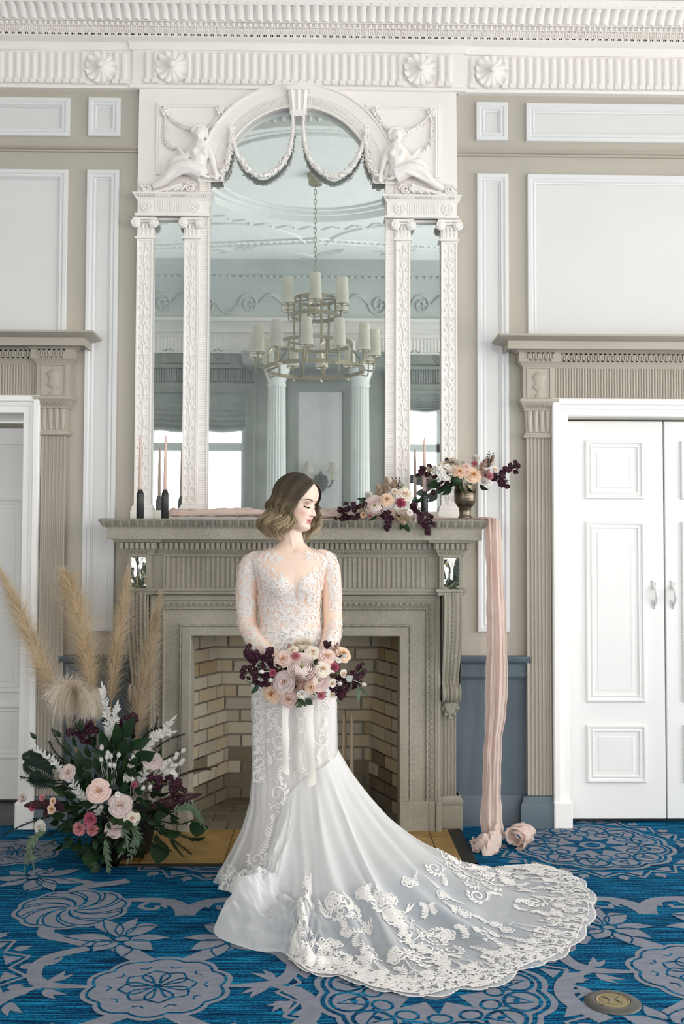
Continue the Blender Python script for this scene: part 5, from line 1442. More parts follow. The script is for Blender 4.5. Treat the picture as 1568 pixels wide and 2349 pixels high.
# ================================================================ flowers: builders
def petal_mat(name, c, c2, tr=0.25, r=0.6): return mat(name, c, r, c2, 25, 0.8, trans=tr, spec=0.2, bump=0.08, bscale=200)


FM = dict(blush=petal_mat('blush_petal', '#f2dcd3', '#ebcfc4'), peach=petal_mat('peach_petal', '#f3dcc6', '#eccbae'), mauve=petal_mat('mauve_petal', '#e2d2cd', '#d6c2be'), cream=petal_mat('cream_petal', '#f4ece0', '#eadfce'),
          white=petal_mat('white_petal', '#f5f2ee', '#eae6e1'), pink=petal_mat('pink_petal', '#edb9bd', '#e29aa5'), hot=petal_mat('deep_pink_petal', '#dd88a0', '#cb6c8a'), palepink=petal_mat('pale_pink_petal', '#fffaf8', '#fdf0ed'),
          burg=petal_mat('burgundy_petal', '#452233', '#2c1322', 0.12), dusty=petal_mat('dusty_pink_plume', '#d7b2aa', '#c39a92'), fawn=petal_mat('fawn_plume', '#dcc9b4', '#cbb49c'), gold=petal_mat('golden_heart', '#e6bd8d', '#d9a874'),
          greenheart=petal_mat('green_heart', '#9fae6c', '#7f9354'), dark=petal_mat('dark_seed', '#40332b', '#2c231f', 0.0))
LEAFG = mat('deep_green_leaf', '#2c4526', 0.5, '#182c19', 14, trans=0.15, spec=0.3)
LEAFD = mat('dark_green_needle', '#2a3a30', 0.7, '#1b2822', 30, spec=0.2)
OLIVE = mat('grey_green_leaf', '#6f8268', 0.6, '#586c54', 20, trans=0.15)
RUSCUS = mat('bleached_leaf', '#eceae6', 0.7, '#dedbd5', 25, trans=0.3)
EUC = mat('pale_eucalyptus_leaf', '#d5dad2', 0.6, '#c3cabf', 15, trans=0.2)
MAROON = mat('maroon_fern', '#3d1a24', 0.6, '#2a1019', 20)
BROWNS = mat('brown_seed_head', '#4b3a30', 0.85, '#36291f', 40)
STEMT = mat('dry_stem', '#b99a68', 0.8, '#a58857', 20)
STEMG = mat('green_stem', '#5e7048', 0.7)
PAMPAS = mat('tan_pampas', '#ecdfc8', 0.9, '#dccaab', 9, 1.0, trans=0.35, spec=0.1)
PAMPAW = mat('pale_pampas', '#f7f1e7', 0.9, '#ece3d4', 9, trans=0.35, spec=0.1)
PAMPAG = mat('greyed_pampas', '#e4d7c2', 0.9, '#cfbea2', 9, trans=0.35, spec=0.1)


def petal(mb, phi, span, r0, r1, h0, h1, curl, p=1.2, nu=5, nv=5, ruff=0.0, twist=0.0, rr=R):
    g = []
    for i in range(nv + 1):
        v = i / nv; row = []
        for j in range(nu + 1):
            u = 2 * j / nu - 1; a = phi + u * span * (0.35 + 0.65 * math.sin(PI * min(1, v * 0.75 + 0.08))) + twist * v
            rad = r0 + (r1 - r0) * v ** p + curl * max(0, v - 0.62) * 2.6 * (1 - 0.3 * u * u); h = h0 + (h1 - h0) * math.sin(v * PI / 2 * (1.0)) * (1 - 0.20 * u * u * v) - abs(curl) * 0.9 * max(0, v - 0.75) ** 1.0
            if ruff: rad += rr.uniform(-ruff, ruff) * v; h += rr.uniform(-ruff, ruff) * v
            row.append((rad * math.cos(a), rad * math.sin(a), h))
        g.append(row)
    mb.grid(g)


def rose_mesh(name, m, mc, layers=5, openness=1.0, seed=0):
    rr = random.Random(seed); A, B = MB(), MB()
    spec = [(3, 0.07, 0.62, 0.66, 0.0), (3, 0.17, 0.70, 0.68, 0.02), (4, 0.30, 0.62, 0.64, 0.05), (5, 0.46, 0.55, 0.56, 0.09), (5, 0.66, 0.52, 0.42, 0.13), (6, 0.84, 0.48, 0.24, 0.14)][:layers + 1]
    off = 0
    for k, (n, r, sp, h, cu) in enumerate(spec):
        off += 0.7
        for i in range(n):
            petal(A if k > 1 else B, off + 2 * PI * i / n + rr.uniform(-0.15, 0.15), (PI / n) * 1.35 if k else 1.5, r * 0.25, r * openness, -0.25 + 0.03 * k, h - 0.12 + rr.uniform(-0.03, 0.03), cu * rr.uniform(0.7, 1.3), 0.8 if k < 3 else 1.0, rr=rr)
    A.lathe([(0.001, -0.34), (0.12, -0.3), (0.3, -0.2), (0.42, -0.05), (0.30, 0.1), (0.001, 0.16)], (0, 0, 0), 12)
    B.lathe([(0.001, 0.0), (0.10, 0.0), (0.10, 0.32), (0.001, 0.36)], (0, 0, 0), 8)
    return A.mesh(name, m, True), B.mesh(name + '_heart', mc, True)


def ranunculus_mesh(name, m, mc, seed=0):
    rr = random.Random(seed); A, B = MB(), MB()
    for k in range(7):
        Rk = 0.30 + 0.68 * k / 6; th1 = 2.55 - 0.125 * k; n = 5 + k // 2
        for i in range(n):
            phi = k * 0.6 + 2 * PI * i / n + rr.uniform(-0.1, 0.1); sp = PI / n * 1.5; g = []
            for a in range(6):
                th = 0.35 + (th1 - 0.35) * a / 5 + rr.uniform(-0.01, 0.01); row = []
                for b in range(6):
                    u = 2 * b / 5 - 1; rad = Rk * (1 + 0.015 * k * max(0, a - 3)) * math.sin(th - 0.12 * u * u * a / 5); h = -Rk * math.cos(th - 0.12 * u * u * a / 5) * 0.86 + 0.06
                    an = phi + u * sp * (0.6 + 0.4 * math.sin(PI * a / 5)); row.append((rad * math.cos(an), rad * math.sin(an), h))
                g.append(row)
            A.grid(g)
    B.blob((0, 0, 0.24), (0.13, 0.13, 0.10), 10, 6)
    return A.mesh(name, m, True), B.mesh(name + '_heart', mc, True)


def carnation_mesh(name, m, mc, seed=0):
    rr = random.Random(seed); A, B = MB(), MB()
    for k in range(46):
        th = 1.35 * math.sqrt((k + 0.5) / 46); ph = k * 2.399
        d = Vector((math.sin(th) * math.cos(ph), math.sin(th) * math.sin(ph), math.cos(th))); q = Vector((0, 0, 1)).rotation_difference(d); tw = rr.uniform(0, PI)
        pts = []
        for v in (0.35, 0.7, 0.95):
            row = []
            for j in range(7):
                u = (j - 3) / 3; w = 0.30 * v * u; z = 0.10 * math.sin(u * 5 + k) * v + rr.uniform(-0.05, 0.05) * v; L = v * (0.95 - 0.10 * u * u) + (0.05 * (-1) ** j if v > 0.9 else 0)
                p = Vector((w * math.cos(tw) - z * math.sin(tw), w * math.sin(tw) + z * math.cos(tw), L - 0.25)); row.append(q @ p)
            pts.append(row)
        A.grid(pts)
    B.lathe([(0.001, -0.75), (0.16, -0.7), (0.2, -0.35), (0.45, 0.0), (0.3, 0.25), (0.001, 0.3)], (0, 0, 0), 10)
    return A.mesh(name, m, True), B.mesh(name + '_heart', mc, True)


def bloom_mesh(name, m, mc, seed=0):
    rr = random.Random(seed); A, B = MB(), MB()
    for i in range(5): petal(A, 2 * PI * i / 5 + rr.uniform(-0.15, 0.15), 0.75, 0.12, 0.95, -0.3, 0.35, 0.12, 1.1, 4, 4, 0.03, rr=rr)
    A.lathe([(0.001, -0.4), (0.25, -0.3), (0.3, -0.1), (0.001, 0.0)], (0, 0, 0), 6)
    for i in range(4): B.tube([(0, 0, -0.1), (0.12 * math.cos(i * 1.6), 0.12 * math.sin(i * 1.6), 0.32)], [0.03, 0.06], 4)
    return A.mesh(name, m, True), B.mesh(name + '_heart', mc, True)


def plume_mesh(name, m, mc, seed=0, n=70):
    """astilbe-like feathery plume, unit height along +z"""
    rr = random.Random(seed); A, B = MB(), MB()
    B.tube([(0, 0, -0.9), (0, 0, 0.8)], [0.035, 0.015], 5)
    for k in range(n):
        t = rr.random(); a = rr.uniform(0, 2 * PI); L = (1 - t) * 0.62 + 0.12; z0 = -0.7 + 1.55 * t; d = Vector((math.cos(a), math.sin(a), rr.uniform(0.5, 1.1))).normalized()
        for s in range(5):
            p = Vector((0, 0, z0)) + d * L * (0.25 + 0.75 * s / 4); r = 0.075 * rr.uniform(0.5, 1.1) * (1 - 0.12 * s)
            e = Vector((rr.uniform(-1, 1), rr.uniform(-1, 1), rr.uniform(-1, 1))) * 0.05 + p
            A.add([e + Vector(o) * r for o in ((1, 0, 0), (-0.5, 0.87, 0), (-0.5, -0.87, 0), (0, 0, 1.5), (0, 0, -0.8))], [(0, 1, 3), (1, 2, 3), (2, 0, 3), (1, 0, 4), (2, 1, 4), (0, 2, 4)])
        B.tube([(0, 0, z0), tuple(Vector((0, 0, z0)) + d * L)], 0.012, 3, caps=False)
    return A.mesh(name, m, True), B.mesh(name + '_stalk', mc, True)


FL = {}
for c_, hc in (('blush', 'peach'), ('peach', 'gold'), ('mauve', 'blush'), ('cream', 'peach'), ('white', 'cream')):
    FL['rose', c_] = [rose_mesh('rose', FM[c_], FM[hc], 5, 1.0, s) for s in range(2)]
    FL['bud', c_] = [rose_mesh('rose_bud', FM[c_], FM[hc], 3, 1.25, s) for s in range(2)]
for c_ in ('palepink', 'cream'): FL['ranunculus', c_] = [ranunculus_mesh('ranunculus', FM[c_], FM['greenheart'], s) for s in range(2)]
for c_ in ('pink', 'hot', 'white'): FL['carnation', c_] = [carnation_mesh('carnation', FM[c_], FM['greenheart'], s) for s in range(2)]
FL['bloom', 'burg'] = [bloom_mesh('burgundy_bloom', FM['burg'], FM['gold'], s) for s in range(3)]
FL['bloom', 'white'] = [bloom_mesh('white_bloom', FM['white'], FM['greenheart'], s) for s in range(2)]
for c_ in ('dusty', 'fawn', 'dark'): FL['plume', c_] = [plume_mesh('feathery_plume', FM[c_], STEMT, s) for s in range(2)]
PNAME = {'rose': 'rose', 'bud': 'rose_bud', 'ranunculus': 'ranunculus', 'carnation': 'carnation', 'bloom': 'bloom', 'plume': 'feathery_plume'}


def aim(d, roll=None):
    q = Vector((0, 0, 1)).rotation_difference(Vector(d).normalized()); return q @ Quaternion((0, 0, 1), R.uniform(0, 2 * PI) if roll is None else roll)


def flower(par, kind, col, p, r, d, heart=True, label=None):
    me, mh = R.choice(FL[kind, col]); q = aim(d)
    nm = PNAME[kind] if kind != 'bloom' else ('burgundy_bloom' if col == 'burg' else 'white_bloom')
    o = put(nm, me, par, p, q, r)
    if label: o['label'] = label
    if heart: put('flower_heart' if kind != 'plume' else 'stalk', mh, o, p, q, r)
    return o


def cluster(par, pts, n, spread, r, col='burg', face=(0, -1, 0.1)):
    """spray of small blooms along a path with a thin stem"""
    c = catmull(pts, 24); mb = MB(); mb.tube(c, 0.0025, 5)
    for k in range(n):
        b = c[min(23, int(24 * (k + R.random()) / n))]; o = Vector((R.gauss(0, 1), R.gauss(0, 0.7), R.gauss(0, 1))); o = o * (spread / max(0.8, o.length)) * R.uniform(0.4, 1.1)
        p = b + o; flower(par, 'bloom', col, p, r * R.uniform(0.8, 1.2), (Vector(face) + o.normalized() * 0.9), heart=True)
        mb.tube([b, (b + p) / 2 + Vector((0, 0, 0.004)), p], 0.0013, 3, caps=False)
    mb.build('flower_stem', STEMG, par, kind='stuff')


def leaf_geo(mb, p, d, n, L, w, fold=0.25, droop=0.15, nv=4):
    d = Vector(d).normalized(); n = Vector(n); n = (n - d * n.dot(d)); n = n.normalized() if n.length > 1e-5 else d.orthogonal().normalized(); b = d.cross(n); p = Vector(p); g = []
    for i in range(nv + 1):
        t = i / nv; ww = w * math.sin(PI * (0.04 + 0.96 * t) ** 0.8) if i < nv else 0.0005; c = p + d * L * t - n * droop * L * t * t
        g.append([c - b * ww + n * fold * ww, c, c + b * ww + n * fold * ww])
    mb.grid(g)


mb = MB(); leaf_geo(mb, (0, 0, 0), (0, 0, 1), (0, -1, 0), 1.0, 0.24, 0.3, 0.2, 6); ME_GL = mb.mesh('leaf', LEAFG, True)
mb = MB(); leaf_geo(mb, (0, 0, 0), (0, 0, 1), (0, -1, 0), 1.0, 0.40, 0.25, 0.25, 6); ME_GLW = mb.mesh('leaf', LEAFG, True)
mb = MB(); leaf_geo(mb, (0, 0, 0), (0, 0, 1), (0, -1, 0), 1.0, 0.12, 0.2, 0.3, 5); ME_GLN = mb.mesh('leaf', OLIVE, True)
mb = MB(); leaf_geo(mb, (0, 0, 0), (0, 0, 1), (0, -1, 0), 1.0, 0.42, 0.1, 0.1, 6); ME_EUC = mb.mesh('leaf', EUC, True)
def leafobj(par, p, d, L, me=None, nm='leaf'):
    put(nm, me or ME_GL, par, p, aim(d, 0) @ Quaternion((0, 0, 1), R.uniform(-0.7, 0.7)), L)


def spray(par, nm, pts, L, w, n, m, stem=STEMG, sr=0.002, ang=0.8, up=(0, -1, 0), kind='stuff', jit=0.25, tip=True):
    """a stem with leaves in alternating pairs"""
    c = catmull(pts, n + 2); mb = MB()
    for i in range(1, n + 1):
        t = (c[min(i + 1, n + 1)] - c[i - 1]).normalized(); b = t.cross(Vector(up)); b = b.normalized() if b.length > 1e-4 else Vector((1, 0, 0))
        for s in (-1, 1):
            d = t * math.cos(ang) + b * s * math.sin(ang) + Vector((R.uniform(-jit, jit), R.uniform(-jit, jit), R.uniform(-jit, jit)))
            leaf_geo(mb, c[i], d, Vector(up) + Vector((R.uniform(-jit, jit), 0, R.uniform(-jit, jit))) * 1.5, L * R.uniform(0.7, 1.1) * (1 - 0.35 * (i / n) ** 3), w, nv=3)
    if tip: leaf_geo(mb, c[-1], c[-1] - c[-2], up, L, w, nv=3)
    o = mb.build(nm, m, par, kind=kind); mb = MB(); mb.tube(c, [sr * (1 - 0.6 * i / (n + 1)) for i in range(n + 2)], 5); mb.build('stem', stem, o)
    return o


def needles(par, nm, pts, L, n, m=LEAFD, side=0):
    c = catmull(pts, 24); mb = MB()
    for k in range(n):
        t = R.random() * 22; i = int(t); p = c[i].lerp(c[i + 1], t - i); d0 = (c[i + 1] - c[i]).normalized(); a = R.uniform(0, 2 * PI); o = d0.orthogonal().normalized(); o = Quaternion(d0, a) @ o
        d = (d0 * 0.8 + o).normalized() * L * R.uniform(0.7, 1.1) * (1 - 0.4 * (t / 23) ** 2); b = d0.cross(d).normalized() * 0.0011
        mb.add([p - b, p + b, p + d], [(0, 1, 2)])
    o = mb.build(nm, m, par, kind='stuff'); mb = MB(); mb.tube(c, 0.0025, 5); mb.build('stem', m, o)


def fern(par, nm, pts, L, m, n=22):
    c = catmull(pts, n); mb = MB(); up = Vector((0, -1, 0.3))
    for i in range(1, n - 1):
        t = (c[i + 1] - c[i - 1]).normalized(); b = t.cross(up).normalized(); l = L * math.sin(PI * (0.12 + 0.86 * i / n)) 
        for s in (-1, 1): leaf_geo(mb, c[i], t * 0.5 + b * s + Vector((0, R.uniform(-0.15, 0.15), -0.05)), up, l, 0.0045, nv=3, droop=0.25)
    o = mb.build(nm, m, par, kind='stuff'); mb = MB(); mb.tube(c, 0.002, 5); mb.build('stem', m, o)


def tail(par, p0, p1, r=0.009, L=0.03, m=RUSCUS):
    """dried hare's tail: fluffy oval head on a thin stalk"""
    p0, p1 = Vector(p0), Vector(p1); d = (p1 - p0).normalized(); q = Vector((0, 0, 1)).rotation_difference(d); mb = MB()
    mb.blob(p1, (r, r, L * 0.5), 12, 8, q, jit=0.1)
    for k in range(40):
        o = Vector((R.gauss(0, 1), R.gauss(0, 1), R.gauss(0, 1))).normalized(); a = p1 + q @ Vector((o.x * r, o.y * r, o.z * L * 0.5)); e = a + (q @ o) * 0.004 + d * 0.004; b = d.cross(q @ o); b = b.normalized() * 0.0006 if b.length > 1e-5 else Vector((0.0006, 0, 0)); mb.add([a - b, a + b, e], [(0, 1, 2)])
    o = mb.build('hare_tail', m, par, smooth=True); mb = MB(); mb.tube(catmull([p0, p0.lerp(p1, 0.5) + Vector((R.uniform(-.01, .01), 0, 0.006)), p1], 8), 0.0012, 4); mb.build('stem', m, o)


def pampas(par, spine, n, Lmax, wmax, m, stem_to=None, droop=0.0, lean=(0, 0, 0), lab=None, tang=1.3, side=None):
    c = catmull(spine, 40); mb = MB(); lean = Vector(lean)
    for k in range(n):
        t = R.random(); x = t * 38.9; i = int(x); p = c[i].lerp(c[i + 1], x - i); tg = (c[i + 1] - c[i]).normalized()
        env = math.sin(PI * min(1, (0.10 + 0.90 * t)) ** 0.75) ** 0.7 if t < 0.98 else 0.25
        a = R.uniform(0, 2 * PI); o = Quaternion(tg, a) @ tg.orthogonal().normalized(); L = Lmax * env * R.uniform(0.35, 1.05); w = wmax * env * R.uniform(0.1, 1.0)
        d = tg * tang * L * (0.35 + 0.65 * R.random()) + o * w * R.uniform(0.5, 1.5) + lean * L * R.random(); bend = Vector((R.gauss(0, 0.07), R.gauss(0, 0.07), R.gauss(0, 0.05))) * L + Vector((0, 0, -droop * L)) + o * w * 0.3
        b = tg.cross(o).normalized(); b = (b * math.cos(a) + o * 0.3).normalized(); pts = [p + o * w * 0.02, p + d * 0.4 - bend * 0.1, p + d * 0.75 + bend * 0.25, p + d + bend]
        hw = 0.00075; vs = []
        for j, q in enumerate(pts): hj = hw * (1.0, 1.1, 0.8, 0.15)[j]; vs += [q - b * hj, q + b * hj]
        mb.add(vs, [(0, 1, 3, 2), (2, 3, 5, 4), (4, 5, 7, 6)])
    o = mb.build('pampas_plume', m, par, kind='stuff')
    if lab: o['label'] = lab
    mb = MB(); pts = ([Vector(stem_to)] if stem_to else []) + [c[0], c[12], c[30]]; mb.tube(catmull(pts, 16), list(np.linspace(0.0045, 0.0015, 16)), 6); mb.build('stem', STEMT, o)
# ================================================================ mantel dressing
MTOP = SHT
BLACKW = mat('matt_black_holder', '#1f2322', 0.38, '#262b2a', 10, spec=0.45)
CANDW = mat('blush_taper_wax', '#ecd5cb', 0.45, '#e7cdc2', 8, trans=0.25, spec=0.4)
CANDT = mat('tan_taper_wax', '#d3c2a8', 0.5, '#c9b699', 8, trans=0.2, spec=0.3)
mb = MB(); mb.lathe([(0.001, 0), (0.0165, 0.0), (0.018, 0.002), (0.018, 0.118), (0.017, 0.127), (0.0125, 0.134), (0.0118, 0.137), (0.0118, 0.143), (0.0095, 0.144), (0.0095, 0.138), (0.001, 0.138)], (0, 0, 0), 28); ME_HOLD = mb.mesh('holder_body', BLACKW, True); ME_HOLD.set_sharp_from_angle(angle=0.7)
mb = MB(); mb.lathe([(0.0112, 0.1355), (0.0126, 0.1365), (0.0126, 0.1425), (0.0112, 0.1435)], (0, 0, 0), 28, caps=False); ME_NECK = mb.mesh('neck_ring', BLACKW, True)
mb = MB(); mb.lathe([(0.001, 0), (0.0092, 0.0), (0.0098, 0.02), (0.0085, 0.13), (0.0062, 0.245), (0.0056, 0.252), (0.0032, 0.268), (0.001, 0.27)], (0, 0, 0), 18); ME_CAND = {}
for k_, m_ in (('blush', CANDW), ('tan', CANDT)):
    me = mb.mesh('taper_body', m_, True); ME_CAND[k_] = me
mb = MB(); mb.tube([(0, 0, 0.268), (0.0006, 0, 0.274), (0.0014, 0, 0.279)], 0.0009, 5); ME_WICK = mb.mesh('wick', mat('candle_wick', '#e7e2d8', 0.9))


def candle(p, hl, cl, grp, kind='blush', s=1.0, lean=(0, 0)):
    t = thing('candle_holder', hl, 'candle holder', p, grp + ' holders'); put('holder_body', ME_HOLD, t, p, scale=(s, s, s * 0.98)); put('neck_ring', ME_NECK, t, p, scale=(s, s, s * 0.98))
    q = (p[0], p[1], p[2] + 0.138 * s * 0.98); c = thing('taper_candle', cl, 'candle', q, grp); b = put('taper_body', ME_CAND[kind], c, q, scale=s); put('wick', ME_WICK, b, q, scale=s)
    c.rotation_euler = (lean[1], lean[0], 0)


def onm(px, py=1190, y=-0.3): p = P(px, py, y); return (p.x, y, MTOP)
candle(onm(321, 1190, -0.30), 'black bottle-shaped candle holder at the left end of the mantel', 'pale pink taper candle in the holder at the left end of the mantel', 'blush mantel candles', s=1.02)
candle(onm(378, 1190, -0.30), 'black bottle-shaped candle holder standing beside the folded pink cloth', 'pale pink taper candle in the holder next to the folded pink cloth', 'blush mantel candles', s=1.02)
candle(onm(973, 1185, -0.27), 'black bottle-shaped candle holder between the mantel flowers and the bronze vase', 'pale pink taper candle between the mantel flowers and the bronze vase', 'blush mantel candles', s=1.02)
# two candles on the firebox floor
for px, lab in ((788, 'nearer the bride'), (806, 'nearer the right brick cheek')):
    yb = 0.30 if px < 800 else 0.22; x = P(px, 1780, yb).x
    candle((x, yb, 0.012), 'black candle holder on the firebox floor, the one ' + lab, 'tan taper candle in the firebox, the one ' + lab, 'firebox candles', 'tan', 1.28)

# ---------------------------------------------------------------- bronze footed vase
VASE = mat('aged_bronze_glaze', '#8a7d6d', 0.28, '#4d443a', 3, 1.4, bump=0.25, bscale=30, metal=0.85, stretch=(1, 1, 9))
VY = -0.27
vc = P(1066, 1180, VY); vx = vc.x; sc_ = 1.0
V = thing('bronze_vase', 'bronze footed vase with ridged bowl at the right end of the mantel', 'vase', (vx, VY, MTOP + 0.011))
def vh(py): return P(1066, py, VY).z
zb, zw, zt = MTOP + 0.011, vh(1160), vh(1114)
k = 1 / 459.0
mb = MB(); mb.lathe([(0.001, zb), (16 * k, zb), (16 * k, zb + 0.004), (13.5 * k, zb + 0.012), (13 * k, zb + 0.022), (14.5 * k, zw - 0.012), (19 * k, zw), (23.5 * k, zw + 0.016), (25.6 * k, zw + 0.04), (25.8 * k, zt - 0.012), (26.2 * k, zt), (25.2 * k, zt + 0.002), (24 * k, zt - 0.004), (24 * k, zw + 0.04), (18 * k, zw + 0.01), (0.001, zw + 0.008)], (vx, VY, 0), 40); mb.build('vase_body', VASE, V, auto=50)
mb = MB()
for i in range(6): z = zw + 0.024 + i * (zt - zw - 0.03) / 6; mb.lathe([(25.3 * k, z - 0.0022), (26.4 * k, z), (25.3 * k, z + 0.0022)], (vx, VY, 0), 40, caps=False)
mb.build('ridges', VASE, V, smooth=True, kind='stuff')


def dome(px, py, c, rad, y0, dep):
    d = min(1.0, math.hypot((px - c[0]) / rad[0], (py - c[1]) / rad[1])); return P(px, py, y0 - dep * math.sqrt(max(0, 1 - d * d)))


def fill(par, items, c, rad, y0, dep, ppm, tilt=0.35):
    for kind, col, px, py, r in items:
        p = dome(px, py, c, rad, y0, dep); d = Vector(((px - c[0]) / rad[0] * 0.8, -1.0, -(py - c[1]) / rad[1] * 0.8 + tilt))
        if kind == 'plume': d = Vector(((px - c[0]) / rad[0], -0.5, -(py - c[1]) / rad[1] + 0.2))
        rr_ = r / ppm
        p = p + d.normalized() * (-0.2 * rr_)
        flower(par, kind, col, p, rr_ * (1.04 if kind != 'plume' else 1.15), d)


# ---- vase flowers
va = thing('flower_arrangement', 'low spread of blush roses, ranunculus and burgundy blooms standing in the bronze vase', 'flowers', (vx, VY, zt))
c, rad = (1068, 1092), (120, 46)
fill(va, [('ranunculus', 'cream', 1032, 1067, 18), ('rose', 'peach', 1054, 1082, 17), ('rose', 'peach', 1085, 1089, 21), ('plume', 'fawn', 990, 1082, 22), ('plume', 'dusty', 1105, 1070, 24), ('plume', 'dusty', 1112, 1086, 18), ('carnation', 'pink', 1088, 1063, 12), ('carnation', 'pink', 1123, 1092, 14),
         ('carnation', 'white', 1090, 1050, 15), ('carnation', 'white', 1112, 1104, 15), ('bud', 'cream', 1135, 1077, 12), ('bud', 'white', 1122, 1108, 10), ('carnation', 'white', 1062, 1060, 11), ('bud', 'cream', 1010, 1066, 10), ('rose', 'blush', 1068, 1070, 13), ('plume', 'fawn', 1126, 1056, 17), ('bud', 'white', 1048, 1100, 12)], c, rad, VY + 0.01, 0.09, 459)
for k in range(16): p = dome(1009 + R.uniform(-17, 17), 1084 + R.uniform(-15, 17), c, rad, VY, 0.09); flower(va, 'bloom', 'white', p, 0.014, (R.uniform(-.5, .5), -1, R.uniform(-.3, .6)))
q = lambda px, py, y=VY - 0.04: P(px, py, y)
cluster(va, [q(1020, 1095), q(985, 1078), q(955, 1078)], 16, 0.030, 0.015); cluster(va, [q(1020, 1100), q(1005, 1112), q(1000, 1125)], 9, 0.024, 0.015)
cluster(va, [q(1115, 1095), q(1145, 1100), q(1165, 1108)], 14, 0.026, 0.015); cluster(va, [q(1130, 1095), q(1155, 1078), q(1180, 1066), q(1185, 1080)], 14, 0.020, 0.014); cluster(va, [q(1040, 1070), q(1028, 1056)], 4, 0.014, 0.015)
for px, py, dx, dz, L in ((1020, 1108, -0.4, -0.9, 0.085), (1034, 1112, -0.5, -0.8, 0.075), (1058, 1108, 0.1, -1, 0.075), (1070, 1112, 0.4, -0.8, 0.06), (1008, 1105, -1, -0.5, 0.07), (1040, 1098, -0.2, -1, 0.06), (1100, 1112, 0.6, -0.6, 0.05)): leafobj(va, q(px, py, VY - 0.06), (dx, -0.4, dz), L, ME_GLW)
mb = MB(); mb.blob(q(1046, 1103, VY - 0.07), (0.03, 0.025, 0.026), 12, 8); mb.build('green_pod', LEAFG, va, smooth=True)
for a, b in ((1100, 1120), (1112, 1122), (1118, 1130)): spray(va, 'seed_sprig', [q(a, 1075), q((a + b) / 2, 1060), q(b, 1040 + R.uniform(-3, 6))], 0.012, 0.003, 8, BROWNS, BROWNS, 0.001)
mb = MB()
for k in range(14): a = k * 2 * PI / 14; mb.tube([(vx + 0.02 * math.cos(a), VY + 0.02 * math.sin(a), zw + 0.02), (vx + 0.035 * math.cos(a), VY + 0.035 * math.sin(a), zt + 0.01), (vx + 0.08 * math.cos(a), VY - 0.02 + 0.05 * math.sin(a), zt + 0.05)], 0.002, 4)
mb.build('stems', STEMG, va, kind='stuff')
# ---- mantel garland
ga = thing('flower_garland', 'cluster of ranunculus, roses and burgundy blooms lying on the mantel beside the bride', 'flowers', P(890, 1190, -0.3))
c, rad = (890, 1158), (115, 62); GY = -0.29
fill(ga, [('ranunculus', 'palepink', 859, 1159, 21), ('rose', 'peach', 887, 1145, 17), ('rose', 'cream', 929, 1133, 19), ('carnation', 'hot', 919, 1153, 19), ('carnation', 'white', 844, 1135, 14), ('carnation', 'white', 922, 1111, 14), ('plume', 'fawn', 886, 1112, 24), ('plume', 'fawn', 868, 1122, 18), ('plume', 'fawn', 903, 1114, 20), ('plume', 'fawn', 918, 1192, 24), ('plume', 'fawn', 932, 1188, 18),
         ('bud', 'peach', 833, 1181, 11), ('carnation', 'pink', 849, 1183, 9), ('bud', 'white', 939, 1176, 11), ('bud', 'white', 960, 1165, 8), ('bud', 'cream', 905, 1128, 12), ('plume', 'fawn', 828, 1172, 15), ('bloom', 'white', 958, 1192, 7)], c, rad, GY, 0.11, 459)
q = lambda px, py, y=GY - 0.07: P(px, py, y)
cluster(ga, [q(835, 1165), q(812, 1160), q(795, 1170), q(782, 1182)], 26, 0.030, 0.0135); cluster(ga, [q(830, 1180), q(805, 1188), q(785, 1186)], 12, 0.016, 0.0125)
cluster(ga, [q(880, 1175), q(888, 1190), q(889, 1210)], 20, 0.028, 0.0135); cluster(ga, [q(945, 1155), q(962, 1180), q(985, 1190), q(992, 1205)], 20, 0.020, 0.0125); cluster(ga, [q(960, 1185), q(975, 1210), q(978, 1224)], 14, 0.016, 0.0125, face=(0, -1, -0.3))
for px, py, dx, dz in ((945, 1165, 1, -0.3), (930, 1200, 0.2, -1), (925, 1195, -0.3, -1), (865, 1180, -0.6, -0.6), (905, 1172, 0.2, -0.4), (845, 1150, -1, 0.2), (950, 1150, 1, 0.2)): leafobj(ga, q(px, py), (dx, -0.5, dz), 0.06)
for k in range(3): spray(ga, 'seed_sprig', [q(900 + k * 5, 1130), q(904 + k * 5, 1115), q(900 + 8 * k, 1100)], 0.012, 0.003, 8, BROWNS, BROWNS, 0.001)

# ---------------------------------------------------------------- pink gauze runner
GAUZE = mat('blush_gauze_cloth', '#f7e7df', 0.85, '#f2dcd2', 14, trans=0.45, bump=0.9, bscale=160, spec=0.1, stretch=(1, 1, 0.35))


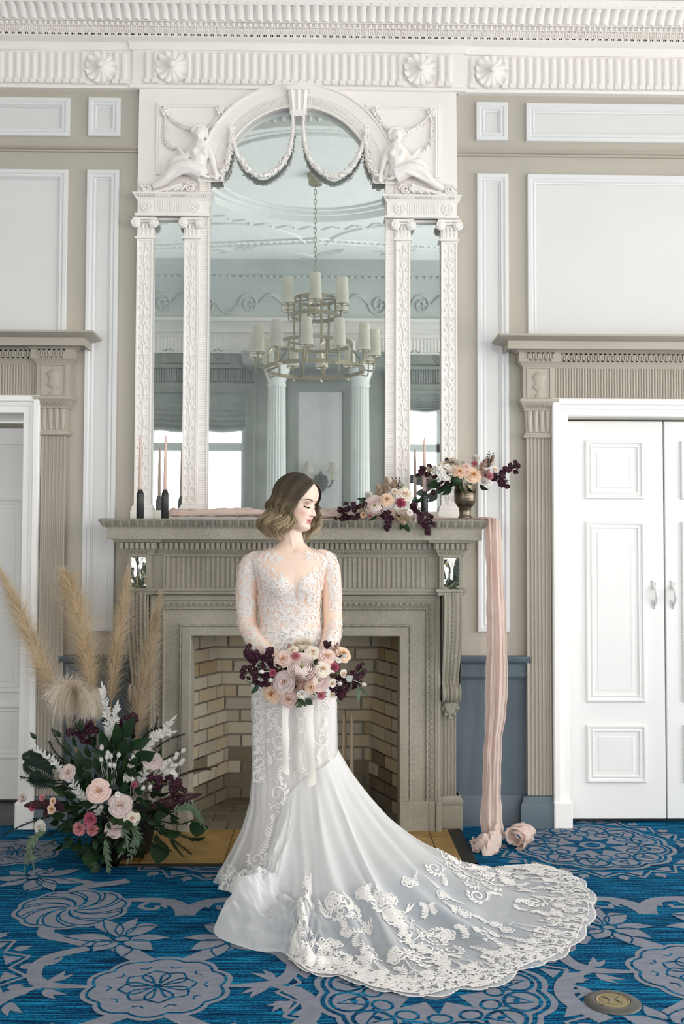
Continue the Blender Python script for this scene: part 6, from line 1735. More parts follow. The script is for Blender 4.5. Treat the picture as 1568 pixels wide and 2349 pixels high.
def gauze_grid(path, widths, thick, nfold, seed, nv=40, side=(0, 1, 0)):
    """crumpled strip: path points, full widths across `across`, pleated"""
    rr = random.Random(seed); c = catmull(path, 90); n = len(c); W = np.interp(np.linspace(0, len(widths) - 1, n), range(len(widths)), widths); ph = [rr.uniform(0, 6.28) for _ in range(6)]; g = []
    for i, p in enumerate(c):
        t = (c[min(i + 1, n - 1)] - c[max(i - 1, 0)]).normalized(); s = Vector(side) if not callable(side) else side(i / (n - 1)); b = (s - t * s.dot(t)).normalized(); nn_ = t.cross(b); row = []; x = i / n
        for j in range(nv + 1):
            v = j / nv * 2 - 1
            f = math.sin(v * nfold * PI + ph[0] + 2.5 * math.sin(x * 5 + ph[1]) * 0.4) * 0.55 + math.sin(v * nfold * 1.7 * PI + ph[2] + x * 9) * 0.3 + 0.25 * math.sin(v * 5 * nfold + x * 23 + ph[3]) * 0.4
            f += 0.7 * mnoise.noise(Vector((v * 4, x * 40, seed))) + 0.35 * mnoise.noise(Vector((v * 9, x * 110, seed))); th_ = thick * (1 - 0.85 * max(0, min(1, (x - 0.62) / 0.2))); env = th_ * (0.5 + 0.5 * (1 - v * v)); roll_ = 0.9 * (1 - v * v) * th_
            row.append(p + b * (v * W[i] / 2 * (1 + 0.03 * math.sin(x * 31 + ph[4] + (5 if v > 0 else 0)))) + nn_ * (f * env + roll_))
        g.append(row)
    return g


run = thing('gauze_runner', 'blush pink gauze cloth laid along the mantel and hanging to the floor beside it', 'cloth', (0.84, -0.3, 0))
mb = MB()
pth = [(P(388, 1188, -0.24).x, -0.24, MTOP + 0.016), (-0.45, -0.25, MTOP + 0.018), (-0.1, -0.24, MTOP + 0.016), (0.2, -0.25, MTOP + 0.014), (0.45, -0.25, MTOP + 0.008), (0.62, -0.26, MTOP + 0.005), (0.80, -0.27, MTOP + 0.006)]
mb.grid(gauze_grid(pth, [0.06, 0.10, 0.11, 0.1, 0.1, 0.12, 0.15, 0.17], 0.024, 4, 3))
flat = mb.build('flat_length', GAUZE, run, smooth=True)
def hp(px, py, y=-0.31): return P(px, py, y)
g = []
N = 120
cl_x = [(1186, 1080, 1128, -0.27), (1196, 1092, 1140, -0.29), (1212, 1105, 1146, -0.33), (1240, 1112, 1150, -0.33), (1300, 1114, 1152, -0.32), (1400, 1116, 1158, -0.30), (1480, 1115, 1163, -0.27), (1560, 1113, 1164, -0.25), (1640, 1111, 1161, -0.25), (1700, 1110, 1150, -0.25), (1780, 1107, 1148, -0.26), (1840, 1103, 1150, -0.29), (1885, 1100, 1152, -0.34), (1920, 1108, 1158, -0.38)]
ys = [r[0] for r in cl_x]; rr_ = random.Random(5)
for i in range(N):
    t = i / (N - 1); py = 1186 + (1922 - 1186) * t; a = np.interp(py, ys, [r[1] for r in cl_x]); b = np.interp(py, ys, [r[2] for r in cl_x]); yy = np.interp(py, ys, [r[3] for r in cl_x]); row = []
    for j in range(57):
        v = j / 56; f = 0.012 * math.sin(v * 15 + 1.2 * math.sin(t * 4)) + 0.007 * math.sin(v * 31 + t * 5 + 1) + 0.003 * math.sin(v * 70 + 9 * t) + 0.007 * mnoise.noise(Vector((v * 7, t * 14, 1))) + 0.003 * mnoise.noise(Vector((v * 20, t * 50, 1)))
        bulge = -0.03 * math.sin(PI * v); wob = 0.9 * math.sin(t * 27) + 0.7 * math.sin(t * 71)
        xx = a + (b - a) * v + (wob * (2 * v - 1) if t > 0.1 else 0); p = P(xx, py, yy + f + bulge)
        if t < 0.06: p.z = max(p.z, MTOP + 0.002 + 0.004 * abs(math.sin(v * 12)) - 0.0)
        if p.z < 0.006: p.z = 0.006 + 0.004 * abs(f) * 60
        row.append(p)
    g.append(row)
mb = MB(); mb.grid(g); mb.build('hanging_length', GAUZE, run, smooth=True)
# the ends pooled on the carpet: a rolled loop and a crumpled tail
mb = MB()
o_ = Fl(1165, 1905); 
def roll(cx, cy, r0, wid, seed, turns=1.6, tilt=0.5):
    rr = random.Random(seed); g = []
    for i in range(70):
        t = i / 69; a = -PI / 2 + turns * 2 * PI * t; r = r0 * (1 - 0.55 * t); row = []
        for j in range(25):
            v = j / 24 * 2 - 1; rr2 = r * (1 + 0.07 * math.sin(v * 9 + a * 2) + 0.05 * math.sin(v * 21 + a * 3 + seed) + 0.10 * (1 - v * v) * math.sin(3 * a) + 0.30 * mnoise.noise(Vector((v * 2.5, a * 1.3, seed))) + 0.16 * mnoise.noise(Vector((v * 7, a * 4, seed)))) 
            x, z = rr2 * math.cos(a), rr2 * math.sin(a) * 0.85 + r0 * 0.92; y = v * wid / 2
            row.append((cx + x * math.cos(tilt) + y * math.sin(tilt), cy + y * math.cos(tilt) - x * math.sin(tilt), max(0.005, z)))
        g.append(row)
    return g
mb.grid(roll(o_.x + 0.0, -0.40, 0.062, 0.13, 2)); mb.build('rolled_end', GAUZE, run, smooth=True)
mb = MB(); a_ = Fl(1092, 1915); g = []
for i in range(40):
    t = i / 39; cxp_ = a_.x + 0.07 - 0.13 * t; cyp = -0.42 - 0.07 * math.sin(t * 2.5); row = []
    for j in range(33):
        v = j / 32 * 2 - 1; w_ = 0.05 + 0.03 * math.sin(PI * t); zz = 0.012 + (0.055 * (1 - t) + 0.03) * (1 - v * v) + 0.012 * math.sin(v * 11 + t * 7) + 0.008 * math.sin(v * 25 - t * 13) + 0.03 * mnoise.noise(Vector((v * 4, t * 6, 4)))
        row.append((cxp_ + 0.012 * math.sin(v * 7 + 9 * t), cyp + v * w_, max(0.004, zz)))
    g.append(row)
mb.grid(g); mb.build('crumpled_end', GAUZE, run, smooth=True)

# ---------------------------------------------------------------- large floor arrangement
fa = thing('floor_arrangement', 'large floor arrangement of pampas plumes, roses and dark greenery by the hearth', 'flowers', (-0.93, -0.55, 0))
def fq(px, py, y=-0.62): return P(px, py, y)
B0 = Vector((-0.93, -0.56, 0.25))
POTM = mat('dark_pot', '#1d1d1b', 0.6)
mb = MB(); mb.lathe([(0.001, 0.0), (0.11, 0.0), (0.13, 0.02), (0.16, 0.17), (0.165, 0.2), (0.15, 0.2), (0.001, 0.17)], (-0.93, -0.52, 0), 28); mb.build('pot', POTM, fa, auto=40)
pampas(fa, [fq(150, 1640), fq(112, 1560), fq(75, 1470), fq(38, 1385), fq(-2, 1300)], 5600, 0.13, 0.135, PAMPAS, fq(185, 1760), 0.25, (-0.35, 0, -0.1), 'tan pampas plume leaning to the left')
pampas(fa, [fq(212, 1590, -0.55), fq(200, 1510, -0.55), fq(186, 1430, -0.53), fq(165, 1355, -0.52), fq(146, 1312, -0.52)], 6000, 0.13, 0.15, PAMPAS, fq(222, 1720), 0.15, (-0.15, 0, 0.1), 'broad upright tan pampas plume')
pampas(fa, [fq(254, 1612, -0.5), fq(262, 1530, -0.48), fq(274, 1450, -0.46), fq(286, 1370, -0.45), fq(293, 1305, -0.45)], 4400, 0.11, 0.085, PAMPAS, fq(252, 1720, -0.55), 0.05, (0.02, 0, 0.1), 'slim upright tan pampas plume')
pampas(fa, [fq(312, 1690, -0.55), fq(322, 1620, -0.52), fq(335, 1540, -0.5), fq(350, 1450, -0.48), fq(368, 1362, -0.48)], 5200, 0.13, 0.11, PAMPAG, fq(300, 1760), 0.1, (0.15, 0, 0), 'grey tan pampas plume leaning right')
pampas(fa, [fq(120, 1592, -0.68), fq(150, 1578, -0.70), fq(185, 1582, -0.70), fq(212, 1605, -0.68), fq(228, 1640, -0.66)], 8000, 0.085, 0.10, PAMPAW, fq(140, 1620, -0.64), 0.75, (0, 0, -0.5), 'pale fluffy pampas head bent over', tang=0.4)
# greenery body
for k in range(260):
    px = R.gauss(240, 72); py = R.gauss(1830, 62)
    if not (80 < px < 410): continue
    p = fq(px, py, R.uniform(-0.78, -0.5)); d = Vector(((px - 240) / 90 + R.uniform(-.4, .4), R.uniform(-1.0, -0.1), -(py - 1850) / 80 + R.uniform(-.3, .5)))
    leafobj(fa, p, d, R.uniform(0.04, 0.07), R.choice((ME_GL, ME_GL, ME_GLW)))
for k in range(90):
    px, py = R.uniform(150, 400), R.uniform(1850, 1955); d = abs(px - 260) / 160
    if py > 1960 - 60 * d: continue
    leafobj(fa, fq(px, py, R.uniform(-0.82, -0.70)), (R.uniform(-.8, .8) + (px - 260) / 150, -0.7, R.uniform(-1.0, 0.2)), R.uniform(0.04, 0.065), R.choice((ME_GL, ME_GLW)))
for px, py, dx, dz, L in ((265, 1705, 0.2, 1, 0.12), (285, 1690, 0.5, 1, 0.13), (300, 1715, 1, 0.5, 0.12), (250, 1720, -0.4, 1, 0.12), (275, 1735, 0.3, 0.6, 0.13), (310, 1735, 1, 0.2, 0.12), (255, 1745, -0.5, 0.4, 0.12), (285, 1760, 0.5, -0.2, 0.12), (340, 1815, 1, -0.2, 0.12), (325, 1830, 0.6, -0.6, 0.12), (355, 1840, 0.8, -0.5, 0.1),
                          (200, 1945, -0.6, -0.5, 0.09), (205, 1950, 0.2, -1, 0.10), (190, 1940, -1, 0.0, 0.08), (215, 1950, 0.7, -0.6, 0.08), (420, 1915, 0.9, -0.2, 0.13), (395, 1920, 0.4, -0.8, 0.13), (370, 1930, -0.1, -1, 0.12), (435, 1900, 1, 0.1, 0.1), (360, 1915, 0.5, -0.6, 0.14)):
    leafobj(fa, fq(px, py, -0.74), (dx, -0.55, dz), L * 0.9, ME_GL if py < 1800 else ME_GLW)
for a, b, c_ in (((190, 1760), (140, 1710), (118, 1670)), ((180, 1770), (130, 1730), (112, 1700)), ((205, 1790), (150, 1760), (115, 1745)), ((170, 1800), (110, 1795), (60, 1790)), ((160, 1790), (95, 1790), (45, 1782)), ((320, 1745), (350, 1690), (362, 1645)), ((330, 1760), (390, 1735), (424, 1716)), ((310, 1720), (340, 1680), (372, 1668)), ((330, 1740), (380, 1700), (424, 1684)), ((220, 1770), (240, 1740), (200, 1700)), ((235, 1790), (270, 1770), (230, 1720)), ((150, 1890), (110, 1915), (75, 1905)), ((340, 1890), (400, 1930), (440, 1960)), ((350, 1880), (410, 1890), (450, 1880)), ((340, 1900), (390, 1905), (445, 1930)), ((240, 1900), (225, 1940), (215, 1985)), ((120, 1870), (60, 1890), (5, 1915))):
    needles(fa, 'spruce_sprig', [fq(*a, -0.62), fq(*b, -0.66), fq(*c_, -0.68)], 0.035, 190)
for a in (((210, 1850), (160, 1790), (120, 1745), (78, 1712)), ((250, 1700), (247, 1650), (240, 1610), (235, 1578)), ((252, 1690), (262, 1650), (268, 1620)), ((320, 1735), (345, 1705), (370, 1680), (395, 1652)), ((330, 1725), (350, 1690), (392, 1680)), ((285, 1800), (300, 1765), (310, 1730)), ((320, 1800), (335, 1765), (350, 1745)), ((230, 1870), (205, 1840), (175, 1820))):
    spray(fa, 'bleached_ruscus_sprig', [fq(*p, -0.74) for p in a], 0.031, 0.0058, int(9 + 22 * min(1, abs(a[0][1] - a[-1][1]) / 120)), RUSCUS, RUSCUS, 0.0016, 0.85, jit=0.55)
for a in (((120, 1770), (85, 1740), (50, 1735)), ((125, 1785), (80, 1765), (55, 1750)), ((130, 1800), (90, 1790), (70, 1775)), ((150, 1760), (110, 1745), (80, 1730))): fern(fa, 'dark_fern_frond', [fq(*p, -0.66) for p in a], 0.045, LEAFD)
for a in (((340, 1850), (400, 1835), (462, 1822)), ((150, 1850), (100, 1845), (55, 1848)), ((150, 1860), (120, 1845), (100, 1875)), ((360, 1860), (400, 1850), (440, 1842))): fern(fa, 'maroon_frond', [fq(*p, -0.74) for p in a], 0.03, MAROON, 30)
for a in (((390, 1790), (440, 1770), (500, 1757)), ((400, 1785), (450, 1765), (485, 1765))): needles(fa, 'brown_seed_plume', [fq(*p, -0.7) for p in a], 0.022, 260, BROWNS)
for a in (((110, 1905), (75, 1925), (58, 1985)), ((100, 1900), (72, 1940), (75, 1975)), ((290, 1880), (310, 1910), (295, 1968)), ((300, 1885), (318, 1920), (305, 1960)), ((280, 1890), (290, 1930), (278, 1955)), ((240, 1920), (245, 1960), (250, 2000)), ((390, 1860), (440, 1855), (465, 1890)), ((400, 1865), (430, 1850), (455, 1870))):
    spray(fa, 'olive_sprig', [fq(*p, -0.8) for p in a], 0.038, 0.0045, 11, OLIVE, OLIVE, 0.0018, 0.5)
c, rad = (240, 1840), (200, 150)
fill(fa, [('rose', 'blush', 225, 1814, 24), ('rose', 'mauve', 275, 1848, 23), ('rose', 'mauve', 154, 1771, 17), ('rose', 'mauve', 350, 1743, 20), ('bud', 'mauve', 52, 1832, 14), ('rose', 'white', 90, 1898, 16), ('rose', 'mauve', 262, 1903, 19), ('rose', 'cream', 303, 1877, 16), ('rose', 'white', 386, 1760, 16), ('rose', 'white', 395, 1788, 17), ('bud', 'peach', 119, 1857, 14), ('bud', 'peach', 122, 1838, 11),
          ('carnation', 'hot', 206, 1879, 20), ('carnation', 'pink', 181, 1902, 20), ('carnation', 'pink', 211, 1904, 18), ('carnation', 'hot', 74, 1850, 14), ('carnation', 'pink', 96, 1830, 10), ('bud', 'white', 270, 1822, 8), ('carnation', 'hot', 308, 1800, 9)], c, rad, -0.62, 0.2, 430, 0.3)
cluster(fa, [fq(190, 1690, -0.68), fq(185, 1665, -0.68), fq(205, 1680, -0.68)], 30, 0.050, 0.017); cluster(fa, [fq(290, 1700, -0.68), fq(292, 1670, -0.68), fq(295, 1655, -0.68)], 28, 0.042, 0.016); cluster(fa, [fq(345, 1795, -0.76), fq(385, 1800, -0.76), fq(415, 1815, -0.76)], 34, 0.034, 0.015)
for (a, b) in (((240, 1800), (233, 1715)), ((250, 1800), (247, 1728)), ((248, 1800), (245, 1737)), ((255, 1800), (254, 1735)), ((250, 1800), (232, 1743)), ((262, 1800), (272, 1732)), ((258, 1800), (252, 1755)), ((262, 1800), (262, 1756)), ((345, 1790), (388, 1745)), ((350, 1790), (402, 1738)), ((355, 1790), (405, 1730)), ((355, 1785), (420, 1722)), ((350, 1785), (418, 1745)), ((340, 1795), (393, 1757)), ((300, 1850), (328, 1808)), ((305, 1850), (344, 1806)), ((290, 1880), (301, 1840)), ((250, 1880), (233, 1852)), ((300, 1830), (303, 1788)), ((350, 1800), (402, 1757)), ((360, 1790), (414, 1752))):
    tail(fa, fq(*a, -0.72), fq(*b, -0.78), 0.0095, 0.026)
# ================================================================ the bride
YW = -0.95
def W(px, py, y=YW): return P(px, py, y)
bride = thing('person', 'bride in long-sleeved white lace gown, head turned aside, holding a bouquet before the fireplace', 'person', (W(670, 1500).x, YW, 0))


def proj(p):
    """photo pixel of a world point"""
    d = Vector((p[0], p[1] - CAM_Y, p[2] - CAM_Z)); x, y, w = d.dot(_r), d.dot(_u), d.dot(_f); return 784 + FPX * x / w, 1174.5 - FPX * y / w


def sm(x, xs, ys):
    """smooth interpolation through control values"""
    xs = np.array(xs, float); ys = np.array(ys, float); o = np.argsort(xs); xs, ys = xs[o], ys[o]
    d = np.gradient(ys, xs); x = np.clip(x, xs[0], xs[-1]); i = np.clip(np.searchsorted(xs, x) - 1, 0, len(xs) - 2); h = xs[i + 1] - xs[i]; t = (x - xs[i]) / h
    return (2 * t**3 - 3 * t**2 + 1) * ys[i] + (t**3 - 2 * t**2 + t) * h * d[i] + (-2 * t**3 + 3 * t**2) * ys[i + 1] + (t**3 - t**2) * h * d[i + 1]


# ---------------------------------------------------------------- torso as a loft of sections (px rows of the photo)
TS = [  # py, left px, right px, front depth, back depth
    (1243, 640, 697, 0.052, 0.060), (1255, 626, 708, 0.060, 0.068), (1264, 602, 728, 0.072, 0.075), (1276, 578, 750, 0.083, 0.085), (1290, 574, 754, 0.092, 0.092), (1310, 580, 748, 0.102, 0.098), (1330, 587, 742, 0.108, 0.098),
    (1350, 591, 738, 0.110, 0.095), (1375, 592, 736, 0.104, 0.090), (1400, 594, 734, 0.100, 0.085), (1425, 596, 735, 0.099, 0.083), (1455, 594, 742, 0.104, 0.090), (1490, 589, 752, 0.110, 0.105), (1530, 584, 762, 0.112, 0.118), (1570, 581, 767, 0.110, 0.122), (1610, 582, 767, 0.108, 0.115)]
_ty = [t[0] for t in TS]
def torso_pt(u, py, off=0.0):
    """u angle: 0 = +x side, pi/2 = front"""
    l, r_, bf, bb = [float(sm(py, _ty, [t[k] for t in TS])) for k in (1, 2, 3, 4)]
    c = W((l + r_) / 2, py); a = W(r_, py).x - c.x; cu, su = math.cos(u), math.sin(u); e = 0.85
    x = c.x + (a + off) * math.copysign(abs(cu) ** e, cu); y = -((bf + off) if su > 0 else (bb + off)) * math.copysign(abs(su) ** e, su)
    z = c.z
    if su > 0:
        for bx in (641, 707):
            q = W(bx, 1346); d2 = ((x - q.x) / 0.052) ** 2 + ((z - q.z) / 0.048) ** 2; y -= 0.026 * math.exp(-d2)
        q = W(676, 1346); y += 0.004 * math.exp(-((x - q.x) / 0.014) ** 2 - ((z - q.z) / 0.045) ** 2)
        q = W(672, 1262); y += 0.006 * math.exp(-((x - q.x) / 0.018) ** 2 - ((z - q.z) / 0.012) ** 2)
    return Vector((x, YW + y, z))


body = MB(); rows = []
for py in np.linspace(1243, 1610, 70): rows.append([torso_pt(2 * PI * k / 72, py) for k in range(72)])
body.grid(rows, cv=True); n0 = len(body.v); body.f.append(tuple(range(72))); body.f.append(tuple(range(n0 - 72, n0))[::-1])
# ---------------------------------------------------------------- head
HS = 1.0
HC = W(680, 1152, -0.965)
yaw_, pit_, rol_ = math.radians(60), math.radians(11), math.radians(-3)
Fw = Vector((math.sin(yaw_) * math.cos(pit_), -math.cos(yaw_) * math.cos(pit_), -math.sin(pit_)))
Nr = Vector((-math.cos(yaw_), -math.sin(yaw_), 0))
Up = Nr.cross(Fw); Up = Up if Up.z > 0 else -Up
_q = Quaternion(Fw, rol_); Nr, Up = _q @ Nr, _q @ Up
def hw(n, f, u): return HC + (Nr * n + Fw * f + Up * u) * HS
Zs = [-0.122, -0.116, -0.106, -0.095, -0.08, -0.06, -0.04, -0.02, 0.0, 0.03, 0.06, 0.085, 0.105, 0.115]
WD = [0.006, 0.024, 0.037, 0.0465, 0.054, 0.0605, 0.0655, 0.069, 0.0705, 0.0735, 0.0705, 0.057, 0.032, 0.004]
FD = [0.050, 0.068, 0.080, 0.0845, 0.0805, 0.0835, 0.084, 0.0815, 0.0795, 0.089, 0.085, 0.069, 0.040, 0.004]
BD = [0.006, 0.010, 0.018, 0.03, 0.048, 0.072, 0.088, 0.096, 0.100, 0.103, 0.097, 0.077, 0.042, 0.004]
def G(x, s): return math.exp(-(x / s) ** 2)
def head_pt(th, z, off=0.0):
    """th 0 = straight ahead, + towards the near (camera) side; returns head-local (n, f, u)"""
    w, f0, b0 = float(sm(z, Zs, WD)), float(sm(z, Zs, FD)), float(sm(z, Zs, BD)); c, s = math.cos(th), math.sin(th)
    e = 0.86
    n = w * math.copysign(abs(s) ** e, s); f = (f0 * abs(c) ** e) if c > 0 else -b0 * abs(c) ** e
    if c > 0:
        k = min(1.0, c * 1.6)
        nz = float(np.interp(z, [-0.053, -0.0485, -0.0455, -0.041, -0.036, -0.030, -0.020, -0.008, 0.004, 0.014], [0, 0.003, 0.013, 0.0235, 0.025, 0.0225, 0.016, 0.009, 0.0035, 0]))
        sg = float(np.interp(z, [-0.05, -0.036, -0.02, 0.0], [0.0105, 0.0105, 0.0085, 0.0085]))
        d = nz * G(n, sg)
        for q in (-1, 1):
            m = n - q * 0.0125; d += 0.0095 * G(m, 0.0062) * G(z + 0.0415, 0.0065)
            m = n - q * 0.031; d += -0.0085 * G(m, 0.0135) * G(z - 0.000, 0.0105) + 0.0088 * G(m, 0.0125) * G(z + 0.0035, 0.0082)
            d += 0.0028 * G(m, 0.016) * G(z - 0.0165, 0.006) - 0.0012 * G(m, 0.015) * G(z - 0.0055, 0.0022)
            d += 0.0055 * G(n - q * 0.043, 0.02) * G(z + 0.030, 0.018)
            d -= 0.002 * G(n - q * 0.024, 0.005) * G(z + 0.068, 0.006)
        d += 0.0052 * G(n, 0.0155) * G(z + 0.0632, 0.0042) + 0.0062 * G(n, 0.014) * G(z + 0.0745, 0.0052) - 0.0046 * G(n, 0.019) * G(z + 0.0685, 0.0022)
        d -= 0.0012 * G(n, 0.003) * G(z + 0.056, 0.004); d += 0.0058 * G(n, 0.016) * G(z + 0.099, 0.009) - 0.003 * G(n, 0.018) * G(z + 0.085, 0.005)
        f += d * k
    L = math.hypot(n, f)
    if off and L > 1e-6: n, f = n * (1 + off / L), f * (1 + off / L)
    return n, f, z


ths = np.concatenate([np.linspace(-PI, -1.25, 26)[:-1], np.linspace(-1.25, 1.25, 110)[:-1], np.linspace(1.25, PI, 26)[:-1]])
zsr = np.concatenate([np.linspace(-0.122, -0.1, 10)[:-1], np.linspace(-0.1, 0.03, 96)[:-1], np.linspace(0.03, 0.115, 26)])
rows = [[hw(*head_pt(t, z)) for t in ths] for z in zsr]
k0 = len(body.v); body.grid(rows, cv=True); m_ = len(ths); body.f.append(tuple(range(k0, k0 + m_))[::-1]); body.f.append(tuple(range(k0 + (len(zsr) - 1) * m_, k0 + len(zsr) * m_)))
# ear (near side, under the hair) and far ear
for s in (-1, 1): body.blob(hw(s * 0.074, -0.008, -0.022), (0.007, 0.018, 0.032), 10, 8, Vector((0, 0, 1)).rotation_difference(Up) @ Quaternion((0, 0, 1), yaw_))
# neck
nk = [W(670, 1275, YW - 0.0), W(671, 1254, YW - 0.004), HC + Up * -0.112 + Fw * -0.012, HC + Up * -0.07 + Fw * -0.022, HC + Up * -0.03 + Fw * -0.03]
body.tube(catmull(nk, 20), list(np.interp(np.linspace(0, 1, 20), [0, 0.25, 0.5, 0.75, 1], [0.060, 0.0515, 0.0475, 0.048, 0.05])), 28)
body.tube(catmull([hw(0.046, -0.02, -0.06), HC + Up * -0.10 + Fw * 0.002 + Nr * 0.036, W(672, 1259, YW - 0.052)], 14), [0.009] * 14, 8)     # neck muscle

# ---------------------------------------------------------------- arms and hands
STEMC = W(684, 1560, -1.165)       # bouquet handle
armL = [W(616, 1286, YW + 0.012), W(588, 1288, YW + 0.012), W(573, 1308, YW + 0.012), W(567, 1350, YW + 0.014), W(566, 1400, YW + 0.012), W(569, 1436, YW + 0.0), W(584, 1466, YW - 0.06), W(612, 1496, YW - 0.125), W(640, 1516, YW - 0.165)]
radL = [0.040, 0.047, 0.049, 0.0475, 0.0445, 0.041, 0.0385, 0.033, 0.026]
armR = [W(716, 1282, YW + 0.012), W(742, 1284, YW + 0.012), W(755, 1304, YW + 0.012), W(760, 1350, YW + 0.014), W(762, 1400, YW + 0.012), W(763, 1436, YW - 0.01), W(757, 1470, YW - 0.08), W(742, 1502, YW - 0.14), W(722, 1522, YW - 0.175)]
radR = [0.038, 0.045, 0.0465, 0.044, 0.042, 0.040, 0.038, 0.033, 0.026]
def arm_line(a, r, n=46): return catmull(a, n), list(np.interp(np.linspace(0, len(r) - 1, n), range(len(r)), r))
for a, r in ((armL, radL), (armR, radR)):
    c, rr = arm_line(a, r); body.tube(c, rr, 22)
def hand(wrist, s):
    """palm against the handle, four fingers curled round it, thumb on the side"""
    c = STEMC + Vector((s * 0.006, 0, -0.03 if s < 0 else 0.01)); w = Vector(wrist); k = c + Vector((s * 0.030, 0.012, 0.0)); d = (k - w)
    body.tube(catmull([w, w.lerp(k, 0.5) + Vector((0, 0.002, 0.004)), k], 10), [0.0255, 0.027, 0.029, 0.031, 0.032, 0.032, 0.031, 0.028, 0.024, 0.018], 14, flat=0.62)
    for i, L in enumerate((0.95, 1.05, 1.0, 0.82)):
        z = 0.030 - 0.0195 * i; b = k + Vector((-s * 0.004, -0.004, z)); pts = [b]
        for a in (0.5, 1.4, 2.3, 3.1): pts.append(c + Vector((s * 0.030 * math.cos(a * L), -0.031 * math.sin(a * L), z - 0.004 * a)))
        body.tube(catmull(pts, 14), [0.0098] * 4 + [0.0092] * 4 + [0.0086] * 3 + [0.008, 0.0075, 0.0055], 10)
    body.tube(catmull([k + Vector((s * 0.006, 0.0, 0.022)), k + Vector((-s * 0.006, -0.016, 0.046)), c + Vector((s * 0.006, -0.034, 0.052))], 10), [0.0125, 0.012, 0.0115, 0.011, 0.0105, 0.010, 0.0095, 0.009, 0.008, 0.006], 10)
hand(armL[-1], -1); hand(armR[-1], 1)
# legs and feet under the gown
for s in (-1, 1):
    hip = W(674 + s * 42, 1600); 
    body.tube(catmull([hip, (hip.x - s * 0.004, YW - 0.015, 0.52), (hip.x - s * 0.008, YW + 0.01, 0.30), (hip.x - s * 0.01, YW + 0.02, 0.13)], 20), list(np.interp(np.linspace(0, 1, 20), [0, 0.35, 0.5, 0.7, 1], [0.085, 0.062, 0.05, 0.052, 0.034])), 18)
    body.tube(catmull([(hip.x - s * 0.01, YW + 0.035, 0.10), (hip.x - s * 0.008, YW - 0.03, 0.085), (hip.x - s * 0.004, YW - 0.11, 0.035), (hip.x, YW - 0.165, 0.022)], 12), [0.030, 0.032, 0.034, 0.036, 0.037, 0.037, 0.036, 0.034, 0.032, 0.029, 0.025, 0.018], 14, flat=0.6)


def skin_mat():
    m = bpy.data.materials.new('skin'); m.use_nodes = True; nt = m.node_tree; b = nt.nodes['Principled BSDF']
    at = nd(nt, 'ShaderNodeAttribute'); at.attribute_name = 'tone'; nt.links.new(at.outputs['Color'], b.inputs['Base Color'])
    b.inputs['Roughness'].default_value = 0.48; b.inputs['Specular IOR Level'].default_value = 0.35
    b.inputs['Subsurface Weight'].default_value = 0.12; b.inputs['Subsurface Radius'].default_value = (0.012, 0.005, 0.003); b.inputs['Subsurface Scale'].default_value = 1.0
    return m


SKIN = skin_mat()
bo = remesh(body, 'body', SKIN, bride, 0.0023, 3)
me = bo.data; nv_ = len(me.vertices); co = np.empty(nv_ * 3, np.float32); me.vertices.foreach_get('co', co); co = co.reshape(-1, 3)
loc = (co - np.array(HC)) / HS; hn, hf, hu = loc @ np.array(Nr), loc @ np.array(Fw), loc @ np.array(Up)
base = np.array(lin('#edd2c0')[:3]); tone = np.tile(base, (nv_, 1)); isf = (hf > 0.035) & (np.abs(hu) < 0.125) & (np.abs(hn) < 0.08)
def blend(mask, col):
    global tone
    mask = np.clip(mask, 0, 1)[:, None]; tone = tone * (1 - mask) + np.array(lin(col)[:3]) * mask
g_ = lambda x, s: np.exp(-(x / s) ** 2)
blend(isf * 0.45 * g_(np.abs(hn) - 0.046, 0.017) * g_(hu + 0.038, 0.018), '#d98f7c')
for q in (-1, 1):
    blend(isf * 0.7 * g_(hn - q * 0.032, 0.0155) * g_(hu - 0.0035, 0.0085), '#8d5f49'); blend(isf * 0.6 * g_(hn - q * 0.037, 0.010) * g_(hu - 0.002, 0.006), '#5d3b2e')
lipw = np.clip(1.15 - (np.abs(hn) / 0.0205) ** 2.2, 0, 1)
blend(isf * np.clip(1.6 * lipw * (g_(hu + 0.0625, 0.0046) + g_(hu + 0.0742, 0.0052)), 0, 1) * (hu > -0.0835) * (hu < -0.0565), '#d68f88')
blend(isf * lipw * g_(hu + 0.0684, 0.0017), '#8d4a48')
blend(isf * 0.9 * g_(np.abs(hn) - 0.0075, 0.0036) * g_(hu + 0.0462, 0.0022), '#7a4a3c')
ca = me.color_attributes.new('tone', 'FLOAT_COLOR', 'POINT'); ca.data.foreach_set('color', np.hstack([tone, np.ones((nv_, 1))]).astype(np.float32).ravel())

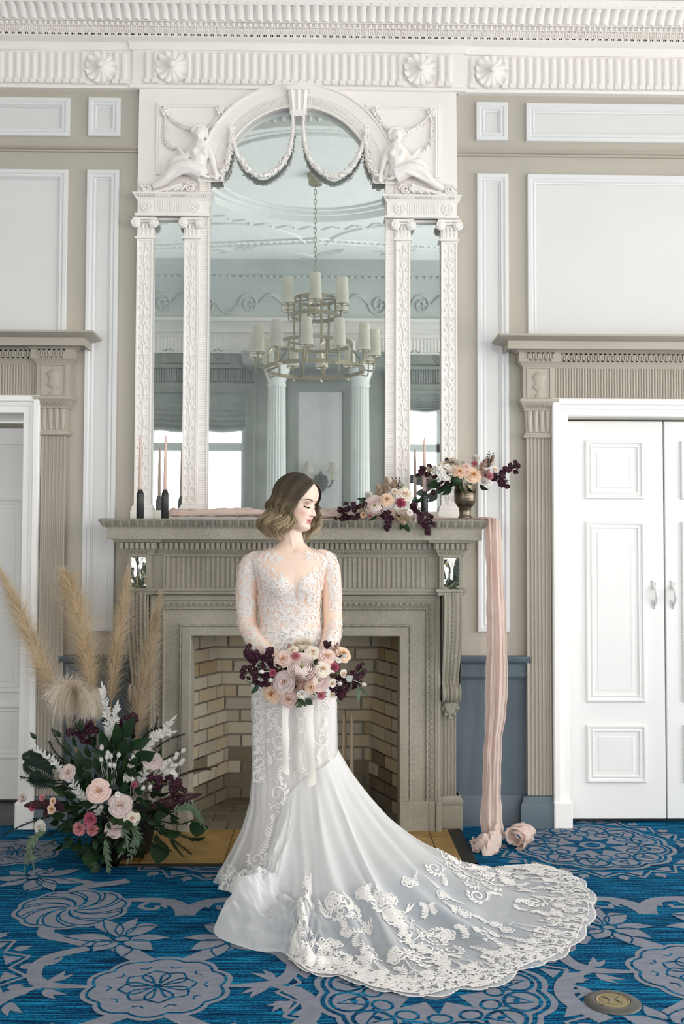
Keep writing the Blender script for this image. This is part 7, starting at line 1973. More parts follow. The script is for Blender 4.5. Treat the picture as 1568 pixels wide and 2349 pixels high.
LASH = mat('dark_lash', '#1d1512', 0.7); BROW = mat('brown_eyebrow_hair', '#4a3629', 0.85)
def fs(n, z, off):
    """surface point of the face at lateral n, height z"""
    lo, hi = -1.5, 1.5
    for _ in range(24):
        m = (lo + hi) / 2
        if head_pt(m, z)[0] < n: lo = m
        else: hi = m
    a = head_pt(lo, z, off); return hw(*a)
for q, nm in ((1, 'near'), (-1, 'far')):
    mb = MB(); pts = []
    for t in np.linspace(0, 1, 16): pts.append(fs(q * (0.0165 + 0.030 * t), -0.0085 - 0.0042 * math.sin(PI * t) + 0.002 * t, 0.0012))
    mb.tube(pts, [0.0005 + 0.0009 * math.sin(PI * (0.15 + 0.8 * t)) for t in np.linspace(0, 1, 16)], 6)
    for k in range(34):
        t = 0.08 + 0.92 * k / 33; p = fs(q * (0.0165 + 0.030 * t), -0.009 - 0.0042 * math.sin(PI * t) + 0.002 * t, 0.001); d = (Fw * 0.8 - Up * 0.55 + Nr * q * (0.9 * t - 0.15)).normalized(); L = 0.0085 * (0.6 + 0.5 * t)
        mb.tube([p, p + d * L * 0.6 - Up * 0.001, p + d * L + Up * 0.0022], [0.0006, 0.0005, 0.0001], 4)
    mb.build('eyelashes', LASH, bride, smooth=True)
    mb = MB()
    for k in range(240):
        t = R.random(); n_ = 0.011 + 0.041 * t; z = 0.0135 + 0.0085 * math.sin(PI * min(1, t * 0.78 + 0.05)) - 0.006 * max(0, t - 0.6) + R.uniform(-1, 1) * 0.0033 * (1 - 0.65 * t); a = fs(q * n_, z, 0.0006); b = fs(q * (n_ + 0.0055), z + 0.0025 * (1 - 1.6 * t), 0.0009)
        mb.tube([a, (a + b) / 2 + Fw * 0.0006, b], [0.00034, 0.00034, 0.0001], 3)
    mb.build('eyebrow', BROW, bride, smooth=True, kind='stuff')

# ---------------------------------------------------------------- hair: side-parted wavy bob, dark roots and fair ends
def hair_mat():
    m = bpy.data.materials.new('ash_blonde_hair'); m.use_nodes = True; nt = m.node_tree; b = nt.nodes['Principled BSDF']
    at = nd(nt, 'ShaderNodeAttribute'); at.attribute_name = 'tone'; nt.links.new(at.outputs['Color'], b.inputs['Base Color']); b.inputs['Roughness'].default_value = 0.42; b.inputs['Specular IOR Level'].default_value = 0.45
    return m


HAIRM = hair_mat()
def hair_dir(al): return math.cos(al), math.sin(al)     # forward, near
def scalp_pt(d, off):
    """scalp point in the direction d = (near, forward, up)"""
    n, f, u = d; L = math.sqrt(n * n + f * f + u * u); n, f, u = n / L, f / L, u / L
    r_ = 1 / math.sqrt((f / (0.094 if f > 0 else 0.105)) ** 2 + (n / 0.077) ** 2 + (u / 0.119) ** 2) + off; return np.array((n * r_, f * r_, u * r_))
def strand(al, lock, rr, inner=0.0, n=24):
    f_, n_ = hair_dir(al); front = (1 + math.cos(al)) / 2; nearw = 1.0 if al < PI else 0.0
    root = np.array((-0.012 - 0.004 * rr.random(), 0.078 * front ** 0.8 - 0.03 * (1 - front), 0.088 + 0.030 * (1 - front) + 0.004 * rr.random())); root = root / np.linalg.norm(root)
    tgt = np.array((n_, f_, 0.06)); tgt /= np.linalg.norm(tgt); om = math.acos(max(-1, min(1, root.dot(tgt)))); pts = []
    edge = max(0.0, 1 - abs(al - math.radians(62)) / 0.5) if al < PI else max(0.0, 1 - abs(al - math.radians(298)) / 0.4)
    zend = -0.162 + 0.035 * edge + lock['len'] + rr.uniform(-0.008, 0.008); e0 = scalp_pt(tgt, 0.014 - inner); r0 = math.hypot(e0[0], e0[1])
    for i in range(n):
        t = i / (n - 1)
        if t < 0.36:
            x = t / 0.36; d = (math.sin((1 - x) * om) * root + math.sin(x * om) * tgt) / math.sin(om)
            p = scalp_pt(d, (0.004 + 0.010 * x + 0.011 * math.sin(PI * x)) - inner * x); pts.append(tuple(p))
        else:
            x = (t - 0.36) / 0.64; z = e0[2] + (zend - e0[2]) * x; vol = 0.021 * math.sin(PI * min(1, x * 0.72)) + 0.006 * x
            if al < 1.9: vol *= 0.35 + 0.5 * max(0, al - 1.0)
            ph = lock['ph'] + z / 0.108 * 2 * PI; am = 0.0155 * lock.get('am', 1) * min(1, x * 2.2)
            r_ = r0 + vol + am * math.sin(ph) + lock.get('am', 1) * 0.03 * (lock['len'] * 60) * max(0, x - 0.75) - 0.016 * max(0, x - 0.82) / 0.18; ta = am * math.cos(ph)
            pts.append((n_ * r_ + f_ * ta, f_ * r_ - n_ * ta, z))
    return pts


HA = MB(); htone = []
locks = []
for k in range(64):
    u = k / 63; al = math.radians(60 + 240 * u); locks.append(dict(al=al, ph=1.2 * math.sin(al * 2.0) + R.uniform(-0.95, 0.95) + al * 1.1, am=R.uniform(0.7, 1.4), len=R.uniform(-0.014, 0.014), tone=R.uniform(-0.15, 0.2)))
ROOT, MID, TIP = [np.array(lin(c)[:3]) for c in ('#33291f', '#6e5f49', '#cbb591')]
def hair_col(t, v):
    x = min(1, max(0, t ** 1.25 * 1.02 + v * (0.35 + t))); a = ROOT * (1 - x / 0.5) + MID * (x / 0.5) if x < 0.5 else MID * (1 - (x - 0.5) / 0.5) + TIP * ((x - 0.5) / 0.5); return a
for k in range(1900):
    L = locks[R.randrange(64)]; da = R.gauss(0, 0.045); al = L['al'] + da; inner = abs(R.gauss(0, 0.007)); s_ = strand(al, L, R, inner); cl = [np.array(p) for p in s_]
    center = strand(L['al'], L, R, 0.002) if k % 3 == 0 else None
    v = L['tone'] + R.uniform(-0.22, 0.22); P3 = [hw(*p) for p in s_]; n = len(P3); o = len(HA.v)
    HA.tube(P3, [0.0014 * (0.75 + 0.25 * math.sin(PI * i / n)) * (1 - 0.75 * max(0, i / (n - 1) - 0.75) / 0.25) for i in range(n)], 3, caps=False)
    for i in range(n):
        c_ = hair_col(i / (n - 1), v); htone += [c_] * 3
# fly-away wisps at the nape and on the far side of the face
for k in range(60):
    al = math.radians(R.uniform(286, 306)); L = dict(al=al, ph=R.uniform(0, 6), len=R.uniform(-0.0, 0.03)); s_ = strand(al, L, R, -0.006); P3 = [hw(p[0], p[1], p[2]) for p in s_]; n = len(P3); HA.tube(P3, [0.0013 * (1 - 0.7 * i / n) for i in range(n)], 3, caps=False)
    for i in range(n): htone += [hair_col(i / (n - 1) + 0.15, R.uniform(-0.1, 0.2))] * 3
hm = HA.build('hair', HAIRM, bride, smooth=True, kind='stuff')
ca = hm.data.color_attributes.new('tone', 'FLOAT_COLOR', 'POINT'); ca.data.foreach_set('color', np.hstack([np.array(htone), np.ones((len(htone), 1))]).astype(np.float32).ravel())
# soft under-layer so no scalp shows
mb = MB(); rows = []; ut = []
for k in range(60):
    al = math.radians(64 + 232 * k / 59); s_ = strand(al, dict(al=al, ph=1.2 * math.sin(al * 2) + al * 1.1, len=0.02), random.Random(1), 0.010); rows.append([hw(*p) for p in s_]); ut += [hair_col(i / 23 * 0.8, -0.05) for i in range(24)]
mb.grid(rows); hu_ = mb.build('hair_underlayer', HAIRM, hm, smooth=True)
ca = hu_.data.color_attributes.new('tone', 'FLOAT_COLOR', 'POINT'); ca.data.foreach_set('color', np.hstack([np.array(ut), np.ones((len(ut), 1))]).astype(np.float32).ravel())
# ================================================================ gown: lining, tulle, lace
LACE = mat('white_lace_thread', '#f6f3f0', 0.8, '#efebe8', 60, bump=0.3, bscale=400, spec=0.1, trans=0.15)
LINING = mat('pearl_grey_lining', '#dcd6d1', 0.6, '#d3cdc9', 6, spec=0.25)
SATIN = mat('ivory_satin_ribbon', '#efe9e0', 0.35, '#e9e2d8', 10, spec=0.5, sheen=0.3)


def tulle_mat(name, a0, a1, col=(0.95, 0.95, 0.95), gather=False):
    m = bpy.data.materials.new(name); m.use_nodes = True; nt = m.node_tree
    for n in list(nt.nodes):
        if n.type == 'BSDF_PRINCIPLED': nt.nodes.remove(n)
    df = nd(nt, 'ShaderNodeBsdfDiffuse'); df.inputs['Color'].default_value = (*col, 1); tl = nd(nt, 'ShaderNodeBsdfTranslucent'); tl.inputs['Color'].default_value = (*col, 1); m1 = nd(nt, 'ShaderNodeMixShader'); m1.inputs[0].default_value = 0.4
    nt.links.new(df.outputs[0], m1.inputs[1]); nt.links.new(tl.outputs[0], m1.inputs[2])
    tp = nd(nt, 'ShaderNodeBsdfTransparent'); lw = nd(nt, 'ShaderNodeLayerWeight'); lw.inputs['Blend'].default_value = 0.5; rp = nd(nt, 'ShaderNodeMapRange'); rp.inputs['To Min'].default_value = a0; rp.inputs['To Max'].default_value = a1
    nt.links.new(lw.outputs['Facing'], rp.inputs['Value']); mx = nd(nt, 'ShaderNodeMixShader'); fac = rp.outputs['Result']
    if gather:      # gathered tulle lies in more layers towards the waist
        at = nd(nt, 'ShaderNodeAttribute'); at.attribute_name = 'gather'; ad = nd(nt, 'ShaderNodeMath', operation='ADD', use_clamp=True); nt.links.new(fac, ad.inputs[0]); nt.links.new(at.outputs['Fac'], ad.inputs[1]); fac = ad.outputs[0]
    nt.links.new(fac, mx.inputs[0]); nt.links.new(tp.outputs[0], mx.inputs[1]); nt.links.new(m1.outputs[0], mx.inputs[2])
    nt.links.new(mx.outputs[0], nt.nodes['Material Output'].inputs['Surface']); return m


TULLE = tulle_mat('white_tulle', 0.40, 0.85); TRAINT = tulle_mat('gathered_white_tulle', 0.31, 0.85, gather=True)


class Surf:
    """grid surface with bilinear evaluation, for laying lace on it"""
    def __init__(s, g):
        s.g = np.array([[tuple(p) for p in r] for r in g], float); s.nu, s.nv = s.g.shape[:2]
        du = np.gradient(s.g, axis=0); dv = np.gradient(s.g, axis=1); n = np.cross(du, dv); s.n = n / (np.linalg.norm(n, axis=2, keepdims=True) + 1e-12)
        s.du, s.dv = du, dv
        camv = np.array([0, CAM_Y, CAM_Z]) - s.g; face = (s.n * camv).sum(2)
        dist = np.linalg.norm(camv, axis=2); near = dist <= np.quantile(dist, 0.08); s.flip = -1.0 if np.median(face[near]) < 0 else 1.0
        s.n = s.n * s.flip; s.face = face * s.flip
        d = s.g - np.array([0, CAM_Y, CAM_Z]); w = d @ np.array(_f); s.px = 784 + FPX * (d @ np.array(_r)) / w; s.py = 1174.5 - FPX * (d @ np.array(_u)) / w

    def ev(s, u, v):
        u = min(max(u, 0), s.nu - 1.001); v = min(max(v, 0), s.nv - 1.001); i, j = int(u), int(v); a, b = u - i, v - j
        f = lambda A: (A[i, j] * (1 - a) * (1 - b) + A[i + 1, j] * a * (1 - b) + A[i, j + 1] * (1 - a) * b + A[i + 1, j + 1] * a * b)
        return f(s.g), f(s.n)

    def find(s, px, py, tol=9, facing=True):
        d = (s.px - px) ** 2 + (s.py - py) ** 2
        if facing: d = np.where(s.face > 0, d, 1e9)
        k = int(np.argmin(d)); i, j = divmod(k, s.nv); return (i, j) if d[i, j] < tol * tol else None

    def frame(s, i, j, upv=(0, 0, 1)):
        """2x2 map metres (right, up) -> (u, v)"""
        i, j = min(int(i), s.nu - 1), min(int(j), s.nv - 1); n = s.n[i, j]; up = np.array(upv, float); up = up - n * up.dot(n); up /= np.linalg.norm(up) + 1e-9; rt = np.cross(up, n)
        J = np.array([[s.du[i, j].dot(rt), s.dv[i, j].dot(rt)], [s.du[i, j].dot(up), s.dv[i, j].dot(up)]]); J += np.eye(2) * 1e-9
        return np.linalg.inv(J)


class Lace:
    def __init__(s, surf, off=0.0022): s.s = surf; s.off = off; s.mb = MB()

    def stroke(s, i, j, A, pts, wid):
        """pts in metres round the anchor; wid half widths"""
        L = []
        for x, y in pts:
            d = A @ np.array([x, y]); p, n = s.s.ev(i + d[0], j + d[1]); L.append((p + n * s.off, n))
        rows = []; m = len(L)
        for k in range(m):
            t = L[min(k + 1, m - 1)][0] - L[max(k - 1, 0)][0]; b = np.cross(L[k][1], t); bl = np.linalg.norm(b)
            if bl < 1e-9: b = np.array([1e-5, 0, 0])
            else: b = b / bl
            w = wid[k] if hasattr(wid, '__len__') else wid
            rows.append([tuple(L[k][0] - b * w), tuple(L[k][0] + L[k][1] * w * 0.35), tuple(L[k][0] + b * w)])
        s.mb.grid(rows)

    def motif(s, i, j, kind, size, rot=0.0, flip=1, upv=(0, 0, 1), wk=1.0):
        A = s.s.frame(i, j, upv); c, q = math.cos(rot), math.sin(rot)
        for pts, wid in MOTIF[kind]:
            s.stroke(i, j, A, [(size * (c * x * flip - q * y), size * (q * x * flip + c * y)) for x, y in pts], [w * size * wk for w in wid])

    def at(s, px, py, kind, size, rot=0.0, flip=1, upv=(0, 0, 1), tol=9, wk=1.0):
        f = s.s.find(px, py, tol)
        if f is None: return False
        s.motif(f[0], f[1], kind, size, rot, flip, upv, wk); return True


def _lf(x, y, a, L, w=0.09, n=5): return ([(x + L * t * math.cos(a), y + L * t * math.sin(a)) for t in np.linspace(0, 1, n)], [w * L * 4 * math.sin(PI * (0.08 + 0.9 * t)) * 0.6 for t in np.linspace(0, 1, n)])


def _tap(n, w): return [w * (0.35 + 0.65 * math.sin(PI * (0.1 + 0.8 * t))) for t in np.linspace(0, 1, n)]


MOTIF = {}
sp = spiral2(0, 0, 0.5, 0.08, -PI / 2, 1.35, 22); MOTIF['scroll'] = [(sp, _tap(23, 0.055)), ([(-0.0, -0.5), (-0.35, -0.45), (-0.65, -0.2)], _tap(3, 0.05))] + [_lf(0.5 * math.cos(a), 0.5 * math.sin(a), a + 1.15, 0.36, 0.11) for a in (-1.2, -0.7, -0.2, 0.3, 0.8)] + [_lf(-0.2 - 0.15 * k, -0.48 + 0.06 * k, -1.9 - 0.3 * k, 0.2) for k in range(3)] + [_lf(-0.65, -0.2, 2.2, 0.25), _lf(-0.65, -0.2, 3.1, 0.25)]
MOTIF['paisley'] = [([(0.42 * math.cos(t) * (1 - 0.1 * t), 0.5 * math.sin(t)) for t in np.linspace(-2.2, 3.4, 22)], _tap(22, 0.05)), ([(0.26 * math.cos(t), 0.34 * math.sin(t)) for t in np.linspace(-1.9, 2.6, 14)], _tap(14, 0.04)), (spiral2(-0.05, -0.02, 0.16, 0.03, 0, 1.2, 12), _tap(13, 0.04))] + [_lf(0.45 * math.cos(a), 0.53 * math.sin(a), a + 0.9, 0.2, 0.11) for a in np.linspace(-1.4, 2.4, 9)]
MOTIF['flower'] = [([(0.23 * math.cos(a) + 0.19 * math.cos(t), 0.23 * math.sin(a) + 0.19 * math.sin(t)) for t in np.linspace(a - 2.6, a + 2.6, 10)], _tap(10, 0.055)) for a in np.linspace(0, 2 * PI, 6)[:-1]] + [_lf(0.08 * math.cos(a), 0.08 * math.sin(a), a, 0.26, 0.10) for a in np.linspace(0, 2 * PI, 6)[:-1]] + [([(0.07 * math.cos(t), 0.07 * math.sin(t)) for t in np.linspace(0, 2 * PI, 8)], [0.05] * 8)]
MOTIF['sprig'] = [([(0.12 * math.sin(3 * t), -0.6 + 1.2 * t) for t in np.linspace(0, 1, 12)], _tap(12, 0.035))] + [_lf(0.12 * math.sin(3 * t), -0.6 + 1.2 * t, PI / 2 + s * 0.95, 0.3 * (1.1 - 0.5 * t), 0.085) for t in np.linspace(0.08, 0.92, 7) for s in (-1, 1)] + [_lf(0.02, 0.58, PI / 2, 0.22, 0.1)]
MOTIF['plume'] = [([(0.3 * math.sin(2.2 * t), -0.6 + 1.1 * t) for t in np.linspace(0, 1, 12)], _tap(12, 0.055)), (spiral2(0.1, 0.42, 0.17, 0.03, 0, -1.3, 14), _tap(15, 0.045))] + [_lf(0.3 * math.sin(2.2 * t), -0.6 + 1.1 * t, PI / 2 + 0.9, 0.32, 0.10) for t in np.linspace(0.1, 0.8, 6)] + [_lf(0.3 * math.sin(2.2 * t), -0.6 + 1.1 * t, PI / 2 - 1.0, 0.2, 0.10) for t in np.linspace(0.15, 0.7, 4)]
MOTIF['lyre'] = [([(s * (0.10 + 0.34 * math.sin(PI * t) ** 1.2 * (0.4 + 0.6 * t)), 0.95 - 1.75 * t) for t in np.linspace(0, 1, 20)], _tap(20, 0.03)) for s in (-1, 1)] + [([(s * (0.05 + 0.22 * math.sin(PI * t)), 0.35 - 1.0 * t) for t in np.linspace(0, 1, 14)], _tap(14, 0.025)) for s in (-1, 1)] + [(spiral2(s * 0.16, 0.95, 0.10, 0.03, PI / 2, -1.2 * s, 12), _tap(13, 0.025)) for s in (-1, 1)] + [(spiral2(s * 0.14, -0.72, 0.12, 0.03, -PI / 2, 1.2 * s, 12), _tap(13, 0.028)) for s in (-1, 1)] + [_lf(0, -0.55, PI / 2 + a, 0.3, 0.09) for a in (-0.9, -0.45, 0, 0.45, 0.9)]


def in_poly(x, y, poly):
    c = False; n = len(poly)
    for k in range(n):
        (x0, y0), (x1, y1) = poly[k], poly[(k + 1) % n]
        if (y0 > y) != (y1 > y) and x < (x1 - x0) * (y - y0) / (y1 - y0) + x0: c = not c
    return c


def scatter(L, polys, spacing, kinds, size, rr, tries=4000, upv=(0, 0, 1), wk=1.0, rotf=None, tol=7):
    pts = []; bx = [min(p[0] for q in polys for p in q), max(p[0] for q in polys for p in q), min(p[1] for q in polys for p in q), max(p[1] for q in polys for p in q)]
    for _ in range(tries):
        x, y = rr.uniform(bx[0], bx[1]), rr.uniform(bx[2], bx[3])
        if not any(in_poly(x, y, q) for q in polys) or any((x - a) ** 2 + (y - b) ** 2 < spacing ** 2 for a, b in pts): continue
        if L.at(x, y, rr.choice(kinds), size * rr.uniform(0.8, 1.2), rotf(x, y, rr) if rotf else rr.uniform(0, 2 * PI), rr.choice((-1, 1)), upv, tol, wk): pts.append((x, y))
    return len(pts)


rl = random.Random(11)
dress = bpy.data.objects.new('lace_gown', None); COL.objects.link(dress); dress.location = (W(670, 1500).x, YW, 0.5); dress.parent = bride; dress.matrix_parent_inverse = wmat(bride).inverted()
# ---- bodice lace on the torso
ts = Surf([[torso_pt(2 * PI * k / 120, py, 0.002) for py in np.linspace(1243, 1560, 110)] for k in range(121)])
Lb = Lace(ts, 0.0026)
VN = [(586, 1268), (600, 1300), (640, 1318), (662, 1335), (681, 1356), (697, 1334), (712, 1316), (742, 1296), (752, 1270), (768, 1300), (745, 1400), (748, 1500), (588, 1500), (590, 1400), (575, 1300)]
scatter(Lb, [VN], 8.0, ('scroll', 'paisley', 'plume', 'flower', 'sprig'), 0.026, rl, 5000)
SHD = [[(584, 1256), (612, 1255), (648, 1284), (640, 1294), (612, 1284), (588, 1285)], [(722, 1247), (738, 1256), (742, 1285), (722, 1280), (698, 1285), (706, 1262)]]
scatter(Lb, SHD, 6.5, ('flower', 'sprig', 'plume'), 0.020, rl, 2500, tol=12)
scatter(Lb, [VN], 7.5, ('sprig', 'flower'), 0.014, rl, 3500)
for s, x0 in ((-1, 676), (1, 684)):
    for (dx, py, k, sz, ro) in ((24, 1345, 'paisley', 0.052, 0.4), (52, 1340, 'paisley', 0.046, 0.9), (10, 1352, 'scroll', 0.03, 1.2), (38, 1372, 'scroll', 0.045, -0.4), (60, 1385, 'plume', 0.04, 0.4), (25, 1322, 'plume', 0.03, 0.8)):
        Lb.at(x0 + s * dx, py, k, sz, ro * -s, s)
Lb.at(682, 1410, 'lyre', 0.062, 0, wk=1.2)
for (x, y, k, sz) in ((600, 1264, 'flower', 0.03), (614, 1272, 'flower', 0.026), (627, 1275, 'sprig', 0.028), (606, 1284, 'sprig', 0.03), (636, 1284, 'sprig', 0.02), (719, 1262, 'flower', 0.028), (712, 1272, 'flower', 0.024), (728, 1277, 'sprig', 0.03), (703, 1278, 'sprig', 0.02), (595, 1292, 'scroll', 0.03), (740, 1290, 'scroll', 0.03), (592, 1256, 'sprig', 0.02), (724, 1252, 'sprig', 0.018)): Lb.at(x, y, k, sz, rl.uniform(-0.6, 0.6), tol=14)
Lb.mb.build('bodice_lace', LACE, dress, smooth=True, kind='stuff')
# ---- sleeves
def arm_surf(a, r):
    c, rr = arm_line(a, r, 70); g = []
    for k in range(49):
        row = []
        for i in range(2, 66):
            t = (c[i + 1] - c[i - 1]).normalized(); n1 = (Vector((1, 0, 0)) - t * t.x).normalized(); n2 = t.cross(n1); an = 2 * PI * k / 48; row.append(c[i] + (n1 * math.cos(an) + n2 * math.sin(an)) * (rr[i] + 0.0015))
        g.append(row)
    return Surf(g)
for (a, r, polys, nm) in ((armL, radL, [[(540, 1282), (590, 1268), (592, 1320), (572, 1330), (585, 1400), (560, 1425), (540, 1400)], [(540, 1425), (575, 1428), (592, 1462), (618, 1490), (600, 1505), (560, 1480)]], 'left'), (armR, radR, [[(748, 1268), (770, 1272), (782, 1390), (765, 1395), (755, 1330)], [(758, 1425), (784, 1420), (784, 1500), (738, 1500), (752, 1450)]], 'right')):
    Ls = Lace(arm_surf(a, r), 0.0024)
    scatter(Ls, polys, 9.0, ('scroll', 'paisley', 'plume', 'sprig'), 0.030, rl, 3000); scatter(Ls, polys, 6.5, ('sprig', 'flower'), 0.014, rl, 2500)
    Ls.mb.build('sleeve_lace', LACE, dress, smooth=True, kind='stuff')

# ---- skirt: lining and tulle layers
def skirt_grid(rows_, folds, amp0, seed, nk=220, floor=0.008, zpow=1.0):
    rr = random.Random(seed); ph = [rr.uniform(0, 6.28) for _ in range(5)]; g = []; ys = [r[0] for r in rows_]
    for py in np.linspace(ys[0], ys[-1], 90):
        l, r_, fy, by, z = [float(np.interp(py, ys, [r[k] for r in rows_])) for k in (1, 2, 3, 4, 5)]
        cx_ = (l + r_) / 2; a = (r_ - l) / 2; x = (py - ys[0]) / (ys[-1] - ys[0]); row = []
        for k in range(nk + 1):
            u = 2 * PI * k / nk; f = amp0 * x ** 1.5 * (math.sin(folds * u + ph[0] + 2.2 * x) + 0.6 * math.sin(folds * 1.7 * u + ph[1] - 1.5 * x) + 0.4 * math.sin(folds * 2.9 * u + ph[2])) / 1.6
            cu, su = math.cos(u), math.sin(u); row.append(Vector((cx_ + (a + f) * cu, (fy + by) / 2 - ((by - fy) / 2 + f) * su, max(floor, z - (0.012 * abs(math.sin(7 * u)) if x < 0.005 else 0) + 0.010 * x * math.sin(folds * u * 0.7 + ph[3])))))
        g.append(row)
    return g
def srow(py, lpx, rpx, fy, by, z=None):
    yc = (fy + by) / 2; a, b = W(lpx, py, yc), W(rpx, py, yc); return (py, a.x, b.x, fy, by, a.z if z is None else z)
lin_rows = [srow(1446, 592, 741, -1.062, -0.86), srow(1470, 590, 748, -1.072, -0.85), srow(1520, 584, 760, -1.078, -0.835), srow(1570, 579, 768, -1.078, -0.825), srow(1620, 579, 768, -1.075, -0.83), srow(1700, 582, 764, -1.065, -0.85), srow(1780, 588, 764, -1.06, -0.855), srow(1860, 590, 775, -1.08, -0.84), srow(1940, 580, 800, -1.11, -0.80), srow(2010, 565, 830, -1.14, -0.76, 0.02)]
gl_ = skirt_grid(lin_rows, 7, 0.016, 3); mb = MB(); mb.grid(gl_); mb.build('skirt_lining', LINING, dress, smooth=True)
tul_rows = [srow(1440, 593, 740, -1.064, -0.858), srow(1452, 591, 742, -1.071, -0.855), srow(1520, 581, 763, -1.084, -0.83), srow(1570, 576, 771, -1.085, -0.82), srow(1640, 577, 770, -1.083, -0.82), srow(1720, 578, 771, -1.08, -0.82), srow(1790, 578, 784, -1.09, -0.80), srow(1850, 573, 800, -1.11, -0.78), srow(1910, 555, 820, -1.14, -0.75), srow(1960, 530, 840, -1.18, -0.72), srow(1995, 508, 860, -1.20, -0.70, 0.05), srow(2015, 498, 870, -1.215, -0.69, 0.012)]
gt_ = skirt_grid(tul_rows, 9, 0.024, 8); mb = MB(); mb.grid(gt_); mb.build('tulle_skirt', TULLE, dress, smooth=True)
tk = Surf([list(r) for r in zip(*gt_)]); Lk = Lace(tk, 0.003)
SK = [(578, 1455), (758, 1455), (772, 1600), (770, 1700), (760, 1800), (770, 1880), (640, 2020), (590, 2040), (520, 2010), (560, 1930), (585, 1820), (580, 1700)]
scatter(Lk, [[(592, 1424), (740, 1424), (750, 1450), (762, 1530), (580, 1530)]], 7.5, ('scroll', 'plume', 'sprig', 'flower'), 0.028, rl, 2500)
scatter(Lk, [[(576, 1560), (610, 1570), (620, 1720), (600, 1800), (582, 1760)]], 11, ('scroll', 'plume', 'sprig', 'paisley'), 0.040, rl, 1500)
# deliberate columns of scrollwork down the front
for (px, py, k, sz, ro, fl_) in ((632, 1640, 'paisley', 0.06, 1.9, 1), (640, 1668, 'plume', 0.06, 0.5, -1), (742, 1625, 'paisley', 0.06, -1.9, -1), (738, 1660, 'plume', 0.06, -0.3, 1), (735, 1695, 'scroll', 0.055, -0.5, 1), (733, 1728, 'plume', 0.055, 3.0, 1), (754, 1745, 'sprig', 0.05, 0.1, 1), (640, 1700, 'scroll', 0.055, 0.4, -1), (642, 1735, 'scroll', 0.055, 2.6, 1), (645, 1770, 'plume', 0.055, 3.3, 1), (615, 1735, 'sprig', 0.055, 0.5, 1), (600, 1690, 'sprig', 0.05, 0.1, 1),
                              (690, 1640, 'lyre', 0.05, 0, 1), (690, 1690, 'lyre', 0.052, PI, 1), (684, 1735, 'sprig', 0.05, 0, 1), (690, 1775, 'paisley', 0.055, 1.6, 1), (688, 1800, 'sprig', 0.05, 0, 1), (634, 1822, 'scroll', 0.085, 0.6, 1), (628, 1855, 'plume', 0.08, 2.9, -1), (618, 1895, 'sprig', 0.075, -0.35, 1), (605, 1935, 'sprig', 0.07, -0.4, 1), (590, 1970, 'scroll', 0.06, -0.5, 1), (668, 1850, 'scroll', 0.07, 3.0, -1), (660, 1885, 'plume', 0.085, -0.2, 1), (655, 1915, 'paisley', 0.075, 1.0, 1), (640, 1940, 'flower', 0.05, 0.0, 1), (660, 1945, 'plume', 0.06, 0.3, -1), (640, 1975, 'scroll', 0.06, -0.8, 1), (600, 2000, 'scroll', 0.05, 0.2, 1), (705, 1830, 'paisley', 0.05, 1.5, 1), (745, 1820, 'sprig', 0.05, 0.2, 1)):
    Lk.at(px, py, k, sz, ro, fl_, tol=14, wk=0.9)
scatter(Lk, [[(498, 1995), (600, 2035), (640, 2020), (620, 2060), (540, 2060)], [(500, 1990), (560, 2000), (560, 2040), (505, 2030)]], 9, ('scroll', 'paisley', 'sprig'), 0.035, rl, 1200)
Lk.mb.build('skirt_lace', LACE, dress, smooth=True, kind='stuff')

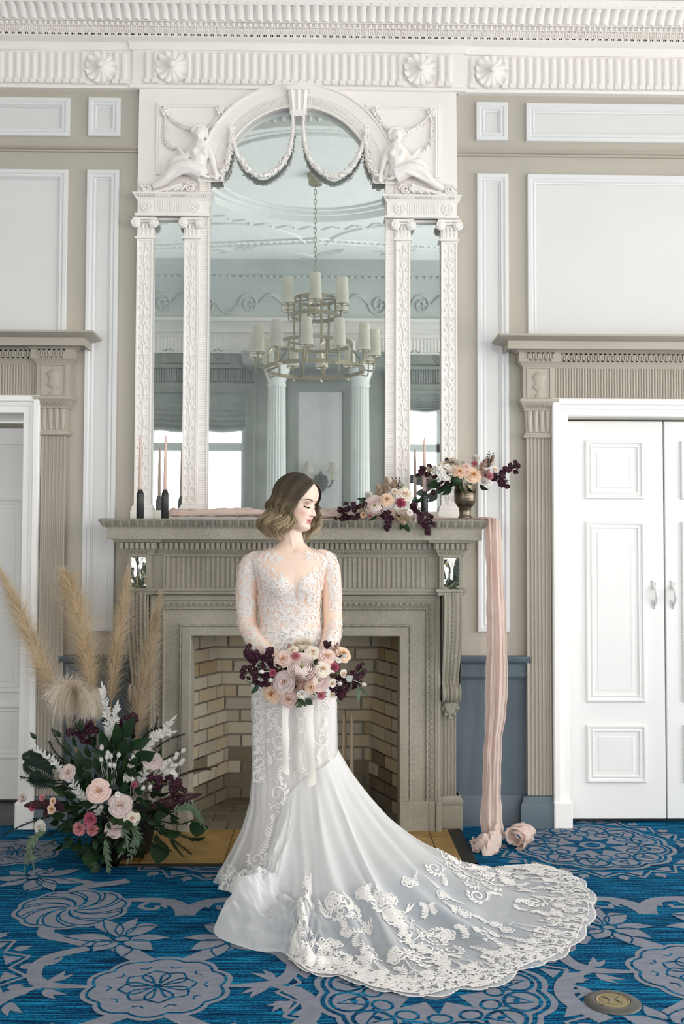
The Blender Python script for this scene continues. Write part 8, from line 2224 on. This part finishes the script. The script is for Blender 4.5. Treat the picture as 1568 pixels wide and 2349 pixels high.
# ---- train swept round to the side and the front
HEM = [(560, 2040), (497, 2115), (500, 2152), (575, 2180), (640, 2186), (672, 2205), (715, 2232), (780, 2240), (840, 2262), (905, 2276), (985, 2284), (1060, 2268), (1130, 2262), (1195, 2222), (1262, 2203), (1312, 2165), (1345, 2118), (1356, 2070), (1336, 2030), (1302, 2006), (1262, 1992), (1232, 1984)]
TOP = [(650, 1840, -1.10), (668, 1815, -1.10), (690, 1795, -1.10), (715, 1775, -1.09), (740, 1760, -1.08), (758, 1745, -1.04), (770, 1735, -0.99), (774, 1725, -0.95), (773, 1715, -0.92)]
hemc = catmull([Fl(*p, 0.006) for p in HEM], 300); topc = catmull([W(a, b, c) for a, b, c in TOP], 300)
NA, NS = 300, 110
tg_ = []; rt_ = random.Random(4); fph = [rt_.uniform(0, 6.28) for _ in range(8)]
for i in range(NA):
    a = i / (NA - 1); T, H = topc[i], hemc[i]; row = []
    kz = 2.1 + 0.9 * a; sag = 1.0
    for j in range(NS):
        s = j / (NS - 1); q = s ** (0.9)
        p = T.lerp(H, q); z = T.z * (1 - q) ** kz
        fold = (0.55 * math.sin(a * 46 + fph[0] + 2 * s) + 0.45 * math.sin(a * 83 + fph[1] - 3 * s) + 0.3 * math.sin(a * 29 + 7 * s + fph[2]))
        am = 0.030 * math.sin(PI * min(1, s * 1.08)) ** 0.8 * (1 - 0.45 * a)
        z += am * fold * (1.0 if s < 0.75 else max(0.35, 1 - 1.6 * (s - 0.75)))
        lobe = math.exp(-((a - 0.10) / 0.11) ** 2); z += 0.115 * lobe * math.sin(PI * min(1, max(0, (s - 0.35) / 0.65))) ** 0.9 + lobe * math.sin(PI * s) * (0.020 * math.sin(9 * s + 70 * a) + 0.016 * math.sin(26 * s - 35 * a) + 0.045 * mnoise.noise(Vector((a * 38, s * 9, 3))) + 0.022 * mnoise.noise(Vector((a * 80, s * 22, 7))))
        lobe2 = math.exp(-((a - 0.26) / 0.06) ** 2); z += lobe2 * math.sin(PI * min(1, max(0, (s - 0.45) / 0.55))) * (0.055 + 0.05 * mnoise.noise(Vector((a * 60, s * 14, 9))) + 0.012 * math.sin(40 * s))
        side = Vector((H.y - T.y, T.x - H.x, 0)).normalized(); p = p + side * (0.020 * math.sin(a * 31 + 5 * s + fph[3]) * math.sin(PI * s))
        z += 0.010 * mnoise.noise(Vector((p.x * 9, p.y * 9, 2))) * math.sin(PI * min(1, s * 1.05))
        row.append(Vector((p.x, p.y, max(z, 0.006 + 0.012 * (0.5 + 0.5 * fold) * (1 - s) + 0.003 * (1 + fold)))))
    tg_.append(row)
train = MB(); train.grid(tg_); tro = train.build('train', TRAINT, dress, smooth=True)
ga_ = tro.data.attributes.new('gather', 'FLOAT', 'POINT'); ga_.data.foreach_set('value', [0.42 * max(0, 1 - (j / (NS - 1)) / 0.75) ** 1.1 + 0.30 * math.exp(-((i / (NA - 1) - 0.1) / 0.11) ** 2) for i in range(NA) for j in range(NS)])
tsf = Surf(tg_); Lt = Lace(tsf, 0.004)
upf = (0, 1, 0)
def tm(a, s, kind, size, rot=0.0, fl=1, wk=1.0):
    i, j = a * (NA - 1), s * (NS - 1); ii, jj = int(i), int(j); rad = tsf.g[ii, max(0, jj - 4)] - tsf.g[ii, jj]; rad[2] *= 0.3
    Lt.motif(i, j, kind, size, rot, fl, tuple(rad), wk)
a = 0.245; k = 0
while a < 1.0:
    tm(a, 0.962, 'scroll', 0.062, 0.2 if k % 2 else 2.6, 1 if k % 2 else -1); tm(a, 0.915, 'paisley', 0.058, rl.uniform(0, 6), 1 if k % 2 else -1); tm(a + 0.006, 0.87, rl.choice(('plume', 'scroll', 'flower')), 0.062, rl.uniform(-0.5, 0.5), 1 if k % 2 else -1)
    if k % 2 == 0: tm(a, 0.81, rl.choice(('plume', 'sprig', 'lyre')), 0.075, rl.uniform(-0.3, 0.3), 1)
    tm(a + 0.004, 0.985, 'flower', 0.03, rl.uniform(0, 6)); a += 0.0185; k += 1
for _ in range(230): tm(rl.uniform(0.24, 1.0), rl.uniform(0.83, 0.985), rl.choice(('sprig', 'flower', 'scroll')), 0.026, rl.uniform(0, 6))
for _ in range(95):
    a, s = rl.uniform(0.25, 0.98), rl.uniform(0.36, 0.80); tm(a, s, rl.choice(('plume', 'scroll', 'flower', 'sprig')), rl.uniform(0.055, 0.085), rl.uniform(-1, 1), rl.choice((-1, 1)))
for (aa, s0, s1) in ((0.40, 0.42, 0.8), (0.55, 0.4, 0.8), (0.70, 0.42, 0.8), (0.84, 0.45, 0.82)):
    for s in np.arange(s0, s1, 0.055): tm(aa + 0.012 * math.sin(s * 20), s, rl.choice(('plume', 'sprig', 'scroll', 'flower')), 0.062, rl.uniform(-0.5, 0.5), rl.choice((-1, 1)))
# corded scalloped edge
edge = []
for i in range(int(NA * 0.22), NA):
    p, q = tg_[i][-1], tg_[i][-6]; o = (p - q); o.z = 0; o.normalize(); u = i * 0.62; b = 0.020 * abs(math.sin(u * 0.36)) + 0.004 * abs(math.sin(u * 2.2)); edge.append(Vector((p.x, p.y, 0.009)) + o * b)
ec = catmull(edge, 900); Lt.mb.ribbon(ec, 0.0032, Vector((0, 0, 1))); Lt.mb.ribbon([p + Vector((0, 0, 0.001)) - Vector((0, 0, 0)) for p in catmull([e.lerp(tg_[int(NA * 0.22) + i][-4], 0.6) + Vector((0, 0, 0.003)) for i, e in enumerate(edge)], 700)], 0.0024, Vector((0, 0, 1)))
g = [[e, tg_[int(NA * 0.22) + i][-1]] for i, e in enumerate(edge)]
Lt.mb.build('train_lace', LACE, dress, smooth=True, kind='stuff')
mb = MB(); mb.grid([[a_ + Vector((0, 0, -0.001)), b_] for a_, b_ in g]); mb.build('scalloped_hem', TULLE, dress)

# ================================================================ bouquet in her hands
bq = thing('bridal_bouquet', 'wide bouquet of blush roses, ranunculus and burgundy blooms held by the bride', 'bouquet', STEMC)
c, rad = (695, 1550), (112, 72); BY = -1.16
BPP = 480
fill(bq, [('ranunculus', 'palepink', 692, 1529, 24), ('ranunculus', 'palepink', 732, 1561, 19), ('ranunculus', 'cream', 694, 1479, 16), ('rose', 'mauve', 650, 1565, 23), ('rose', 'blush', 648, 1511, 20), ('rose', 'blush', 750, 1505, 19), ('rose', 'peach', 786, 1500, 19), ('rose', 'cream', 740, 1534, 17), ('rose', 'peach', 622, 1591, 21), ('rose', 'blush', 661, 1604, 20), ('rose', 'cream', 717, 1495, 16),
         ('rose', 'peach', 713, 1576, 13), ('bud', 'white', 692, 1592, 14), ('bud', 'cream', 761, 1568, 12), ('bud', 'cream', 762, 1593, 12), ('bud', 'cream', 787, 1546, 13), ('carnation', 'pink', 737, 1595, 14), ('carnation', 'white', 716, 1603, 13), ('carnation', 'hot', 768, 1530, 14), ('carnation', 'hot', 625, 1543, 12), ('carnation', 'pink', 678, 1505, 14), ('bud', 'white', 775, 1515, 10), ('rose', 'cream', 670, 1492, 13),
         ('plume', 'dusty', 689, 1569, 22), ('plume', 'dusty', 684, 1554, 17), ('plume', 'dusty', 665, 1488, 15), ('plume', 'dark', 722, 1522, 15), ('plume', 'dark', 762, 1550, 15), ('plume', 'dark', 753, 1482, 13), ('plume', 'dark', 640, 1530, 13), ('plume', 'dark', 776, 1510, 12), ('plume', 'dusty', 768, 1485, 15)], c, rad, BY + 0.02, 0.13, BPP, 0.3)
q = lambda px, py, y=BY - 0.05: P(px, py, y)
cluster(bq, [q(625, 1540), q(600, 1530), q(585, 1505), q(580, 1498)], 34, 0.032, 0.0125); cluster(bq, [q(625, 1520), q(610, 1505), q(620, 1495)], 14, 0.018, 0.012); cluster(bq, [q(625, 1560), q(590, 1550), q(562, 1540)], 30, 0.030, 0.0125)
cluster(bq, [q(780, 1560), q(810, 1550), q(830, 1535)], 26, 0.026, 0.0115); cluster(bq, [q(770, 1580), q(785, 1590), q(790, 1585)], 16, 0.024, 0.012); cluster(bq, [q(800, 1560), q(815, 1572), q(825, 1560)], 12, 0.018, 0.011); cluster(bq, [q(745, 1480), q(755, 1478)], 4, 0.012, 0.011)
for a, b in (((650, 1548), (600, 1541)), ((640, 1555), (621, 1560)), ((760, 1555), (779, 1568)), ((800, 1560), (834, 1570)), ((770, 1500), (790, 1505))): tail(bq, q(*a), q(*b, BY - 0.1), 0.008, 0.022)
leafobj(bq, q(795, 1562, BY - 0.1), (0.6, -0.5, 0.6), 0.036, ME_EUC)
for px, py, dx, dz, L, me_ in ((684, 1600, -0.3, -1, 0.04, ME_GLW), (692, 1602, 0.3, -1, 0.04, ME_GLW), (700, 1605, 0.8, -0.5, 0.035, ME_GLW), (592, 1572, -0.6, -0.8, 0.045, ME_GL), (585, 1568, -0.9, 0.1, 0.045, ME_GLN), (806, 1566, -0.1, -1, 0.05, ME_GLN), (820, 1568, 0.4, -0.9, 0.06, ME_GLN), (822, 1572, 0.0, -1, 0.075, ME_GLN), (826, 1574, 0.6, -0.9, 0.06, ME_GLN), (770, 1600, 0.4, -1, 0.04, ME_GL)): leafobj(bq, q(px, py, BY - 0.09), (dx, -0.35, dz), L, me_)
for k in range(70):
    an = R.uniform(0, 2 * PI); rr_ = R.uniform(0.1, 0.85) ** 0.5; px, py = c[0] + rad[0] * 0.72 * rr_ * math.cos(an), c[1] + rad[1] * 0.75 * rr_ * math.sin(an); leafobj(bq, dome(px, py, c, rad, BY + 0.05, 0.10), (math.cos(an), -0.5, -math.sin(an)), R.uniform(0.03, 0.045), ME_GL)
mb = MB()
for k in range(18): a = k * 2.4; r_ = 0.016 * math.sqrt(k / 18); b = STEMC + Vector((r_ * math.cos(a), r_ * math.sin(a), 0)); mb.tube([b + Vector((0, 0, -0.11)), b + Vector((0, 0, 0.03)), b + Vector((4.5 * r_ * math.cos(a), -0.02, 0.07))], 0.0028, 5)
mb.build('stems', STEMG, bq, kind='stuff')
def rib(pts, w, tail_=True, nm='ribbon_tail'):
    cc = catmull([q(x, y, yy) for x, y, yy in pts], 40); hwid = [w / 2 / 545 * (1 + 0.06 * math.sin(i * 0.4)) for i in range(40)]; g = []
    for i, p in enumerate(cc):
        tw = 0.35 * math.sin(i * 0.16); b = Vector((math.cos(tw), math.sin(tw), 0)); g.append([p + b * hwid[i] * u + Vector((0, -0.003 * (1 - u * u), 0)) for u in (-1, -0.5, 0, 0.5, 1)])
    g[-1] = [p + Vector((0, 0, -0.012 * (j / 4) * (1 if w < 16 else -1))) for j, p in enumerate(g[-1])]
    mb = MB(); mb.grid(g); mb.build(nm, SATIN, bq, smooth=True)
rib([(656, 1600, -1.185), (654, 1650, -1.165), (655, 1700, -1.155), (654, 1740, -1.155), (656, 1772, -1.16)], 15)
rib([(708, 1600, -1.185), (709, 1650, -1.165), (711, 1700, -1.155), (713, 1750, -1.155), (716, 1806, -1.165)], 19)
mb = MB(); mb.lathe([(0.019, -0.045), (0.0205, -0.04), (0.0205, 0.035), (0.019, 0.04)], tuple(STEMC + Vector((0, 0, -0.01))), 20, caps=False); mb.build('ribbon_wrap', SATIN, bq, smooth=True)

# ================================================================ floor socket cover
oc = Fl(1405, 2302)
ot = thing('floor_outlet_cover', 'round steel floor outlet cover with brass lid set in the carpet', 'outlet cover', (oc.x, oc.y, 0))
ra = abs(Fl(1469, 2302).x - Fl(1340, 2302).x) / 2; rb = ra * 0.60
STEELR = mat('worn_grey_steel', '#6d6c68', 0.45, '#595854', 14, metal=0.7, bump=0.15, bscale=60); BRASSL = mat('worn_brass_lid', '#b0a07a', 0.4, '#8b7c58', 18, 1.3, metal=0.75, bump=0.3, bscale=50)
mb = MB(); mb.lathe([(rb + 0.001, 0.006), (rb + 0.001, 0.0105), (rb + 0.004, 0.0115), (ra - 0.012, 0.010), (ra - 0.002, 0.0055), (ra, 0.003)], (oc.x, oc.y, 0), 56, caps=False); mb.build('flange_ring', STEELR, ot, auto=30)
mb = MB(); mb.lathe([(0.001, 0.010), (rb - 0.012, 0.010), (rb - 0.009, 0.0085), (rb - 0.005, 0.0105), (rb - 0.001, 0.0105), (rb, 0.006)][::-1], (oc.x, oc.y, 0), 48, caps=False); lid = mb.build('brass_lid', BRASSL, ot, auto=30)
mb = MB()
for s in (-1, 1): mb.tube(catmull([(oc.x + s * 0.028, oc.y + 0.03, 0.0105), (oc.x + s * 0.010, oc.y + 0.006, 0.011), (oc.x + s * 0.022, oc.y - 0.022, 0.0105), (oc.x + s * 0.002, oc.y - 0.03, 0.0105)], 12), 0.0012, 5)
for a in (0.7, 3.84): mb.blob((oc.x + (rb + 0.004) * math.cos(a), oc.y + (rb + 0.004) * math.sin(a), 0.0115), (0.005, 0.004, 0.0015), 8, 5)
mb.build('lid_scrolls', STEELR, lid, kind='stuff')
